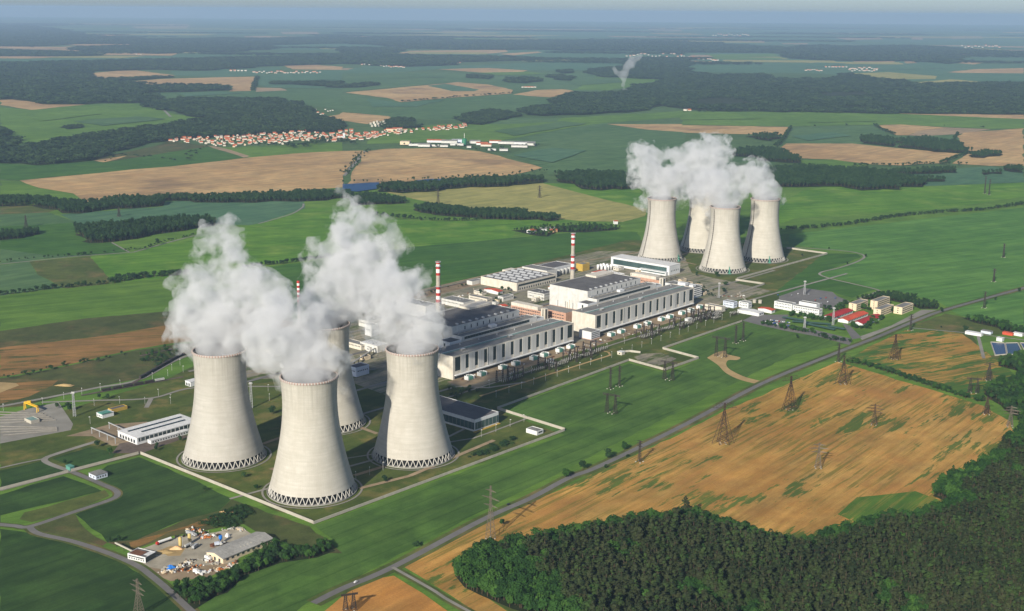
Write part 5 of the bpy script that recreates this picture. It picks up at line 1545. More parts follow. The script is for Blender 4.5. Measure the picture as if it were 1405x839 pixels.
def hedge(label, pts, sp, h, wr=1.0, kinds=('dark',), spread=3.0, gaps=0.04):
    sp = sp * 0.62 if sp < 10 else sp
    wr = wr * 1.2
    pts = smooth_line(px(pts), 5)
    out = []
    for i in range(len(pts) - 1):
        a, b = np.array(pts[i]), np.array(pts[i + 1])
        L = np.hypot(*(b - a))
        for k in range(max(1, int(L / sp))):
            if random.random() < gaps: continue
            out.append(a + (b - a) * random.random() + RNG.normal(0, spread, 2))
    P_ = np.array(out)
    far = P_[:, 1].min() > 3400
    return scatter("hedgerow", label, rows(P_, h, wr, kinds, hv=0.4, z=(ZF[0] if far else 0.3)), kinds)
_q = random.Random(9); hz_pts = []
for i in range(46):
    y = 12500 * (46000 / 12500) ** _q.random(); x = _q.uniform(-0.44, 0.46) * y
    bl = blob(x, y, _q.uniform(0.05, 0.22) * y, _q.uniform(0.015, 0.05) * y, 10, _q)
    pp = fill(bl, y * 0.006)
    if len(pp):
        hz_pts.append(rows(pp, 22, 1.0, ('far',), hv=0.2, z=ZF[0])); hz_pts[-1][:, 3] = y * 0.0065
scatter("distant_woods", "small scattered woods out towards the horizon", np.concatenate(hz_pts), ('far',))
hedge("long hedge between two green fields left of the plume", r4(-40,378, 60,370, 180,352, 270,345, 300,340, 425,330), 4.5, 8, 1.1)
hedge("thicker hedge stretch running behind the left plume", r4(440,328, 480,318, 620,300, 780,290), 3.2, 10, 1.1, spread=5)
hedge("hedge between the steam plumes", r4(1000,266, 1050,258, 1200,240, 1330,224, 1405,214), 3.5, 8, 1.1)
hedge("hedge across the bright field by the lake", r5(130,48, 230,58, 340,68, 420,72, 560,70), 6, 9, 1.0)
hedge("long hedge from the far towers to the right edge", r6(420,108, 560,98, 720,80, 900,52, 1100,35, 1200,30, 1320,15, 1450,-5), 4.5, 8, 1.1, spread=3.5)
hedge("hedge between the two barley fields", r6(685,650, 760,665, 830,685, 930,720, 1000,740, 1100,775, 1240,815), 2.4, 6.5, 1.2, ('dark', 'dec'), spread=2.5, gaps=0.02)
hedge("scattered bushes along the lane of the left green fields", l5(0,520, 180,495, 360,482, 500,472, 560,466, 740,450), 22, 6, 1.2, spread=3)
hedge("bushes along the curving lane under the rectangular wood", l5(815,440, 860,435, 930,430, 1000,400, 1150,365, 1260,340), 8, 5, 1.2, spread=4)
hedge("scattered bushes on the rough bank at the left", r4(0,716, 80,705, 200,685, 310,655, 400,645, 520,620), 13, 5, 1.2, spread=4)
hedge("line of trees beside the tan fields on the right", r3(790,518, 830,540, 872,556), 9, 10, 1.2)
hedge("hedge dividing the right tan fields", r3(1060,675, 1110,655, 1170,632, 1140,600, 1120,575, 1135,552), 8, 9, 1.2)
hedge("hedge up from the wood of the far steam", r3(385,605, 410,585, 430,555, 450,528), 9, 10, 1.2)
hedge("ragged tree line along the lower edge of the right fields", r3(700,690, 780,682, 900,685, 1000,678, 1160,680), 9, 9, 1.2, spread=8)
hedge("tree line along the top edge of the green fields", r3(0,462, 300,460, 600,466, 900,468, 1405,473), 30, 10, 1.4, ('far',), spread=4)
hedge("avenue between the two large tan fields", r2(92,620, 50,670, 5,722), 10, 9, 1.1, spread=9)
hedge("trees on the far shore of the lake", r2(20,756, 150,750, 300,744, 480,736, 700,720, 830,705), 12, 9, 1.0, spread=7)
hedge("tree line along the tan field of the centre plain", r2(240,421, 430,404, 600,391, 700,384), 20, 10, 1.4, ('far',), spread=4)
hedge("tree line right of the left tan field", r1(1055,318, 1045,345, 1035,372), 14, 12, 1.6, ('far',), spread=4)
hedge("low hedge below the village gardens", r1(860,600, 800,625, 740,660, 500,640, 430,668), 26, 7, 1.4, ('far',), spread=8)
hedge("far hedge on the teal fields of the right", r3(445,522, 560,520, 790,515, 1100,520, 1260,528), 40, 8, 1.4, ('far',), spread=3, gaps=0.5)
hedge("bushes among the factory sheds", r2(240,600, 350,605, 500,608, 600,625, 700,605, 820,598), 12, 8, 1.3, spread=10)
hedge("row of trees and cars' shade along the near edge of the car park", C(1040,420,10.04, 50,260, 160,275, 280,300, 380,320, 540,350, 760,390), 3.3, 7.5, 1.1, ('dec', 'dark'), spread=1.6)
hedge("clipped bush row further along the car park's edge", C(1040,420,10.04, 850,430, 950,460, 1060,480, 1170,495), 2.4, 7, 1.1, ('dark',), spread=2, gaps=0)
hedge("leafy trees before the long white office", C(1040,420,10.04, 400,140, 520,150, 640,165, 760,190, 900,205, 1010,230), 3.2, 8, 1.1, ('dec',), spread=3, gaps=0)
hedge("trees between the canteen huts", C(1030,370,5.854, 790,450, 850,470, 910,480, 960,450, 1010,410, 1050,395), 5, 7, 1.2, ('dec',), spread=3, gaps=0)
hedge("trees between the dormitory blocks", C(1030,370,5.854, 560,320, 660,330, 720,320, 780,280, 880,320, 960,330, 1100,350, 1150,340), 6, 8, 1.2, ('dec', 'dark'), spread=4, gaps=0)
hedge("low shrubs on the lawn below the glass hall", r8(520,205, 560,195, 620,170, 660,155, 700,135), 2.6, 4, 1.3, ('bush',), spread=3)
hedge("garden trees of the village", C(200,150,4.39, 180,200, 300,190, 450,190, 600,175, 800,165, 1000,165, 1200,165, 1400,160), 14, 9, 1.2, ('dark',), spread=45)
hedge("trees below the village church", C(200,150,4.39, 700,225, 850,225, 930,235, 1050,200, 1150,190, 1240,215), 8, 11, 1.3, ('dark',), spread=18)
hedge("garden trees of the eastern village", C(500,160,5.018, 10,130, 150,120, 300,112, 450,100, 600,82, 700,72), 14, 9, 1.2, ('dark',), spread=22)

# ---- single trees that stand apart
def tree(px_, py_, h, label, kind='dec', group=None, wr=1.1):
    x, y = G(px_, py_)
    cr = {'dec': DEC_C, 'dark': DARK_C, 'bush': BUSH_C, 'pine': PINE_C}[kind]
    t = thing("bush" if kind == 'bush' else "tree", label, "bush" if kind == 'bush' else "tree", (x, y, 0.35), random.uniform(0, 6.28), group)
    c = link("crown", random.choice(cr), t); c.scale = (h * wr, h * wr * 0.95, h)
    if kind != 'bush':
        c = link("trunk", DEC_T, t); c.scale = (h, h, h)
    return t
def q8(x, y): return (470 + x / S3, 559 + y / S3)
def q7(x, y): return (x / S3, 559 + y / S3)
def q6(x, y): return (935 + x / S3, 280 + y / S3)
tree(*q8(1155, 178), 12, "reddish roadside tree, farthest of the four along the main road", 'dec', wr=1.0)
tree(*q8(1090, 212), 12, "broad roadside tree, second farthest along the main road", 'dark', wr=1.35)
tree(*q8(985, 258), 12, "dark round roadside tree, second nearest along the main road", 'dark', wr=1.2)
tree(*q8(915, 288), 11, "paler low roadside tree, nearest of the four along the main road", 'dec', wr=1.4)
tree(*q8(1078, 252), 5, "small bush on the barley side of the main road", 'dark', wr=1.3)
tree(*q8(1168, 205), 4, "tiny bush at the verge below the reddish tree", 'bush')
tree(*q8(300, 572), 6, "low bush on the field side verge above the track junction", 'bush', wr=1.3)
tree(*q8(655, 488), 8, "thin tree beside the pylon at the main road", 'dec')
tree(*q8(175, 308), 8, "pair-like dark bush on the lawn between the near towers", 'dark', wr=1.2)
tree(*q7(840, 345), 6, "lone dark bush in the green field below the left tower", 'dark', wr=1.3)
tree(*q7(450, 555), 6, "dark tree by the road above the concrete works", 'dark')
tree(*q7(490, 550), 6, "spiky tree throwing a long shadow above the concrete works", 'dark')
tree(*q7(400, 165), 9, "leafy tree beside the free-standing gantry rail", 'dark', wr=1.3)
tree(*q7(450, 195), 9, "paler leafy tree between gantry and perimeter wall", 'dec', wr=1.3)
tree(*q7(1000, 290), 7, "dark shrub at the foot of the left cooling tower", 'dark', wr=1.5)
tree(*q7(1050, 335), 5, "wide low shrub between the left and nearest towers", 'dec', wr=1.9)
tree(*q7(265, 235), 6, "dark twin tree by the curved pale road", 'dark', wr=1.3)
tree(*q7(640, 180), 7, "round tree on the grass below the long white shed", 'dark', wr=1.2)
tree(*q7(740, 140), 7, "tree between the long white shed and the left tower", 'dark')
tree(*q7(1115, 30), 12, "dark tree between the left and nearest towers", 'dark', wr=1.2)
tree(*q6(1165, 528), 12, "large round dark tree on the track by the sewage works", 'dark', wr=1.2)
tree(*q6(1068, 445), 9, "dark tree where the wide pale apron meets the main road", 'dark')
tree(*q6(1385, 362), 9, "tree on the main road near the right edge", 'dark')
tree(*q6(1287, 397), 7, "small round tree on the main road's left verge", 'dark')
tree(*q6(755, 220), 8, "dark tree on the outer bend of the looping lane", 'dark')
tree(*q6(680, 250), 7, "small tree inside the looping lane", 'dark')
tree(*q6(605, 188), 6, "small tree on the upper lane beyond the towers", 'dark')
tree(*q6(62, 298), 10, "conical dark tree below the far front tower", 'dark', wr=0.9)
tree(*q6(145, 298), 10, "wide dark tree pair below the far front tower's right foot", 'dark', wr=1.8)
tree(*q6(180, 335), 8, "dark shrub mass left of the small walled yard", 'dark', wr=2.0)
tree(*q6(175, 362), 8, "darker shrub beside the pale path below the walled yard", 'dark', wr=1.6)
tree(*q6(475, 552), 7, "isolated bush in the green field before the car park", 'dark', wr=1.3)
tree(*q6(690, 568), 6, "dark bush at the car park's outer corner", 'dark', wr=1.6)
tree(*q6(1065, 510), 4, "small bush on the track left of the round tree", 'dark', wr=1.4)
tree(*q6(495, 215), 6, "dot-like dark tree by the perimeter path of the far towers", 'dark')
tree(*C(0, 250, 4.683, 1015, 405)[0], 15, "round dark tree by the lane under the rectangular wood", 'dark', wr=1.1)
tree(*C(0, 250, 4.683, 500, 478)[0], 8, "left of two small trees on the lane at the left", 'dark')
tree(*C(0, 250, 4.683, 550, 472)[0], 8, "right of two small trees on the lane at the left", 'dark')
tree(*C(640, 290, 5.994, 120, 690)[0], 11, "round green tree left of the red roofed shed", 'dark')
tree(*C(640, 290, 5.994, 290, 655)[0], 9, "left of the bush group before the skylit hall", 'dec', wr=1.3)
tree(*C(640, 290, 5.994, 345, 662)[0], 9, "right of the bush group before the skylit hall", 'dark', wr=1.3)
tree(*C(0, 480, 4.196, 400, 355)[0], 12, "dark tree beside the steel lattice mast", 'dark')
tree(*C(0, 480, 4.196, 330, 340)[0], 8, "smaller bush left of the steel lattice mast", 'dark', wr=1.3)
tree(*C(0, 480, 4.196, 570, 285)[0], 8, "tree beside the sidings", 'dark')
tree(*C(0, 480, 4.196, 620, 285)[0], 7, "wide bush beside the sidings", 'dark', wr=1.5)
tree(*C(0, 480, 4.196, 905, 565)[0], 7, "dark bush between long shed and perimeter wall", 'dark', wr=1.2)
# ------------------------------------------------------------------ perimeter wall
M_FENCE = mat("perimeter_wall_concrete", (0.44, 0.405, 0.34), 0.9, 0.15, 0.15)
def wall_line(label, pts, h=3.2, th=0.5, world_pts=False, m=None, name="perimeter_wall"):
    pts = pts if world_pts else [G(*p) for p in pts]
    o = pts[0]
    t = thing(name, label, "wall", (o[0], o[1], 0.4), 0)
    for i in range(len(pts) - 1):
        a = Vector((pts[i][0] - o[0], pts[i][1] - o[1])); b = Vector((pts[i + 1][0] - o[0], pts[i + 1][1] - o[1]))
        d = (b - a).normalized(); nn = Vector((-d.y, d.x)) * th / 2
        q = [a + nn, a - nn, b - nn, b + nn]
        MB().prism([(p.x, p.y) for p in q], 0, h).build("wall_run", m or M_FENCE, t)
    return t
wall_line("pale perimeter wall facing the concrete works, from the sidings to the nearest corner", [(193, 624), (430, 719.5)], 3.4)
wall_line("long grey-lit perimeter wall along the green field, past the right near tower", [(430.5, 720), (774.5, 592)], 3.0)
wall_line("pale perimeter wall step beside the small white gatehouse", [(775, 591.5), (682.5, 562.5)], 3.4)
wall_line("perimeter wall along the green field before the near turbine hall", [(682, 562), (862.5, 495.8)], 3.0)
wall_line("pale wall round the small gravel yard jutting into the green field", [(863, 495.6), (912, 509), (958.5, 493), (909.5, 479.8)], 3.4)
wall_line("perimeter wall before the far turbine hall, ending at the gate hall", [(909, 479.5), (1018, 442)], 3.0)
wall_line("pale wall round the small scrap yard below the far towers", r6(222, 315, 340, 332, 240, 366), 3.4)
wall_line("pale perimeter wall running down from the scrap yard towards the offices", r6(236, 368, 285, 425), 3.2)
wall_line("long thin perimeter wall from the scrap yard up past the far towers", r6(228, 310, 598, 207, 432, 184), 3.4)
wall_line("outer perimeter wall running left past the curved pale road", r7(568, 192, 292, 264), 2.6)
wall_line("outer perimeter wall leaving the picture at the left edge", r7(280, 268, -20, 346), 2.6)

# ------------------------------------------------------------------ pylons
def brace(m, a0, a1, b0, b1, k, r):
    """zigzag between two legs a and b"""
    a0, a1, b0, b1 = map(Vector, (a0, a1, b0, b1))
    for i in range(k):
        s, e = i / k, (i + 1) / k
        m.tube(a0.lerp(a1, s), b0.lerp(b1, e), r, 3, caps=False)
        m.tube(b0.lerp(b1, s), a0.lerp(a1, e), r, 3, caps=False)
def lattice(m, w0, w1, z0, z1, k, r, ox=0, oy=0, br=None):
    c0 = [(ox + sx * w0, oy + sy * w0, z0) for sx, sy in ((-1, -1), (1, -1), (1, 1), (-1, 1))]
    c1 = [(ox + sx * w1, oy + sy * w1, z1) for sx, sy in ((-1, -1), (1, -1), (1, 1), (-1, 1))]
    for i in range(4):
        m.tube(c0[i], c1[i], r, 4)
        j = (i + 1) % 4
        brace(m, c0[i], c1[i], c0[j], c1[j], k, br or r * 0.6)
def arm(m, z, L, r, depth=1.6, ang=0.0, w=0.8):
    ca, sa = math.cos(ang), math.sin(ang)
    for s in (-1, 1):
        tip = (s * L * ca, s * L * sa, z)
        for q in (-w, w):
            m.tube((-q * sa, q * ca, z), tip, r, 3)
            m.tube((-q * sa, q * ca, z + depth), tip, r, 3)
        brace(m, (0, 0, z + depth), tip, (-w * sa, w * ca, z), tip, 4, r * 0.7)
def pylon(px_, py_, tx, ty, kind, label, rot=0.0, col=None, cat="pylon", scale=None):
    x, y = G(px_, py_)
    H = max(12.0, GY(tx, ty, y)[1]) if scale is None else scale
    t = thing("power_pylon", label, cat, (x, y, 0.4), R(90 - AZ) + rot)
    r = 0.27 if y < 2300 else 0.45
    m = MB(); a = MB()
    M = col or M_STEELD
    if kind == 'lattice':
        r *= 0.8
        lattice(m, 3.6, 0.9, 0, H * 0.62, 7, r); lattice(m, 0.9, 0.5, H * 0.62, H, 6, r * 0.8)
        for z, L in ((H * 0.62, 9), (H * 0.76, 11.5), (H * 0.90, 7)):
            arm(a, z, L, r * 0.6, 1.5, R(90))
    elif kind == 'portal':
        for s in (-1, 1):
            lattice(m, 2.2, 0.6, 0, H * 0.86, 7, r * 0.85, 0, s * H * 0.20)
            m.tube((0, s * H * 0.17, H * 0.86), (0, s * H * 0.14, H), r * 0.7, 3)
        for z in (H * 0.80, H * 0.86):
            a.tube((-0.6, 0, z), (0.6, 0, z), r * 0.9, 4)
            a.tube((-0.6, -H * 0.42, z), (-0.6, H * 0.42, z), r * 0.8, 4); a.tube((0.6, -H * 0.42, z), (0.6, H * 0.42, z), r * 0.8, 4)
        brace(a, (-0.6, -H * 0.42, H * 0.80), (-0.6, H * 0.42, H * 0.80), (0.6, -H * 0.42, H * 0.86), (0.6, H * 0.42, H * 0.86), 14, r * 0.5)
        for s in (-1, 1): a.tube((0, s * H * 0.2, H * 0.12), (0, s * H * 0.16, H * 0.84), r * 0.5, 3)
        brace(a, (0, -H * 0.2, H * 0.1), (0, -H * 0.16, H * 0.8), (0, H * 0.2, H * 0.1), (0, H * 0.16, H * 0.8), 1, r * 0.5)
    elif kind == 'vee':
        # splayed A-frame leg pairs that meet at the head
        for s in (-1, 1):
            if s < 0: lattice(m, H * 0.12, 0.9, 0, H * 0.72, 7, r * 1.05); lattice(m, 0.9, 0.7, H * 0.72, H * 0.97, 4, r)
            m.tube((0, s * H * 0.26, 0), (0, s * 0.8, H * 0.80), r * 1.1, 4)
            brace(m, (0, s * H * 0.26, 0), (0, s * 0.8, H * 0.8), (s * 0.6, 0, 0), (0, 0, H * 0.8), 5, r * 0.5)
        a.tube((0, -H * 0.28, H * 0.86), (0, H * 0.28, H * 0.86), r, 4); a.tube((0, -H * 0.20, H * 0.97), (0, H * 0.20, H * 0.97), r * 0.8, 4)
        brace(a, (0, -H * 0.28, H * 0.86), (0, H * 0.28, H * 0.86), (0, -H * 0.2, H * 0.97), (0, H * 0.2, H * 0.97), 6, r * 0.5)
    else:  # mast
        lattice(m, 1.5, 0.5, 0, H, 9, r * 0.8)
        for z in (H * 0.75, H * 0.88, H * 0.99):
            arm(a, z, 4.5, r * 0.5, 0.8, R(90), 0.4)
    m.build("lattice_frame", M, t); a.build("cross_arms", M, t)
    base = MB()
    for sx, sy in ((-1, -1), (1, -1), (1, 1), (-1, 1)):
        base.box(sx * 3 - 0.6, sy * 3 - 0.6, -0.2, sx * 3 + 0.6, sy * 3 + 0.6, 0.6)
    base.build("footing", W['conc'], t)
    return t
M_GALV = mat("pale_galvanised_lattice", (0.15, 0.125, 0.095), 0.6, 0.2, 0.5)
M_RUSTY = mat("rust_brown_lattice", (0.055, 0.030, 0.020), 0.7, 0.2, 0.5)
c1050 = lambda x, y: (1050 + x / 4.663, 440 + y / 4.663)
c820 = lambda x, y: (820 + x / 3.813, 380 + y / 3.813)
cR_ = lambda x, y: (1240 + x / 4.194, 400 + y / 4.194)
pylon(673, 740, 671, 667, 'lattice', "tall pale pylon beside the main road at the tip of the barley field", col=M_GALV)
pylon(*c1050(155, 572), *c1050(165, 350), 'vee', "dark splayed pylon in the green-streaked corner of the barley field", R(60), M_RUSTY)
pylon(*c1050(495, 408), *c1050(505, 222), 'vee', "wide dark pylon at the top corner of the big barley field", R(40), M_RUSTY)
pylon(*c1050(695, 668), *c1050(685, 535), 'lattice', "thin rusty pylon near the middle of the big barley field", R(20), M_RUSTY)
pylon(*c1050(825, 250), *c1050(832, 85), 'vee', "large dark pylon on the smaller patchy barley field", R(50), M_RUSTY)
pylon(*c1050(467, 265), *c1050(467, 150), 'mast', "slim dark mast beside the main road opposite the car park bushes")
pylon(1122.3, 642.6, 1128, 608, 'lattice', "pale tangled pylon in the lower barley field", R(35), M_GALV)
pylon(992, 609, 997, 552, 'vee', "rust brown pylon near the road in the middle of the barley edge", R(45), M_RUSTY)
pylon(*cR_(475, 708), *cR_(460, 610), 'vee', "squat dark pylon at the right end of the hedge between barley fields", R(30), M_RUSTY)
pylon(*cR_(610, 780), *cR_(618, 660), 'lattice', "pale pylon against the trees at the right end of the barley field", R(30), M_GALV)
pylon(*cR_(487, 515), *cR_(495, 410), 'vee', "dark pylon at the rounded end of the patchy field", R(30), M_STEELD)
pylon(*cR_(400, 585), *cR_(402, 488), 'portal', "boxy dark pylon left of the thicket on the patchy field", R(30), M_STEELD)
pylon(*cR_(38, 225), *cR_(42, 135), 'mast', "slim dark mast at the bend of the patchy field by the main road")
pylon(*cR_(462, 97), *cR_(465, 5), 'mast', "slim mast on the main road just before the right edge")
pylon(*q6(1320, 220), *q6(1322, 165), 'mast', "distant slim mast high in the right green field")
pylon(*q6(1280, 320), *q6(1284, 268), 'mast', "distant slim mast lower in the right green field")
pylon(*q6(160, 628), *q6(158, 535), 'portal', "broad dark pylon standing on the sandy patch in the green field", R(10))
pylon(*q6(222, 572), *q6(224, 500), 'mast', "left of two slim dark masts near the gate hall")
pylon(*q6(252, 562), *q6(254, 488), 'mast', "right of two slim dark masts near the gate hall")
pylon(*c820(70, 715), *c820(62, 600), 'portal', "near twin-legged pylon in the green field before the turbine halls", R(10))
pylon(*c820(66, 588), *c820(70, 478), 'mast', "left slim mast behind the near twin-legged pylon")
pylon(*c820(113, 574), *c820(114, 468), 'mast', "right slim mast behind the near twin-legged pylon")
pylon(*c820(370, 540), *c820(376, 430), 'portal', "dark twin-legged pylon touching the corner of the walled gravel yard", R(10))
pylon(191, 845, 190, 795, 'lattice', "pale pylon cut by the bottom edge at the left", 0, M_GALV)
pylon(*q8(1218, 225), *q8(1219, 140), 'mast', "rust coloured mast on the barley side of the main road")
pylon(480, 838, 480, 812, 'portal', "low dark gantry pylon at the bottom edge by the main road", R(60))
pylon(*(470 + 392 / S3, 840 / S3), *(470 + 393 / S3, 780 / S3), 'lattice', "far pylon by the ripe yellow field, left one", 0, M_STEELD)
pylon(*(470 + 808 / S3, 812 / S3), *(470 + 803 / S3, 762 / S3), 'lattice', "far pylon by the ripe yellow field, right one", 0, M_STEELD)
pylon(*(935 + 1243 / S3, 795 / S3), *(935 + 1245 / S3, 725 / S3), 'mast', "far mast at the top right, left of a pair")
pylon(*(935 + 1261 / S3, 800 / S3), *(935 + 1263 / S3, 738 / S3), 'mast', "far mast at the top right, right of a pair")
pylon(*C(0, 250, 4.683, 168, 292)[0], *C(0, 250, 4.683, 168, 215)[0], 'lattice', "far pylon above the small left copse")
pylon(*C(0, 250, 4.683, 765, 222)[0], *C(0, 250, 4.683, 765, 165)[0], 'lattice', "far pylon before the long dark wood strip")

# ------------------------------------------------------------------ switchyard before the turbine halls
def make_gantry():
    t = thing("switchyard_gantry", "dark lattice gantry of the switchyard before the turbine halls", "gantry", (0, 0, 0.4), 0, "gantries of the switchyard")
    for s in (-1, 1):
        m = MB(); lattice(m, 1.1, 0.35, 0, 16, 6, 0.24, 0, s * 6); m.build("post", M_STEELD, t)
    m = MB()
    for z in (13.6, 14.8): m.tube((0, -6, z), (0, 6, z), 0.22, 4)
    brace(m, (0, -6, 13.6), (0, 6, 13.6), (0, -6, 14.8), (0, 6, 14.8), 8, 0.12); m.build("beam", M_STEELD, t)
    for k in (-4, 0, 4): MB().tube((0, k, 11.2), (0, k, 13.5), 0.35, 6).build("insulator", W['metal'], t)
    return t
def make_bay():
    t = thing("switchgear_bay", "low row of dark switchgear frames and pale insulators on the lawn", "switchgear", (0, 0, 0.4), 0, "switchgear bays on the lawn")
    m = MB(); i_ = MB()
    for k in range(5):
        for j in range(3):
            x, y = k * 4.2, j * 3.4
            m.tube((x, y, 0), (x, y, 3.6), 0.28, 4); i_.tube((x, y, 3.6), (x, y, 5.6), 0.32, 6)
        m.tube((k * 4.2, 0, 3.7), (k * 4.2, 6.8, 3.7), 0.22, 4)
    for j in range(3): m.tube((0, j * 3.4, 5.7), (16.8, j * 3.4, 5.7), 0.14, 4)
    o_ = len(m.v); m.v += i_.v; m.f += [tuple(k + o_ for k in q) for q in i_.f]; m.mi += [1] * len(i_.f)
    m.build("frame", [M_STEELD, W['tank']], t)
    return t
def make_trafo():
    t = thing("transformer", "teal transformer between white fire walls at the foot of a turbine hall", "transformer", (0, 0, 0.4), 0, "transformers along the turbine halls")
    MB().box(0, -4, 0, 7, 4, 4.6).box(7.3, -3, 0, 8.8, 3, 4.2).build("tank", W['green'], t)
    MB().box(-2.0, -3.5, 0, -1.2, 4.0, 5.4).build("fire_wall", W['clean'], t)
    MB().box(9.6, -3.5, 0, 10.4, 4.0, 5.4).build("fire_wall", W['clean'], t)
    b = MB()
    for k in (1.4, 3.5, 5.6): b.tube((k, 0, 4.6), (k, -0.8, 7.4), 0.3, 6)
    b.build("bushing", W['tank'], t)
    MB().tube((1, 2.8, 5.7), (6, 2.8, 5.7), 0.8, 10).build("conservator", W['whp'], t)
    return t
pg, pb, pt = make_gantry(), make_bay(), make_trafo()
for p in (pg, pb, pt): reg(p)
bpy.context.view_layer.update()
def put(proto, first, u, w, rz=0.0, sc=1.0):
    o = proto if first else copy_tree(proto)
    (x, y, z), r = place(u, w)
    o.location = (x, y, z); o.rotation_euler = (0, 0, r + rz); o.scale = (sc, sc, sc)
    return o
g_sp = []
for base in (0, 326):
    for (u, w) in ((38, -52), (46, -66), (64, -50), (72, -60), (128, -52), (128, -72), (146, -52), (188, -48), (188, -62), (200, -50), (214, -54), (214, -68), (232, -52), (250, -50)):
        g_sp.append((base + u, w))
for i, (u, w) in enumerate(g_sp): put(pg, i == 0, u, w, R(random.choice((0, 90, 0))), random.uniform(0.8, 1.15))
b_sp = []
for base in (0, 326):
    for k, (u, w) in enumerate(((30, -62), (52, -62), (84, -56), (104, -58), (132, -64), (150, -64), (168, -58), (192, -58), (212, -62), (232, -60), (252, -58))):
        b_sp.append((base + u, w - 4))
b_sp += [(560, -70), (575, -60), (590, -84), (540, -80)]
for i, (u, w) in enumerate(b_sp): put(pb, i == 0, u, w)
t_sp = [(b + u, -14) for b in (0, 326) for u in (14, 40, 84, 112, 152, 176, 212, 238)] + [(596, -12)]
for i, (u, w) in enumerate(t_sp): put(pt, i == 0, u, w)
hut = bld("relay_hut", "small white relay hut among the near switchgear", "hut", 155, -44, 10, 6, 4, 'clean', 'whiter', par=0.0); win(hut, 'F', 1, 9, 2, 1, 2.6, 0.4, 'winl')
hut = bld("relay_hut", "small white relay hut among the far switchgear", "hut", 505, -50, 12, 6, 4, 'clean', 'whiter', par=0.0); win(hut, 'F', 1, 11, 2, 1, 2.6, 0.4, 'winl')
hut = bld("pump_house", "small white house on the walled gravel yard", "hut", 262, -94, 8, 8, 4, 'cream', 'whiter', par=0.0); win(hut, 'N', 1, 7, 1, 1, 2.6, 0.4, 'winl')
wall_line("curved pale retaining wall on the walled gravel yard", [P(272, -84), P(285, -92), P(290, -108)], 3.0, 0.6, True, W['conc'], "retaining_wall")
(x0, y0) = G(*q8(770, 112))
hut = bld("gatehouse", "small white gatehouse with a dark window on the lawn beside the wall step", "hut", 0, 0, 12, 17, 5, 'clean', 'greyl', xy=G(*q8(797, 117)))
win(hut, 'F', 2, 11, 1, 1.8, 3.6, 0.8, 'winl')
# ------------------------------------------------------------------ masts, lamps
def make_lamp():
    t = thing("lamp_post", "slim pale lamp post inside the plant's perimeter", "lamp post", (0, 0, 0.4), 0, "lamp posts of the plant")
    MB().tube((0, 0, 0), (0, 0, 9), 0.22, 5, 0.14).build("post", W['tank'], t)
    MB().box(-1.3, -0.3, 8.9, 0.4, 0.3, 9.3).build("lamp_head", W['whp'], t)
    return t
pl = make_lamp(); reg(pl)
sp = [P(u, -97 + 0.02 * u) for u in range(-20, 640, 26)] + [P(u, -58) for u in range(10, 620, 44)]
sp += [P(-205 - k * 20, -185 + 0 * k) for k in range(10)] + [P(-150 + k * 26, -190) for k in range(4)]
sp += [G(*C(0, 480, 4.196, *q)[0]) for q in ((20, 355), (247, 320), (368, 288), (472, 262), (578, 235), (693, 215), (543, 325), (690, 312), (835, 315), (913, 268), (983, 315), (967, 155), (990, 122), (1037, 92), (1055, 132), (878, 172), (520, 430))]
sp += [G(*q4) for q4 in r4(1105, 808, 1100, 770, 700, 812)]
for i, (x, y) in enumerate(sp):
    o = pl if i == 0 else copy_tree(pl)
    o.location = (x, y, 0.4); o.rotation_euler = (0, 0, random.uniform(0, 6.28))
def mast(px_, py_, H, label):
    x, y = G(px_, py_)
    t = thing("lighting_mast", label, "mast", (x, y, 0.4), 0)
    m = MB(); lattice(m, 1.4, 0.9, 0, H, 9, 0.22); m.build("lattice_frame", W['metal'], t)
    MB().box(-2.4, -2.4, H, 2.4, 2.4, H + 0.5).box(-2, -0.4, H + 0.5, 2, 0.4, H + 1.8).build("platform", W['tank'], t)
mast(102.5, 572, 30, "tall steel lattice mast between the yellow crane and the teal roofed hut")
mast(*C(1030, 370, 5.854, 430, 205)[0], 24, "tall white lighting mast on the upper car park")
mast(*C(1030, 370, 5.854, 660, 450)[0], 28, "tall white lighting mast before the left crimson roof")
mast(*C(1040, 420, 10.04, 640, 300)[0], 16, "white lamp mast among the parked cars")
mast(*C(920, 370, 8.387, 555, 330)[0], 26, "white lighting mast behind the pale blue block")
mast(*r4(1032, 838)[0], 32, "steel lighting mast between the left and nearest cooling towers")

# ------------------------------------------------------------------ parked cars
CAR_COL = [mat("car_" + n_, c_, 0.35, 0.05, 1.0, 0.5) for n_, c_ in (("white", (0.7, 0.7, 0.7)), ("silver", (0.35, 0.36, 0.38)), ("blue", (0.03, 0.10, 0.35)), ("red", (0.40, 0.03, 0.02)), ("black", (0.02, 0.02, 0.025)))]
CAR_N = ["white", "silver", "blue", "red", "black"]
def car_body():
    m = MB()
    pr_ = [(-2.1, 0.45), (-2.15, 0.95), (-1.5, 1.02), (-1.0, 1.5), (0.7, 1.52), (1.3, 1.0), (2.1, 0.85), (2.15, 0.45)]
    v = [(x, -0.85, z) for x, z in pr_] + [(x, 0.85, z) for x, z in pr_]
    n = len(pr_)
    m.add(v, [tuple(range(n)), tuple(range(2 * n - 1, n - 1, -1))] + [(i, i + n, (i + 1) % n + n, (i + 1) % n) for i in range(n)])
    return m
car_glass = MB().box(-1.25, -0.88, 1.05, 0.95, 0.88, 1.40).mesh("windows", W['win'])
wh = MB()
wheel_me = MB().tube((0, -0.12, 0), (0, 0.12, 0), 0.33, 10).mesh("wheel", M_BLACK)
car_me = [car_body().mesh("body", c_) for c_ in CAR_COL]
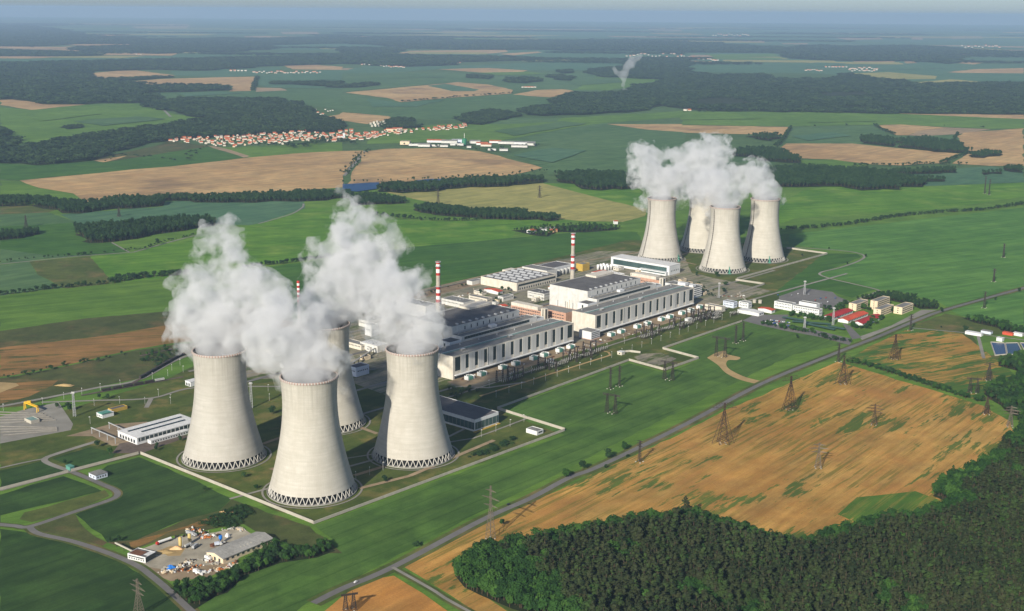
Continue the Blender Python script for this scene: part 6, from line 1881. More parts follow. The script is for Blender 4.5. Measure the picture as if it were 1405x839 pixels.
def car(x, y, rz, k=None, label=None, z=0.62, group="cars on the plant's car parks"):
    k = random.choice([0, 0, 1, 1, 2, 2, 3, 4]) if k is None else k
    t = thing("parked_car", label or (CAR_N[k] + " car parked in the rows of the plant's car parks"), "car", (x, y, z), rz, group if not label else None)
    link("body", car_me[k], t); link("windows", car_glass, t)
    for sx in (-1.35, 1.35):
        for sy in (-0.8, 0.8):
            link("wheel", wheel_me, t, (sx, sy, 0.33))
for row, (p0, p1, n_) in enumerate((((75, 215), (500, 300), 22), ((95, 235), (470, 310), 18), ((180, 205), (460, 245), 12))):
    a, b = (Vector(G(*C(1040, 420, 10.04, *p)[0])) for p in (p0, p1))
    for i in range(n_):
        if random.random() < 0.08: continue
        q = a.lerp(b, (i + random.uniform(-0.1, 0.1)) / n_)
        car(q.x, q.y, R(90 - AZ))
for q in ((220, 210), (330, 212), (382, 200), (470, 205), (562, 238), (568, 278), (520, 252), (680, 235), (495, 275), (620, 265), (605, 232), (728, 268)):
    x, y = G(*C(1030, 370, 5.854, *q)[0]); car(x, y, R(90 - AZ) + random.uniform(-.1, .1))
for q, k, lb in (((680, 403), 4, "dark car driving on the main road beside the pylon"), ((55, 722), 0, "white car on the main road near the bottom edge")):
    x, y = G(*q8(*q)); car(x, y, R(90 - 37), k, lb, 0.75)
# green shelter roofs of the car park
for k, (p0, p1, d) in enumerate((((335, 175), (640, 225), 9), ((470, 235), (1000, 275), 9), ((650, 265), (1060, 350), 9), ((960, 300), (1200, 345), 8))):
    a, b = (Vector(G(*C(1040, 420, 10.04, *p)[0])) for p in (p0, p1))
    L = (b - a).length; an = math.atan2(b.y - a.y, b.x - a.x)
    t = thing("car_shelter", ("first", "second", "third", "last")[k] + " long green roofed shelter of the car park, counted from the gate hall", "shelter", (a.x, a.y, 0.6), an)
    MB().box(0, -d / 2, 2.6, L, d / 2, 2.9).build("roof", W['green'] if 0 else mat("dull_green_roof", (0.055, 0.12, 0.085), 0.7), t)
    for i in range(int(L / 9) + 1):
        MB().box(i * 9, -0.15, 0, i * 9 + 0.3, 0.15, 2.6).build("post", M_STEELD, t)

# ------------------------------------------------------------------ concrete works, lower left
def ws(x, y): return G(150 + x / 9.32, 700 + y / 9.32)
def wt(x, y): return G(260 + x / 9.32, 700 + y / 9.32)
def pxbox(fn, nf, rt, lf, h, label, wall, roof, name, cat, kind='flat', rise=1.5):
    a, b, c = Vector(fn(*nf)), Vector(fn(*rt)), Vector(fn(*lf))
    az = math.degrees(math.atan2(b.x - a.x, b.y - a.y)); L = (b - a).length; D = (c - a).length
    if kind == 'flat':
        return bld(name, label, cat, 0, 0, L, D, h, wall, roof, xy=(a.x, a.y), az=az)
    return gabled(name, label, cat, (a.x, a.y), az, L, D, h, rise, wall, roof)
t = pxbox(ws, (465, 685), (600, 610), (305, 600), 5.5, "flat workshop with patched red and white roof beside the road junction", 'whiter', 'slate', "workshop_building", "workshop")
L_, D_, h_ = t['dims']
rbox(t, "red_roof_patch", 0.6, D_ * 0.35, h_ - 0.5, L_ * 0.75, D_ - 0.6, h_ - 0.3, 'rust'); rbox(t, "pale_roof_patch", L_ * 0.35, 0.8, h_ - 0.5, L_ - 0.8, D_ * 0.3, h_ - 0.28, 'whiter')
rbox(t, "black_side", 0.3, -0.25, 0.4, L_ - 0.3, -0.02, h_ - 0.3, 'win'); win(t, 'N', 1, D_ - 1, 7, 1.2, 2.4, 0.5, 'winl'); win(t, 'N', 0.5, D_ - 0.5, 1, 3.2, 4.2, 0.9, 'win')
W['pale_roof'] = roof_mat('pale_fibre_roof', (0.30, 0.29, 0.265), (0.38, 0.37, 0.34))
t = pxbox(wt, (432, 695), (1065, 432), (215, 610), 5.0, "long shed with grey sheet roof and orange end walls in the concrete works", 'peach', 'pale_roof', "works_shed", "shed", 'gable', 2.6)
L_, D_, h_ = t['dims']
win(t, 'N', 2, D_ - 2, 3, 0.3, 3.6, 0.4, 'winl', 'door')
for k in range(4): rbox(t, "roof_patch", L_ * (0.42 + 0.07 * k), D_ * 0.2, h_ + 1.15, L_ * (0.42 + 0.07 * k) + 1.2, D_ * 0.2 + 2.0, h_ + 1.75, 'conc')
def silo(xy, H, label):
    t = thing("cement_silo", label, "silo", (*xy, 0.6), 0)
    MB().lathe([(0.5, 1.6), (1.7, 3.6), (1.7, H), (0.3, H + 0.8)], 16, cap0=True).build("tank", W['yelp'] if 0 else mat("dull_yellow_silo", (0.55, 0.42, 0.16), 0.6), t, True)
    for s in range(4): MB().tube((1.5 * math.cos(s * 1.57), 1.5 * math.sin(s * 1.57), 0), (1.5 * math.cos(s * 1.57), 1.5 * math.sin(s * 1.57), 3.8), 0.14, 4).build("leg", M_STEELD, t)
    MB().tube((2.0, 0, 1), (2.0, 0, H + 0.6), 0.16, 4).build("fill_pipe", W['metal'], t)
silo(ws(912, 500), 11, "taller yellow cement silo of the concrete works")
silo(ws(1030, 430), 9, "shorter yellow cement silo behind the taller one")
# tanker lorry
def lorry(xy, rz, L, label, cab, body, shape='tank'):
    t = thing("lorry", label, "lorry", (*xy, 0.6), rz)
    if shape == 'tank':
        MB().tube((-L / 2, 0, 2.4), (L / 2 - 2.6, 0, 2.4), 1.25, 14).build("tank", W[body], t, False)
    else:
        MB().box(-L / 2, -1.2, 1.0, L / 2 - 2.6, 1.2, 3.6).build("load_body", W[body], t)
    MB().box(-L / 2, -1.0, 0.8, L / 2 - 0.3, 1.0, 1.1).build("chassis", M_BLACK, t)
    cbm = MB(); pr_ = [(L / 2 - 2.3, 0.8), (L / 2 - 2.3, 3.0), (L / 2 - 0.6, 3.0), (L / 2, 1.9), (L / 2, 0.8)]
    v = [(x, -1.2, z) for x, z in pr_] + [(x, 1.2, z) for x, z in pr_]; n = 5
    cbm.add(v, [tuple(range(n)), tuple(range(2 * n - 1, n - 1, -1))] + [(i, i + n, (i + 1) % n + n, (i + 1) % n) for i in range(n)])
    cc_ = cbm.build("cab", W[cab], t); MB().box(L / 2 - 1.6, -1.22, 1.9, L / 2 - 0.7, 1.22, 2.7).build("windscreen", W['win'], cc_)
    for x in (-L / 2 + 1, -L / 2 + 2.4, L / 2 - 4, L / 2 - 1.2):
        for s in (-1.1, 1.1):
            MB().tube((x, s - 0.15, 0.5), (x, s + 0.15, 0.5), 0.5, 10).build("wheel", M_BLACK, t)
    return t
a, b = Vector(ws(600, 460)), Vector(ws(790, 395))
lorry(tuple((a + b) / 2), math.atan2((a - b).y, (a - b).x), (b - a).length, "white tanker lorry with a red cab in the concrete works", 'redp', 'whp')
lorry(ws(1010, 480), 1.0, 8, "white mixer lorry beside the yellow silos", 'whp', 'tank')
lorry(ws(1100, 490), 1.3, 9, "grey skip lorry right of the yellow silos", 'tank', 'metal', 'box')
lorry(ws(1050, 330), -0.6, 13, "long grey trailer behind the silos", 'tank', 'metal', 'box')
lorry(wt(240, 640), -0.5, 7, "white van-like lorry at the orange gable", 'whp', 'whp', 'box')
lorry(ws(1120, 815), -0.4, 7, "white box lorry parked lowest in the works yard", 'whp', 'whp', 'box')
lorry(wt(370, 460), 0.4, 7, "white lorry under the blue hopper", 'whp', 'bluew', 'box')
t = thing("conveyor", "sloping pale conveyor left of the red roofed workshop", "conveyor", (*ws(80, 470), 0.5), 0)
a, b = Vector(ws(80, 470)), Vector(ws(300, 590)); d = b - a
MB().tube((0, 0, 3.5), (d.x, d.y, 4.5), 0.9, 4).build("belt", W['conc'], t)
for s in (0.05, 0.5, 0.95): MB().tube((d.x * s, d.y * s, 0), (d.x * s, d.y * s, 3.6 + s), 0.3, 4).build("leg", M_STEELD, t)
t = thing("hopper", "bright blue hopper in the middle of the works yard", "hopper", (*wt(400, 430), 0.6), 0)
MB().lathe([(0.6, 2.5), (1.8, 5), (1.8, 7.5)], 8, cap1=True).build("bin", W['bluep'], t)
for s in range(4): MB().tube((1.6 * math.cos(s * 1.57), 1.6 * math.sin(s * 1.57), 0), (1.6 * math.cos(s * 1.57), 1.6 * math.sin(s * 1.57), 5), 0.15, 4).build("leg", M_STEELD, t)
# covered heap and sand heap, each an uneven mound
def mound(xy, rx, ry, h, label, cat, m, name, seed):
    r_ = random.Random(seed); mb = MB(); n = 22; rings = 6
    v = []
    for j in range(rings + 1):
        s = j / rings
        for i in range(n):
            t_ = i * 2 * math.pi / n
            k = 1 + 0.18 * math.sin(3 * t_ + seed) + r_.uniform(-0.06, 0.06)
            v.append((rx * (1 - s) * k * math.cos(t_), ry * (1 - s) * k * math.sin(t_), h * math.sin(s * 1.5) * (1 + r_.uniform(-0.12, 0.12)) if j else 0))
    f = [(j * n + i, j * n + (i + 1) % n, (j + 1) * n + (i + 1) % n, (j + 1) * n + i) for j in range(rings) for i in range(n)]
    mb.add(v, f)
    return tag(mb.build(name, m, None, False, (*xy, 0.55)), label, cat)
mound(ws(785, 745), 4.2, 3.4, 2.6, "heap under a bright blue tarpaulin by the works entrance", "tarpaulin", W['bluep'], "covered_heap", 1)
mound(ws(700, 545), 9, 5, 1.6, "low heap of yellow sand before the silos", "sand heap", FM['sand'], "sand_heap", 2)
mound(ws(860, 500), 6, 4, 2.4, "orange gravel heap just left of the taller silo", "gravel heap", W['orange'], "gravel_heap", 3)
mound(wt(480, 30), 7, 2.5, 1.2, "orange earth heap on the scrub above the works", "earth heap", W['orange'], "earth_heap", 4)
mound(G(*C(0, 480, 4.196, 375, 210)[0]), 13, 4, 2.4, "pale yellow rubble heap beside the left bank", "rubble heap", FM['sand'], "rubble_heap", 5)
mound(wt(485, 345), 2.4, 2.2, 3.4, "round white dome-like bag heap in the works yard", "heap", W['whp'], "bag_heap", 6)
# individual stacks of slabs, pipes, containers: many kinds tumbled round the yard
ST = [("white", 'whp'), ("grey", 'conc'), ("rust red", 'rust'), ("orange", 'orp'), ("cream", 'peach'), ("dark", 'steel')]
stack_me = {}
for nm_, mk in ST:
    for v_ in range(3):
        m = MB(); r_ = random.Random(v_ * 7 + len(nm_))
        for k in range(5):
            x, y = r_.uniform(-1.6, 1.6), r_.uniform(-1.2, 1.2)
            m.box(x - 0.9, y - 0.5, 0.0 if k < 3 else 0.7, x + 0.9, y + 0.5, (0.7 if k < 3 else 1.4) + r_.uniform(-.15, .15))
        stack_me[(nm_, v_)] = m.mesh("slab_stack", W[mk])
def litter(fn, pts, n_, names, spread=1.8, where=""):
    pts = [Vector(fn(*p)) for p in pts]
    for i in range(n_):
        k = random.randrange(len(pts) - 1); q = pts[k].lerp(pts[k + 1], random.random())
        nm_ = random.choice(names)
        o = link("slab_stack", stack_me[(nm_, random.randrange(3))], None, (q.x + random.gauss(0, spread), q.y + random.gauss(0, spread), 0.52), random.uniform(0, 3.1))
        s = random.uniform(0.5, 1.15); o.scale = (s, s, s * random.uniform(0.7, 1.5))
        tag(o, "low " + nm_ + " stack of slabs " + where, "stack", nm_ + " stacks " + where)
litter(ws, ((690, 790), (820, 790), (960, 700), (1110, 640)), 34, ("white", "grey", "cream", "dark"), 2.0, "below the works entrance lane")
litter(ws, ((900, 790), (1050, 760), (1180, 720)), 18, ("rust red", "orange", "dark"), 1.2, "in the lower works yard")
litter(wt, ((100, 830), (300, 780), (450, 760), (600, 680)), 26, ("orange", "white", "rust red", "cream"), 1.6, "along the hedge of the works yard")
litter(wt, ((200, 640), (300, 680), (380, 700)), 16, ("grey", "white", "rust red"), 1.4, "before the orange gable")
litter(wt, ((0, 260), (120, 270), (230, 350), (350, 330)), 30, ("rust red", "orange", "white", "dark", "cream"), 2.2, "at the back of the works yard")
litter(ws, ((900, 340), (1100, 320), (1250, 380)), 18, ("orange", "white", "grey", "dark"), 2.0, "behind the yellow silos")
litter(wt, ((270, 480), (360, 450), (500, 430)), 16, ("dark", "rust red", "white"), 1.4, "around the blue hopper")
litter(wt, ((450, 270), (600, 230), (700, 280)), 18, ("white", "grey", "cream"), 1.2, "round the green patch of the works")
sheet([wt(460, 320), wt(560, 270), wt(670, 300), wt(560, 345)], 'olive')
# loose rubble nobody could count
rb_ = MB(); r_ = random.Random(77)
_areas = [(ws, ((690, 790), (820, 790), (960, 700), (1110, 640)), 90, 2.6), (ws, ((900, 790), (1050, 760), (1180, 720)), 60, 2.2), (wt, ((100, 830), (300, 780), (450, 760), (600, 680)), 70, 2.2), (wt, ((200, 640), (300, 680), (380, 700)), 40, 2), (wt, ((0, 260), (120, 270), (230, 350), (350, 330)), 90, 2.8), (wt, ((450, 270), (600, 230), (700, 280)), 50, 2)]
for fn_, pts_, n_, sp_ in _areas:
    pts_ = [Vector(fn_(*q)) for q in pts_]
    for i in range(n_):
        k = r_.randrange(len(pts_) - 1); q = pts_[k].lerp(pts_[k + 1], r_.random()); x, y = q.x + r_.gauss(0, sp_), q.y + r_.gauss(0, sp_)
        s = r_.uniform(0.25, 0.8); a_ = r_.uniform(0, 1.5)
        rb_.prism([(x + s * math.cos(a_ + t), y + s * 0.7 * math.sin(a_ + t)) for t in (0.5, 2.2, 3.7, 5.4)], 0.5, 0.5 + s * r_.uniform(0.6, 1.6), r_.randrange(5))
tag(rb_.build("rubble", [W['conc'], W['whp'], W['rust'], W['peach'], W['steel']]), "loose rubble and scrap over the concrete works yard", kind="stuff")
# service clutter between the plant halls
litter(lambda u, w: P(u, w), ((100, 240), (300, 250), (450, 290)), 40, ("white", "grey", "dark", "cream", "rust red"), 10, "between the plant's back halls")
litter(lambda u, w: P(u, w), ((300, 330), (470, 360)), 34, ("grey", "white", "rust red", "cream"), 9, "in the dusty yard left of the skylit hall")
litter(lambda u, w: P(u, w), ((0, -10), (250, -24), (320, -24), (600, -22)), 40, ("white", "grey", "dark", "rust red"), 4, "at the foot of the turbine halls")
litter(lambda u, w: P(u, w), ((-60, 180), (60, 170), (330, 100), (335, 60)), 18, ("white", "grey", "dark"), 6, "beside the near reactor building")
litter(lambda u, w: P(u, w), ((700, 20), (725, -20), (735, 0)), 16, ("white", "rust red", "grey"), 4, "in the small walled scrap yard")

for i, (a_, b_) in enumerate((((310, 60), (310, 250)), ((60, 165), (320, 165)), ((350, 215), (640, 215)), ((560, 160), (780, 160)), ((-70, 140), (60, 200)))):
    A2, B2 = Vector(P(*a_)), Vector(P(*b_)); d = B2 - A2
    t = thing("pipe_bridge", ("pipe bridge in the gap between the two reactor groups", "pipe bridge behind the near reactor building", "long pipe bridge behind the far reactor building", "pipe bridge towards the white and glass pump hall", "pipe bridge left of the near turbine hall's hidden end")[i], "pipe bridge", (A2.x, A2.y, 0.4), 0)
    for k in range(3):
        o_ = (k - 1) * 1.3
        MB().tube((o_, o_, 6.4), (d.x + o_, d.y + o_, 6.4), 0.55, 6).build("pipe", W[('metal', 'tank', 'conc')[k]], t)
    n_ = int(d.length / 14) + 1
    for k in range(min(n_, 24)):
        q = d * (k / (n_ - 1)); MB().box(q.x - 0.3, q.y - 2, 0, q.x + 0.3, q.y + 2, 5.8).build("support", M_STEELD, t)
_v = random.Random(21)
spots_ = [(_v.uniform(-120, 60), _v.uniform(150, 330)) for _ in range(9)] + [(_v.uniform(150, 310), _v.uniform(175, 270)) for _ in range(6)] + [(_v.uniform(330, 480), _v.uniform(200, 330)) for _ in range(6)] + [(_v.uniform(560, 780), _v.uniform(215, 290)) for _ in range(9)] + [(_v.uniform(690, 780), _v.uniform(30, 130)) for _ in range(5)]
for u_, w_ in spots_:
    hh_ = _v.uniform(3.5, 7)
    t = bld("service_shed", "small pale service shed among the plant's back yards", "shed", u_, w_, _v.uniform(7, 18), _v.uniform(6, 14), hh_, _v.choice(('cream', 'white', 'white', 'peach')), _v.choice(('grey', 'greyl', 'greyl', 'whiter')), group="service sheds in the plant's back yards")
    win(t, 'N', 1, t['dims'][1] - 1, 2, hh_ * 0.4, hh_ * 0.7, 0.5, 'winl')

# ------------------------------------------------------------------ left edge: yard, crane, huts, train
def cl(x, y): return G(*C(0, 480, 4.196, x, y)[0])
t = thing("yellow_crane", "bright yellow gantry crane over the slab yard at the left edge", "crane", (*cl(145, 345), 0.5), 0)
a, b = Vector(cl(145, 345)), Vector(cl(218, 362)); d = b - a
m = MB()
for s in (-1, 1): m.tube((0, s * 1.5, 9.5), (d.x, d.y + s * 1.5, 7.0), 0.9, 4)
m.build("girder", W['yelp'], t)
for p in ((0, -3, 9), (0, 3, 9), (d.x, d.y - 3, 7), (d.x, d.y + 3, 7)):
    MB().tube((p[0], p[1], 0), (p[0], p[1] * 0.5 if p[0] == 0 else d.y + (p[1] - d.y) * 0.5, p[2]), 0.6, 4).build("leg", W['yelp'], t)
MB().box(d.x * 0.2, d.y * 0.2 - 1.8, 9.6, d.x * 0.2 + 5, d.y * 0.2 + 1.8, 11.8).build("trolley", W['yelp'], t)
M_YW = mat('yard_wall_grey', (0.24, 0.225, 0.20), 0.9, 0.2, 0.2)
for i in range(9):
    a, b = Vector(cl(-80 + i * 12, 360 + i * 17)), Vector(cl(250 + i * 18, 372 + i * 9)) if i < 5 else Vector(cl(330, 470 - (8 - i) * 6))
    wall_line("low concrete wall number " + "one two three four five six seven eight nine".split()[i] + " of the stepped slab yard, from the back", [tuple(a), tuple(b)], 1.2, 0.7, True, M_YW, "yard_wall")
bld("yard_roof", "pale green flat roof on the slab yard", "shed", 0, 0, 11, 16, 4, 'conc', 'teal', xy=cl(180, 430))
t = bld("teal_roofed_hut", "white hut with a bright teal roof below the steel mast", "hut", 0, 0, 16, 13, 4.5, 'clean', 'whiter', xy=cl(590, 398), par=0.0)
rbox(t, "teal_roof", -0.6, -0.6, 4.9, 12, 9, 6.2, 'green'); win(t, 'N', 1, 12, 3, 1, 2.8, 0.5, 'winl')
bld("yellow_annex", "yellow walled flat annex joined to the teal roofed hut", "hut", 0, 0, 22, 9, 4, 'yellow', 'grey', xy=cl(645, 365))
t = bld("guard_house", "pale blue-white guard house by the gate of the left road", "hut", 0, 0, 14, 14, 4.5, 'bluew', 'greyl', xy=cl(553, 752), par=0.0)
win(t, 'F', 1, 13, 4, 1.2, 3.0, 0.5, 'winl'); win(t, 'N', 1, 13, 2, 1.2, 3.0, 0.3, 'winl')
bld("guard_canopy", "small green gate canopy across the left road", "hut", 0, 0, 5, 9, 4, 'green', 'green', xy=cl(405, 700), par=0.0)
t = bld("siding_shed", "small white shed with open dark gates beside the left cooling tower", "shed", 0, 0, 18, 12, 6, 'clean', 'whiter', xy=cl(1098, 215), par=0.0)
win(t, 'N', 1, 11, 2, 0.3, 4, 0.6, 'win', 'gate')
wag_me = MB().box(-6.4, -1.45, 1.1, 6.4, 1.45, 3.4).box(-6.6, -1.2, 0.8, 6.6, 1.2, 1.1)
wag = {k: wag_me.mesh("wagon_body", W[k2]) for k, k2 in (("dark", 'steel'), ("white", 'tank'))}
bog = MB().box(-5.6, -0.9, 0.2, -3.2, 0.9, 0.85).box(3.2, -0.9, 0.2, 5.6, 0.9, 0.85).mesh("bogie", M_BLACK)
def train(p0, p1, label, group, white=()):
    a, b = Vector(cl(*p0)), Vector(cl(*p1)); d = (b - a); n_ = int(d.length / 13.8); an = math.atan2(d.y, d.x)
    road([tuple(a - d * 0.3), tuple(b + d * 0.3)], 5, 'rail', "path", world_pts=True, smooth=False)
    for i in range(n_):
        q = a + d * ((i + 0.5) / n_)
        w_ = i in white
        t = thing("railway_wagon", ("white tank-like wagon " if w_ else "dark open wagon ") + label, "wagon", (q.x, q.y, 0.9), an, group + (" white" if w_ else ""))
        link("wagon_body", wag["white" if w_ else "dark"], t); link("bogie", bog, t)
train((805, 172), (1050, 32), "of the upper train beside the sloping road", "wagons of the upper train")
train((582, 245), (950, 178), "of the lower train on the sidings", "wagons of the lower train", (5, 8))

# ------------------------------------------------------------------ sewage works at the right edge
def basin_tank(pts, label, col):
    w_ = [G(*p) for p in pts]; o = w_[0]
    t = thing("settling_basin", label, "basin", (o[0], o[1], 0.4), 0)
    n_ = len(w_)
    for i in range(n_):
        a = Vector(w_[i]) - Vector(o); b = Vector(w_[(i + 1) % n_]) - Vector(o)
        d = (b - a).normalized(); nn = Vector((-d.y, d.x)) * 0.7
        MB().prism([tuple(a + nn), tuple(a - nn), tuple(b - nn), tuple(b + nn)], 0, 1.4).build("rim_wall", W['conc'], t)
    MB().prism([tuple(Vector(q) - Vector(o)) for q in w_], 0.1, 0.7).build("water", col, t)
deep = mat("basin_water", (0.012, 0.03, 0.09), 0.2, 0.4, 0.05, 0.5)
basin_tank([cR_(500, 296), cR_(580, 302), cR_(592, 366), cR_(526, 372)], "deep blue basin of the sewage works, the left one", deep)
basin_tank([cR_(584, 302), cR_(655, 300), cR_(690, 372), cR_(596, 366)], "blue-green basin right beside the deep blue one", mat("algae_water", (0.02, 0.06, 0.07), 0.2, 0.6, 0.06, 0.5))
basin_tank([cR_(668, 300), cR_(760, 306), cR_(780, 340), cR_(690, 336)], "basin cut by the right edge of the picture", deep)
for (x, y, L, D, h, wl, rf, lb) in ((445, 262, 9, 26, 4, 'clean', 'whiter', "long white shed of the sewage works, the left one"), (500, 250, 9, 16, 4, 'bluew', 'greyl', "grey-blue shed right of the long white sewage shed"),
                                   (565, 292, 9, 9, 5, 'clean', 'whiter', "small white block at the head of the basins"), (625, 258, 8, 16, 3.5, 'redo', 'redo', "bright red flat shed beyond the basins"), (680, 262, 8, 14, 4, 'clean', 'whiter', "white shed at the right edge beyond the basins")):
    bld("sewage_shed", lb, "shed", 0, 0, L, D, h, wl, rf, xy=G(*cR_(x, y)), par=0.0)
for i, (x, y) in enumerate(((345, 412), (342, 400))):
    pass
# two round concrete tanks by the pale wall
for i, q in enumerate(((965, 385), (1030, 390))):
    t = thing("round_tank", ("left", "right")[i] + " of two squat concrete tanks on the grass above the gate hall", "tank", (*G(*C(920, 370, 8.387, *q)[0]), 0.4), 0)
    MB().lathe([(3.2, 0), (3.2, 5.4), (2.9, 5.4), (2.9, 5.0), (0.1, 5.0)], 18).build("shell", W['conc'], t)

# ------------------------------------------------------------------ farm, villages, far sheds
def house_mesh(L, D, h, rise, wall, roof):
    m = MB().box(-L / 2, -D / 2, 0, L / 2, D / 2, h, 0)
    v = [(-L / 2 - .5, -D / 2 - .5, h), (L / 2 + .5, -D / 2 - .5, h), (L / 2 + .5, 0, h + rise), (-L / 2 - .5, 0, h + rise), (-L / 2 - .5, D / 2 + .5, h), (L / 2 + .5, D / 2 + .5, h)]
    m.add(v, [(0, 1, 2, 3), (3, 2, 5, 4)], 1)
    m.add([v[0], v[3], v[4], v[1], v[2], v[5]], [(0, 1, 2), (3, 5, 4)], 0)
    return m.mesh("house", [W[wall], W[roof]])
tile_r = roof_mat("orange_tile_roof", (0.36, 0.095, 0.045), (0.46, 0.14, 0.06)); W['tile'] = tile_r
W['tile2'] = roof_mat("brown_tile_roof", (0.16, 0.07, 0.05), (0.22, 0.09, 0.06))
HM = [house_mesh(14, 11, 3.6, 5.5, 'cream', 'tile'), house_mesh(18, 11, 3.6, 5.5, 'cream', 'tile'), house_mesh(12, 11, 4.6, 5, 'peach', 'tile'), house_mesh(16, 11, 6, 3.5, 'cream', 'tile2'), house_mesh(12, 9, 6, 3, 'cream', 'slate'), house_mesh(22, 11, 5, 3.5, 'cream', 'tile')]
HL = ["white orange-roofed house", "long white orange-roofed house", "peach orange-roofed house", "cream brown-roofed house", "white grey-roofed house", "longest white orange-roofed house"]
def village(poly, n_, where, group, rot):
    P_ = px(poly); a = np.array(P_); k = 0; tries = 0
    done = []
    while k < n_ and tries < 9000:
        tries += 1
        x, y = random.uniform(a[:, 0].min(), a[:, 0].max()), random.uniform(a[:, 1].min(), a[:, 1].max())
        if not inside(np.array([[x, y]]), P_)[0]: continue
        # stand in rough street rows
        y = round(y / 34) * 34 + random.uniform(-5, 5)
        if any(abs(x - u) < 19 and abs(y - v) < 17 for u, v in done): continue
        done.append((x, y)); k += 1
        i = random.choice((0, 0, 1, 1, 2, 3, 4, 5))
        o = link("village_house", HM[i], None, (x, y, ZF[0] - 0.1), rot + random.choice((0, 0, 1.57)) + random.uniform(-.12, .12))
        o.scale = (random.uniform(0.6, 0.95),) * 3
        tag(o, HL[i] + " " + where, "house", HL[i] + " " + group)
village(C(200,150,4.39, 125,205, 150,185, 400,170, 560,170, 640,160, 760,152, 860,142, 960,140, 1060,152, 1150,145, 1230,130, 1290,155, 1400,150, 1405,182, 1200,198, 1050,198, 900,198, 830,218, 700,208, 500,240, 440,228, 380,218, 300,205, 160,208), 235, "in the long village below the wooded valley", "of the long village", 0.2)
village(C(500,160,5.018, 0,120, 60,115, 150,105, 250,104, 420,90, 560,74, 690,58, 700,78, 600,98, 430,108, 300,126, 130,142, 0,152), 62, "in the eastern end of the village", "of the eastern village", 0.15)
t = thing("church", "white village church with a pointed tower above the houses", "church", (*G(467, 191), ZF[0]), 0.2)
MB().box(-14, -6, 0, 10, 6, 9).build("nave", W['clean'], t); MB().box(10, -4, 0, 18, 4, 20).build("tower", W['clean'], t)
MB().add([(10, -4, 20), (18, -4, 20), (18, 4, 20), (10, 4, 20), (14, 0, 32)], [(0, 1, 4), (1, 2, 4), (2, 3, 4), (3, 0, 4)]).build("spire", W['slate'], t)
MB().add([(-14, -6.4, 9), (10, -6.4, 9), (10, 0, 14), (-14, 0, 14), (-14, 6.4, 9), (10, 6.4, 9)], [(0, 1, 2, 3), (3, 2, 5, 4), (0, 3, 4), (1, 5, 2)]).build("roof", W['tile'], t)
def far_box(x, y, L, D, h, wall, roof, label, rot=0.15, gab=True):
    gx, gy = G(x, y)
    if gab:
        t = gabled("far_building", label, "building", (gx, gy), 90 - math.degrees(rot), L, D, h, min(3.5, D * 0.18), wall, roof, wins=False)
    else:
        t = bld("far_building", label, "building", 0, 0, L, D, h, wall, roof, xy=(gx, gy), az=90 - math.degrees(rot), par=0.5)
    t.location.z = ZF[0] if gy > 3400 else 0.42
    return t
def f8(x, y): return (500 + x / 5.018, 160 + y / 5.018)
FB = [(245,200,36,30,12,'peach','greyl',"square cream block at the left end of the factory estate",0),(305,208,40,20,7,'white','greyl',"low white block right of the square cream one",0),(370,214,44,20,8,'white','greyl',"white hall at the front of the factory estate",1),
 (430,185,70,22,8,'clean','tile',"long red roofed hall of the factory estate",1),(440,212,40,14,6,'white','greyl',"low white strip before the red roofed hall",0),(530,190,60,20,9,'white','greyl',"white hall in the middle of the factory estate",1),
 (600,185,50,26,11,'bluew','greyl',"pale blue-white hall left of the green tank",0),(590,205,50,16,7,'white','greyl',"low grey roofed hall before the green tank",0),(725,192,40,20,9,'white','greyl',"white hall right of the green tank",1),(770,202,44,18,7,'clean','tile',"red roofed shed right of the green tank",1),
 (860,188,44,16,7,'clean','tile',"small red roofed hall near the grey yards",1),(800,212,40,18,7,'cream','tile',"orange roofed hall before the grey yards",1),(920,195,60,30,8,'white','greyl',"wide grey roofed hall of the factory estate",0),(1010,218,60,16,7,'white','greyl',"white hall at the grey yard's edge",1),
 (990,196,100,40,7,'clean','slate',"broadest grey roofed hall of the factory estate",0),(1120,205,30,16,8,'white','greyl',"white shed at the right end of the factory estate",1),(930,243,30,14,6,'white','greyl',"low white shed nearest the tan field's tip",1),(850,240,30,12,6,'white','greyl',"small grey shed nearest the tan field's tip",0),
 (705,222,16,10,6,'white','greyl',"tiny white hut below the green tank",1),(520,215,30,12,6,'white','greyl',"tiny white shed along the estate's front hedge",1)]
for (x, y, L, D, h, wl, rf, lb, g_) in FB: far_box(*f8(x, y), L, D, h, wl, rf, lb, -0.1, bool(g_))
t = thing("green_tank", "round dark green storage tank in the factory estate", "tank", (*G(*f8(688, 200)), ZF[0]), 0)
MB().lathe([(9, 0), (9, 20), (5, 23), (0.1, 24)], 20).build("shell", mat("green_tank_paint", (0.015, 0.16, 0.08), 0.5), t, True)
MB().tube((0, 0, 24), (0, 0, 42), 0.8, 5).build("mast", W['whp'], t)
for i in range(5):
    for j in range(2):
        t = far_box(*f8(36 + i * 22 + j * 9, 62 + j * 16 - i * 2), 9, 8, 9 + (i % 3) * 3, 'cream' if i % 2 else 'conc', 'greyl', ("pale", "white")[i % 2] + " block of flats " + ("in the upper row" if j == 0 else "in the lower row") + ", number " + "one two three four five".split()[i] + " from the left", 0.1, False)
far_box(*f8(150, 112), 44, 16, 12, 'peach', 'tile', "large orange roofed manor-like house in the village", 0.1); far_box(*f8(195, 108), 40, 16, 12, 'cream', 'tile', "second large orange roofed house right of the manor", 0.1)
f5 = lambda x, y: (470 + x / S3, 280 + y / S3)
t = far_box(*f5(775, 122), 18, 14, 6, 'clean', 'tile', "red roofed farmhouse behind the plant, left one", 0.9)
far_box(*f5(815, 112), 34, 12, 5, 'clean', 'greyl', "long farm barn with grey roof beside the farmhouse", 0.35)
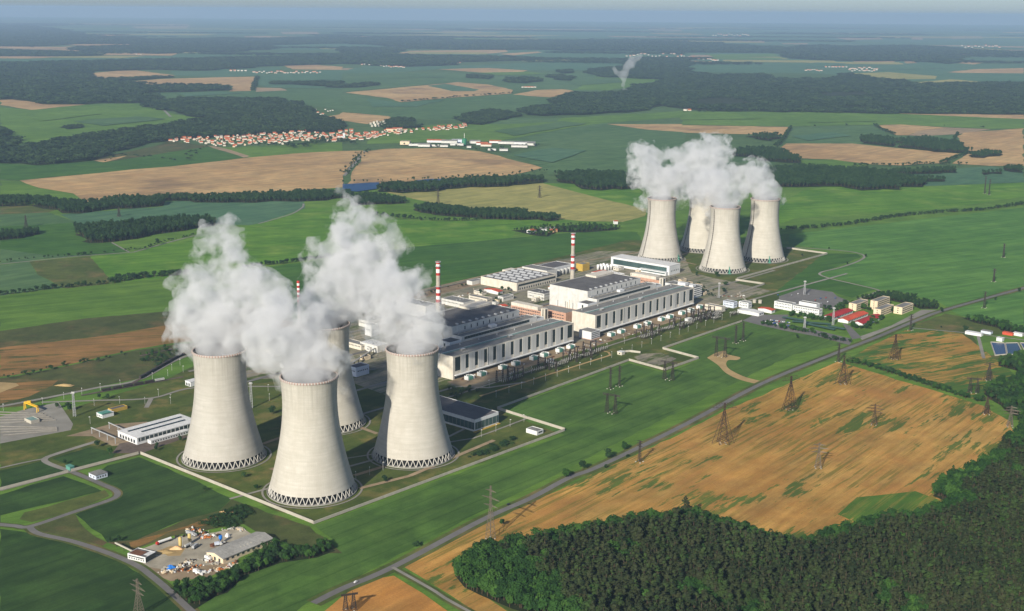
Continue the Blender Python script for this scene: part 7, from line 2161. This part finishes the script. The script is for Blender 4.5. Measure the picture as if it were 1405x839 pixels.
far_box(*f5(848, 118), 20, 10, 5, 'orange', 'tile', "orange outbuilding of the farm behind the plant", 0.35)
far_box(*f5(1115, 84), 9, 8, 7, 'clean', 'tile', "tiny white chapel at the edge of the ripe field", 0.3)
def f1(x, y): return (x / S3, y / S3)
def f2(x, y): return (470 + x / S3, y / S3)
def f3(x, y): return (935 + x / S3, y / S3)
FAR = []
for i in range(26):
    FAR.append((f1(1040 + i * 11 + random.uniform(-4, 4), 300 + random.uniform(-4, 4)), 26, "in the dark-roofed hamlet beyond the left tan field"))
for i in range(5): FAR.append((f1(948 + i * 15, 294), 34, "in the white sheds left of the dark-roofed hamlet"))
for i in range(18): FAR.append((f2(80 + i * 10, 266 + i * 0.8 + random.uniform(-3, 3)), 26, "in the far hamlet strung along the woods at centre"))
for i in range(9): FAR.append((f2(385 + i * 12, 268 - i * 0.6 + random.uniform(-3, 2)), 26, "in the white farm right of the far hamlet"))
for i in range(16): FAR.append((f2(1165 + i * 15, 228 + random.uniform(-5, 8)), 36, "in the far town above the thin steam column"))
for i in range(16): FAR.append((f3(i * 10, 232 + i * 1.2 + random.uniform(-4, 6)), 34, "in the far town's right end"))
for i in range(24): FAR.append((f3(690 + (i % 12) * 10, 283 + (i // 12) * 9 + random.uniform(-4, 4)), 28, "in the hamlet of the wooded valley's rim"))
for i in range(7): FAR.append((f3(592 + i * 14, 278), 30, "in the white barns left of the valley hamlet"))
for i in range(8): FAR.append((f3(510 + i * 9, 292 + random.uniform(-3, 3)), 24, "in the small hamlet by the valley's woods"))
for i in range(14): FAR.append((f3(130 + i * 11, 146 + random.uniform(-4, 4)), 60, "in the pale town on the right horizon"))
for i in range(12): FAR.append((f3(1150 + i * 14, 194 + random.uniform(-5, 4)), 50, "in the pale town near the right edge"))
for i in range(5): FAR.append((f2(738 + i * 13, 362), 26, "in the lone farm on the centre plain"))
for i in range(10): FAR.append((f1(1275 + i * 10, 462 + random.uniform(-9, 12)), 16, "in the hamlet by the woods above the village"))
for i in range(4): FAR.append((f1(70 + i * 8, 188), 40, "in the far farm at the left"))
for i in range(3): FAR.append((f1(560 + i * 9, 226), 30, "in the farm between the left woods"))
FAR.append((f3(15, 458), 34, "in the red roofed barn at the edge of the valley")); FAR.append((f3(32, 458), 30, "in the red roofed barn at the edge of the valley"))
fh = {}
for (q, L, where) in FAR:
    i = random.choice((0, 1, 4, 4, 5))
    o = link("far_house", HM[i], None, (*G(*q), ZF[0]), random.uniform(-0.3, 0.3))
    s = L / 24.0; o.scale = (s, s, s * 0.9)
    tag(o, HL[i].replace("type ", "") + " " + where, "house", HL[i] + " " + where)
# thin distant steam column
M_THIN = None
def thin():
    m, n, out = nt("thin_steam")
    s = n.nodes.new('ShaderNodeVolumePrincipled'); s.inputs['Color'].default_value = (0.95, 0.96, 0.98, 1); s.inputs['Density'].default_value = 0.012
    n.links.new(s.outputs[0], out.inputs['Volume']); return m
M_THIN = thin()
YT = G(857, 127)[1]
col = puffpx(YT, 857,124,4,0, 856,116,4.5,0, 856,108,5,0, 857,100,6,0, 860,93,6,0, 864,87,7,0, 868,82,6,0, 874,79,5,0, 851,105,4,0, 846,99,4.5,0, 843,94,4,0, 880,77,4,0, 866,90,6,0)
o = steam("thin distant steam column rising from the woods at top centre", col, 31, 7, 26, M_THIN)
o['group'] = "distant steam"
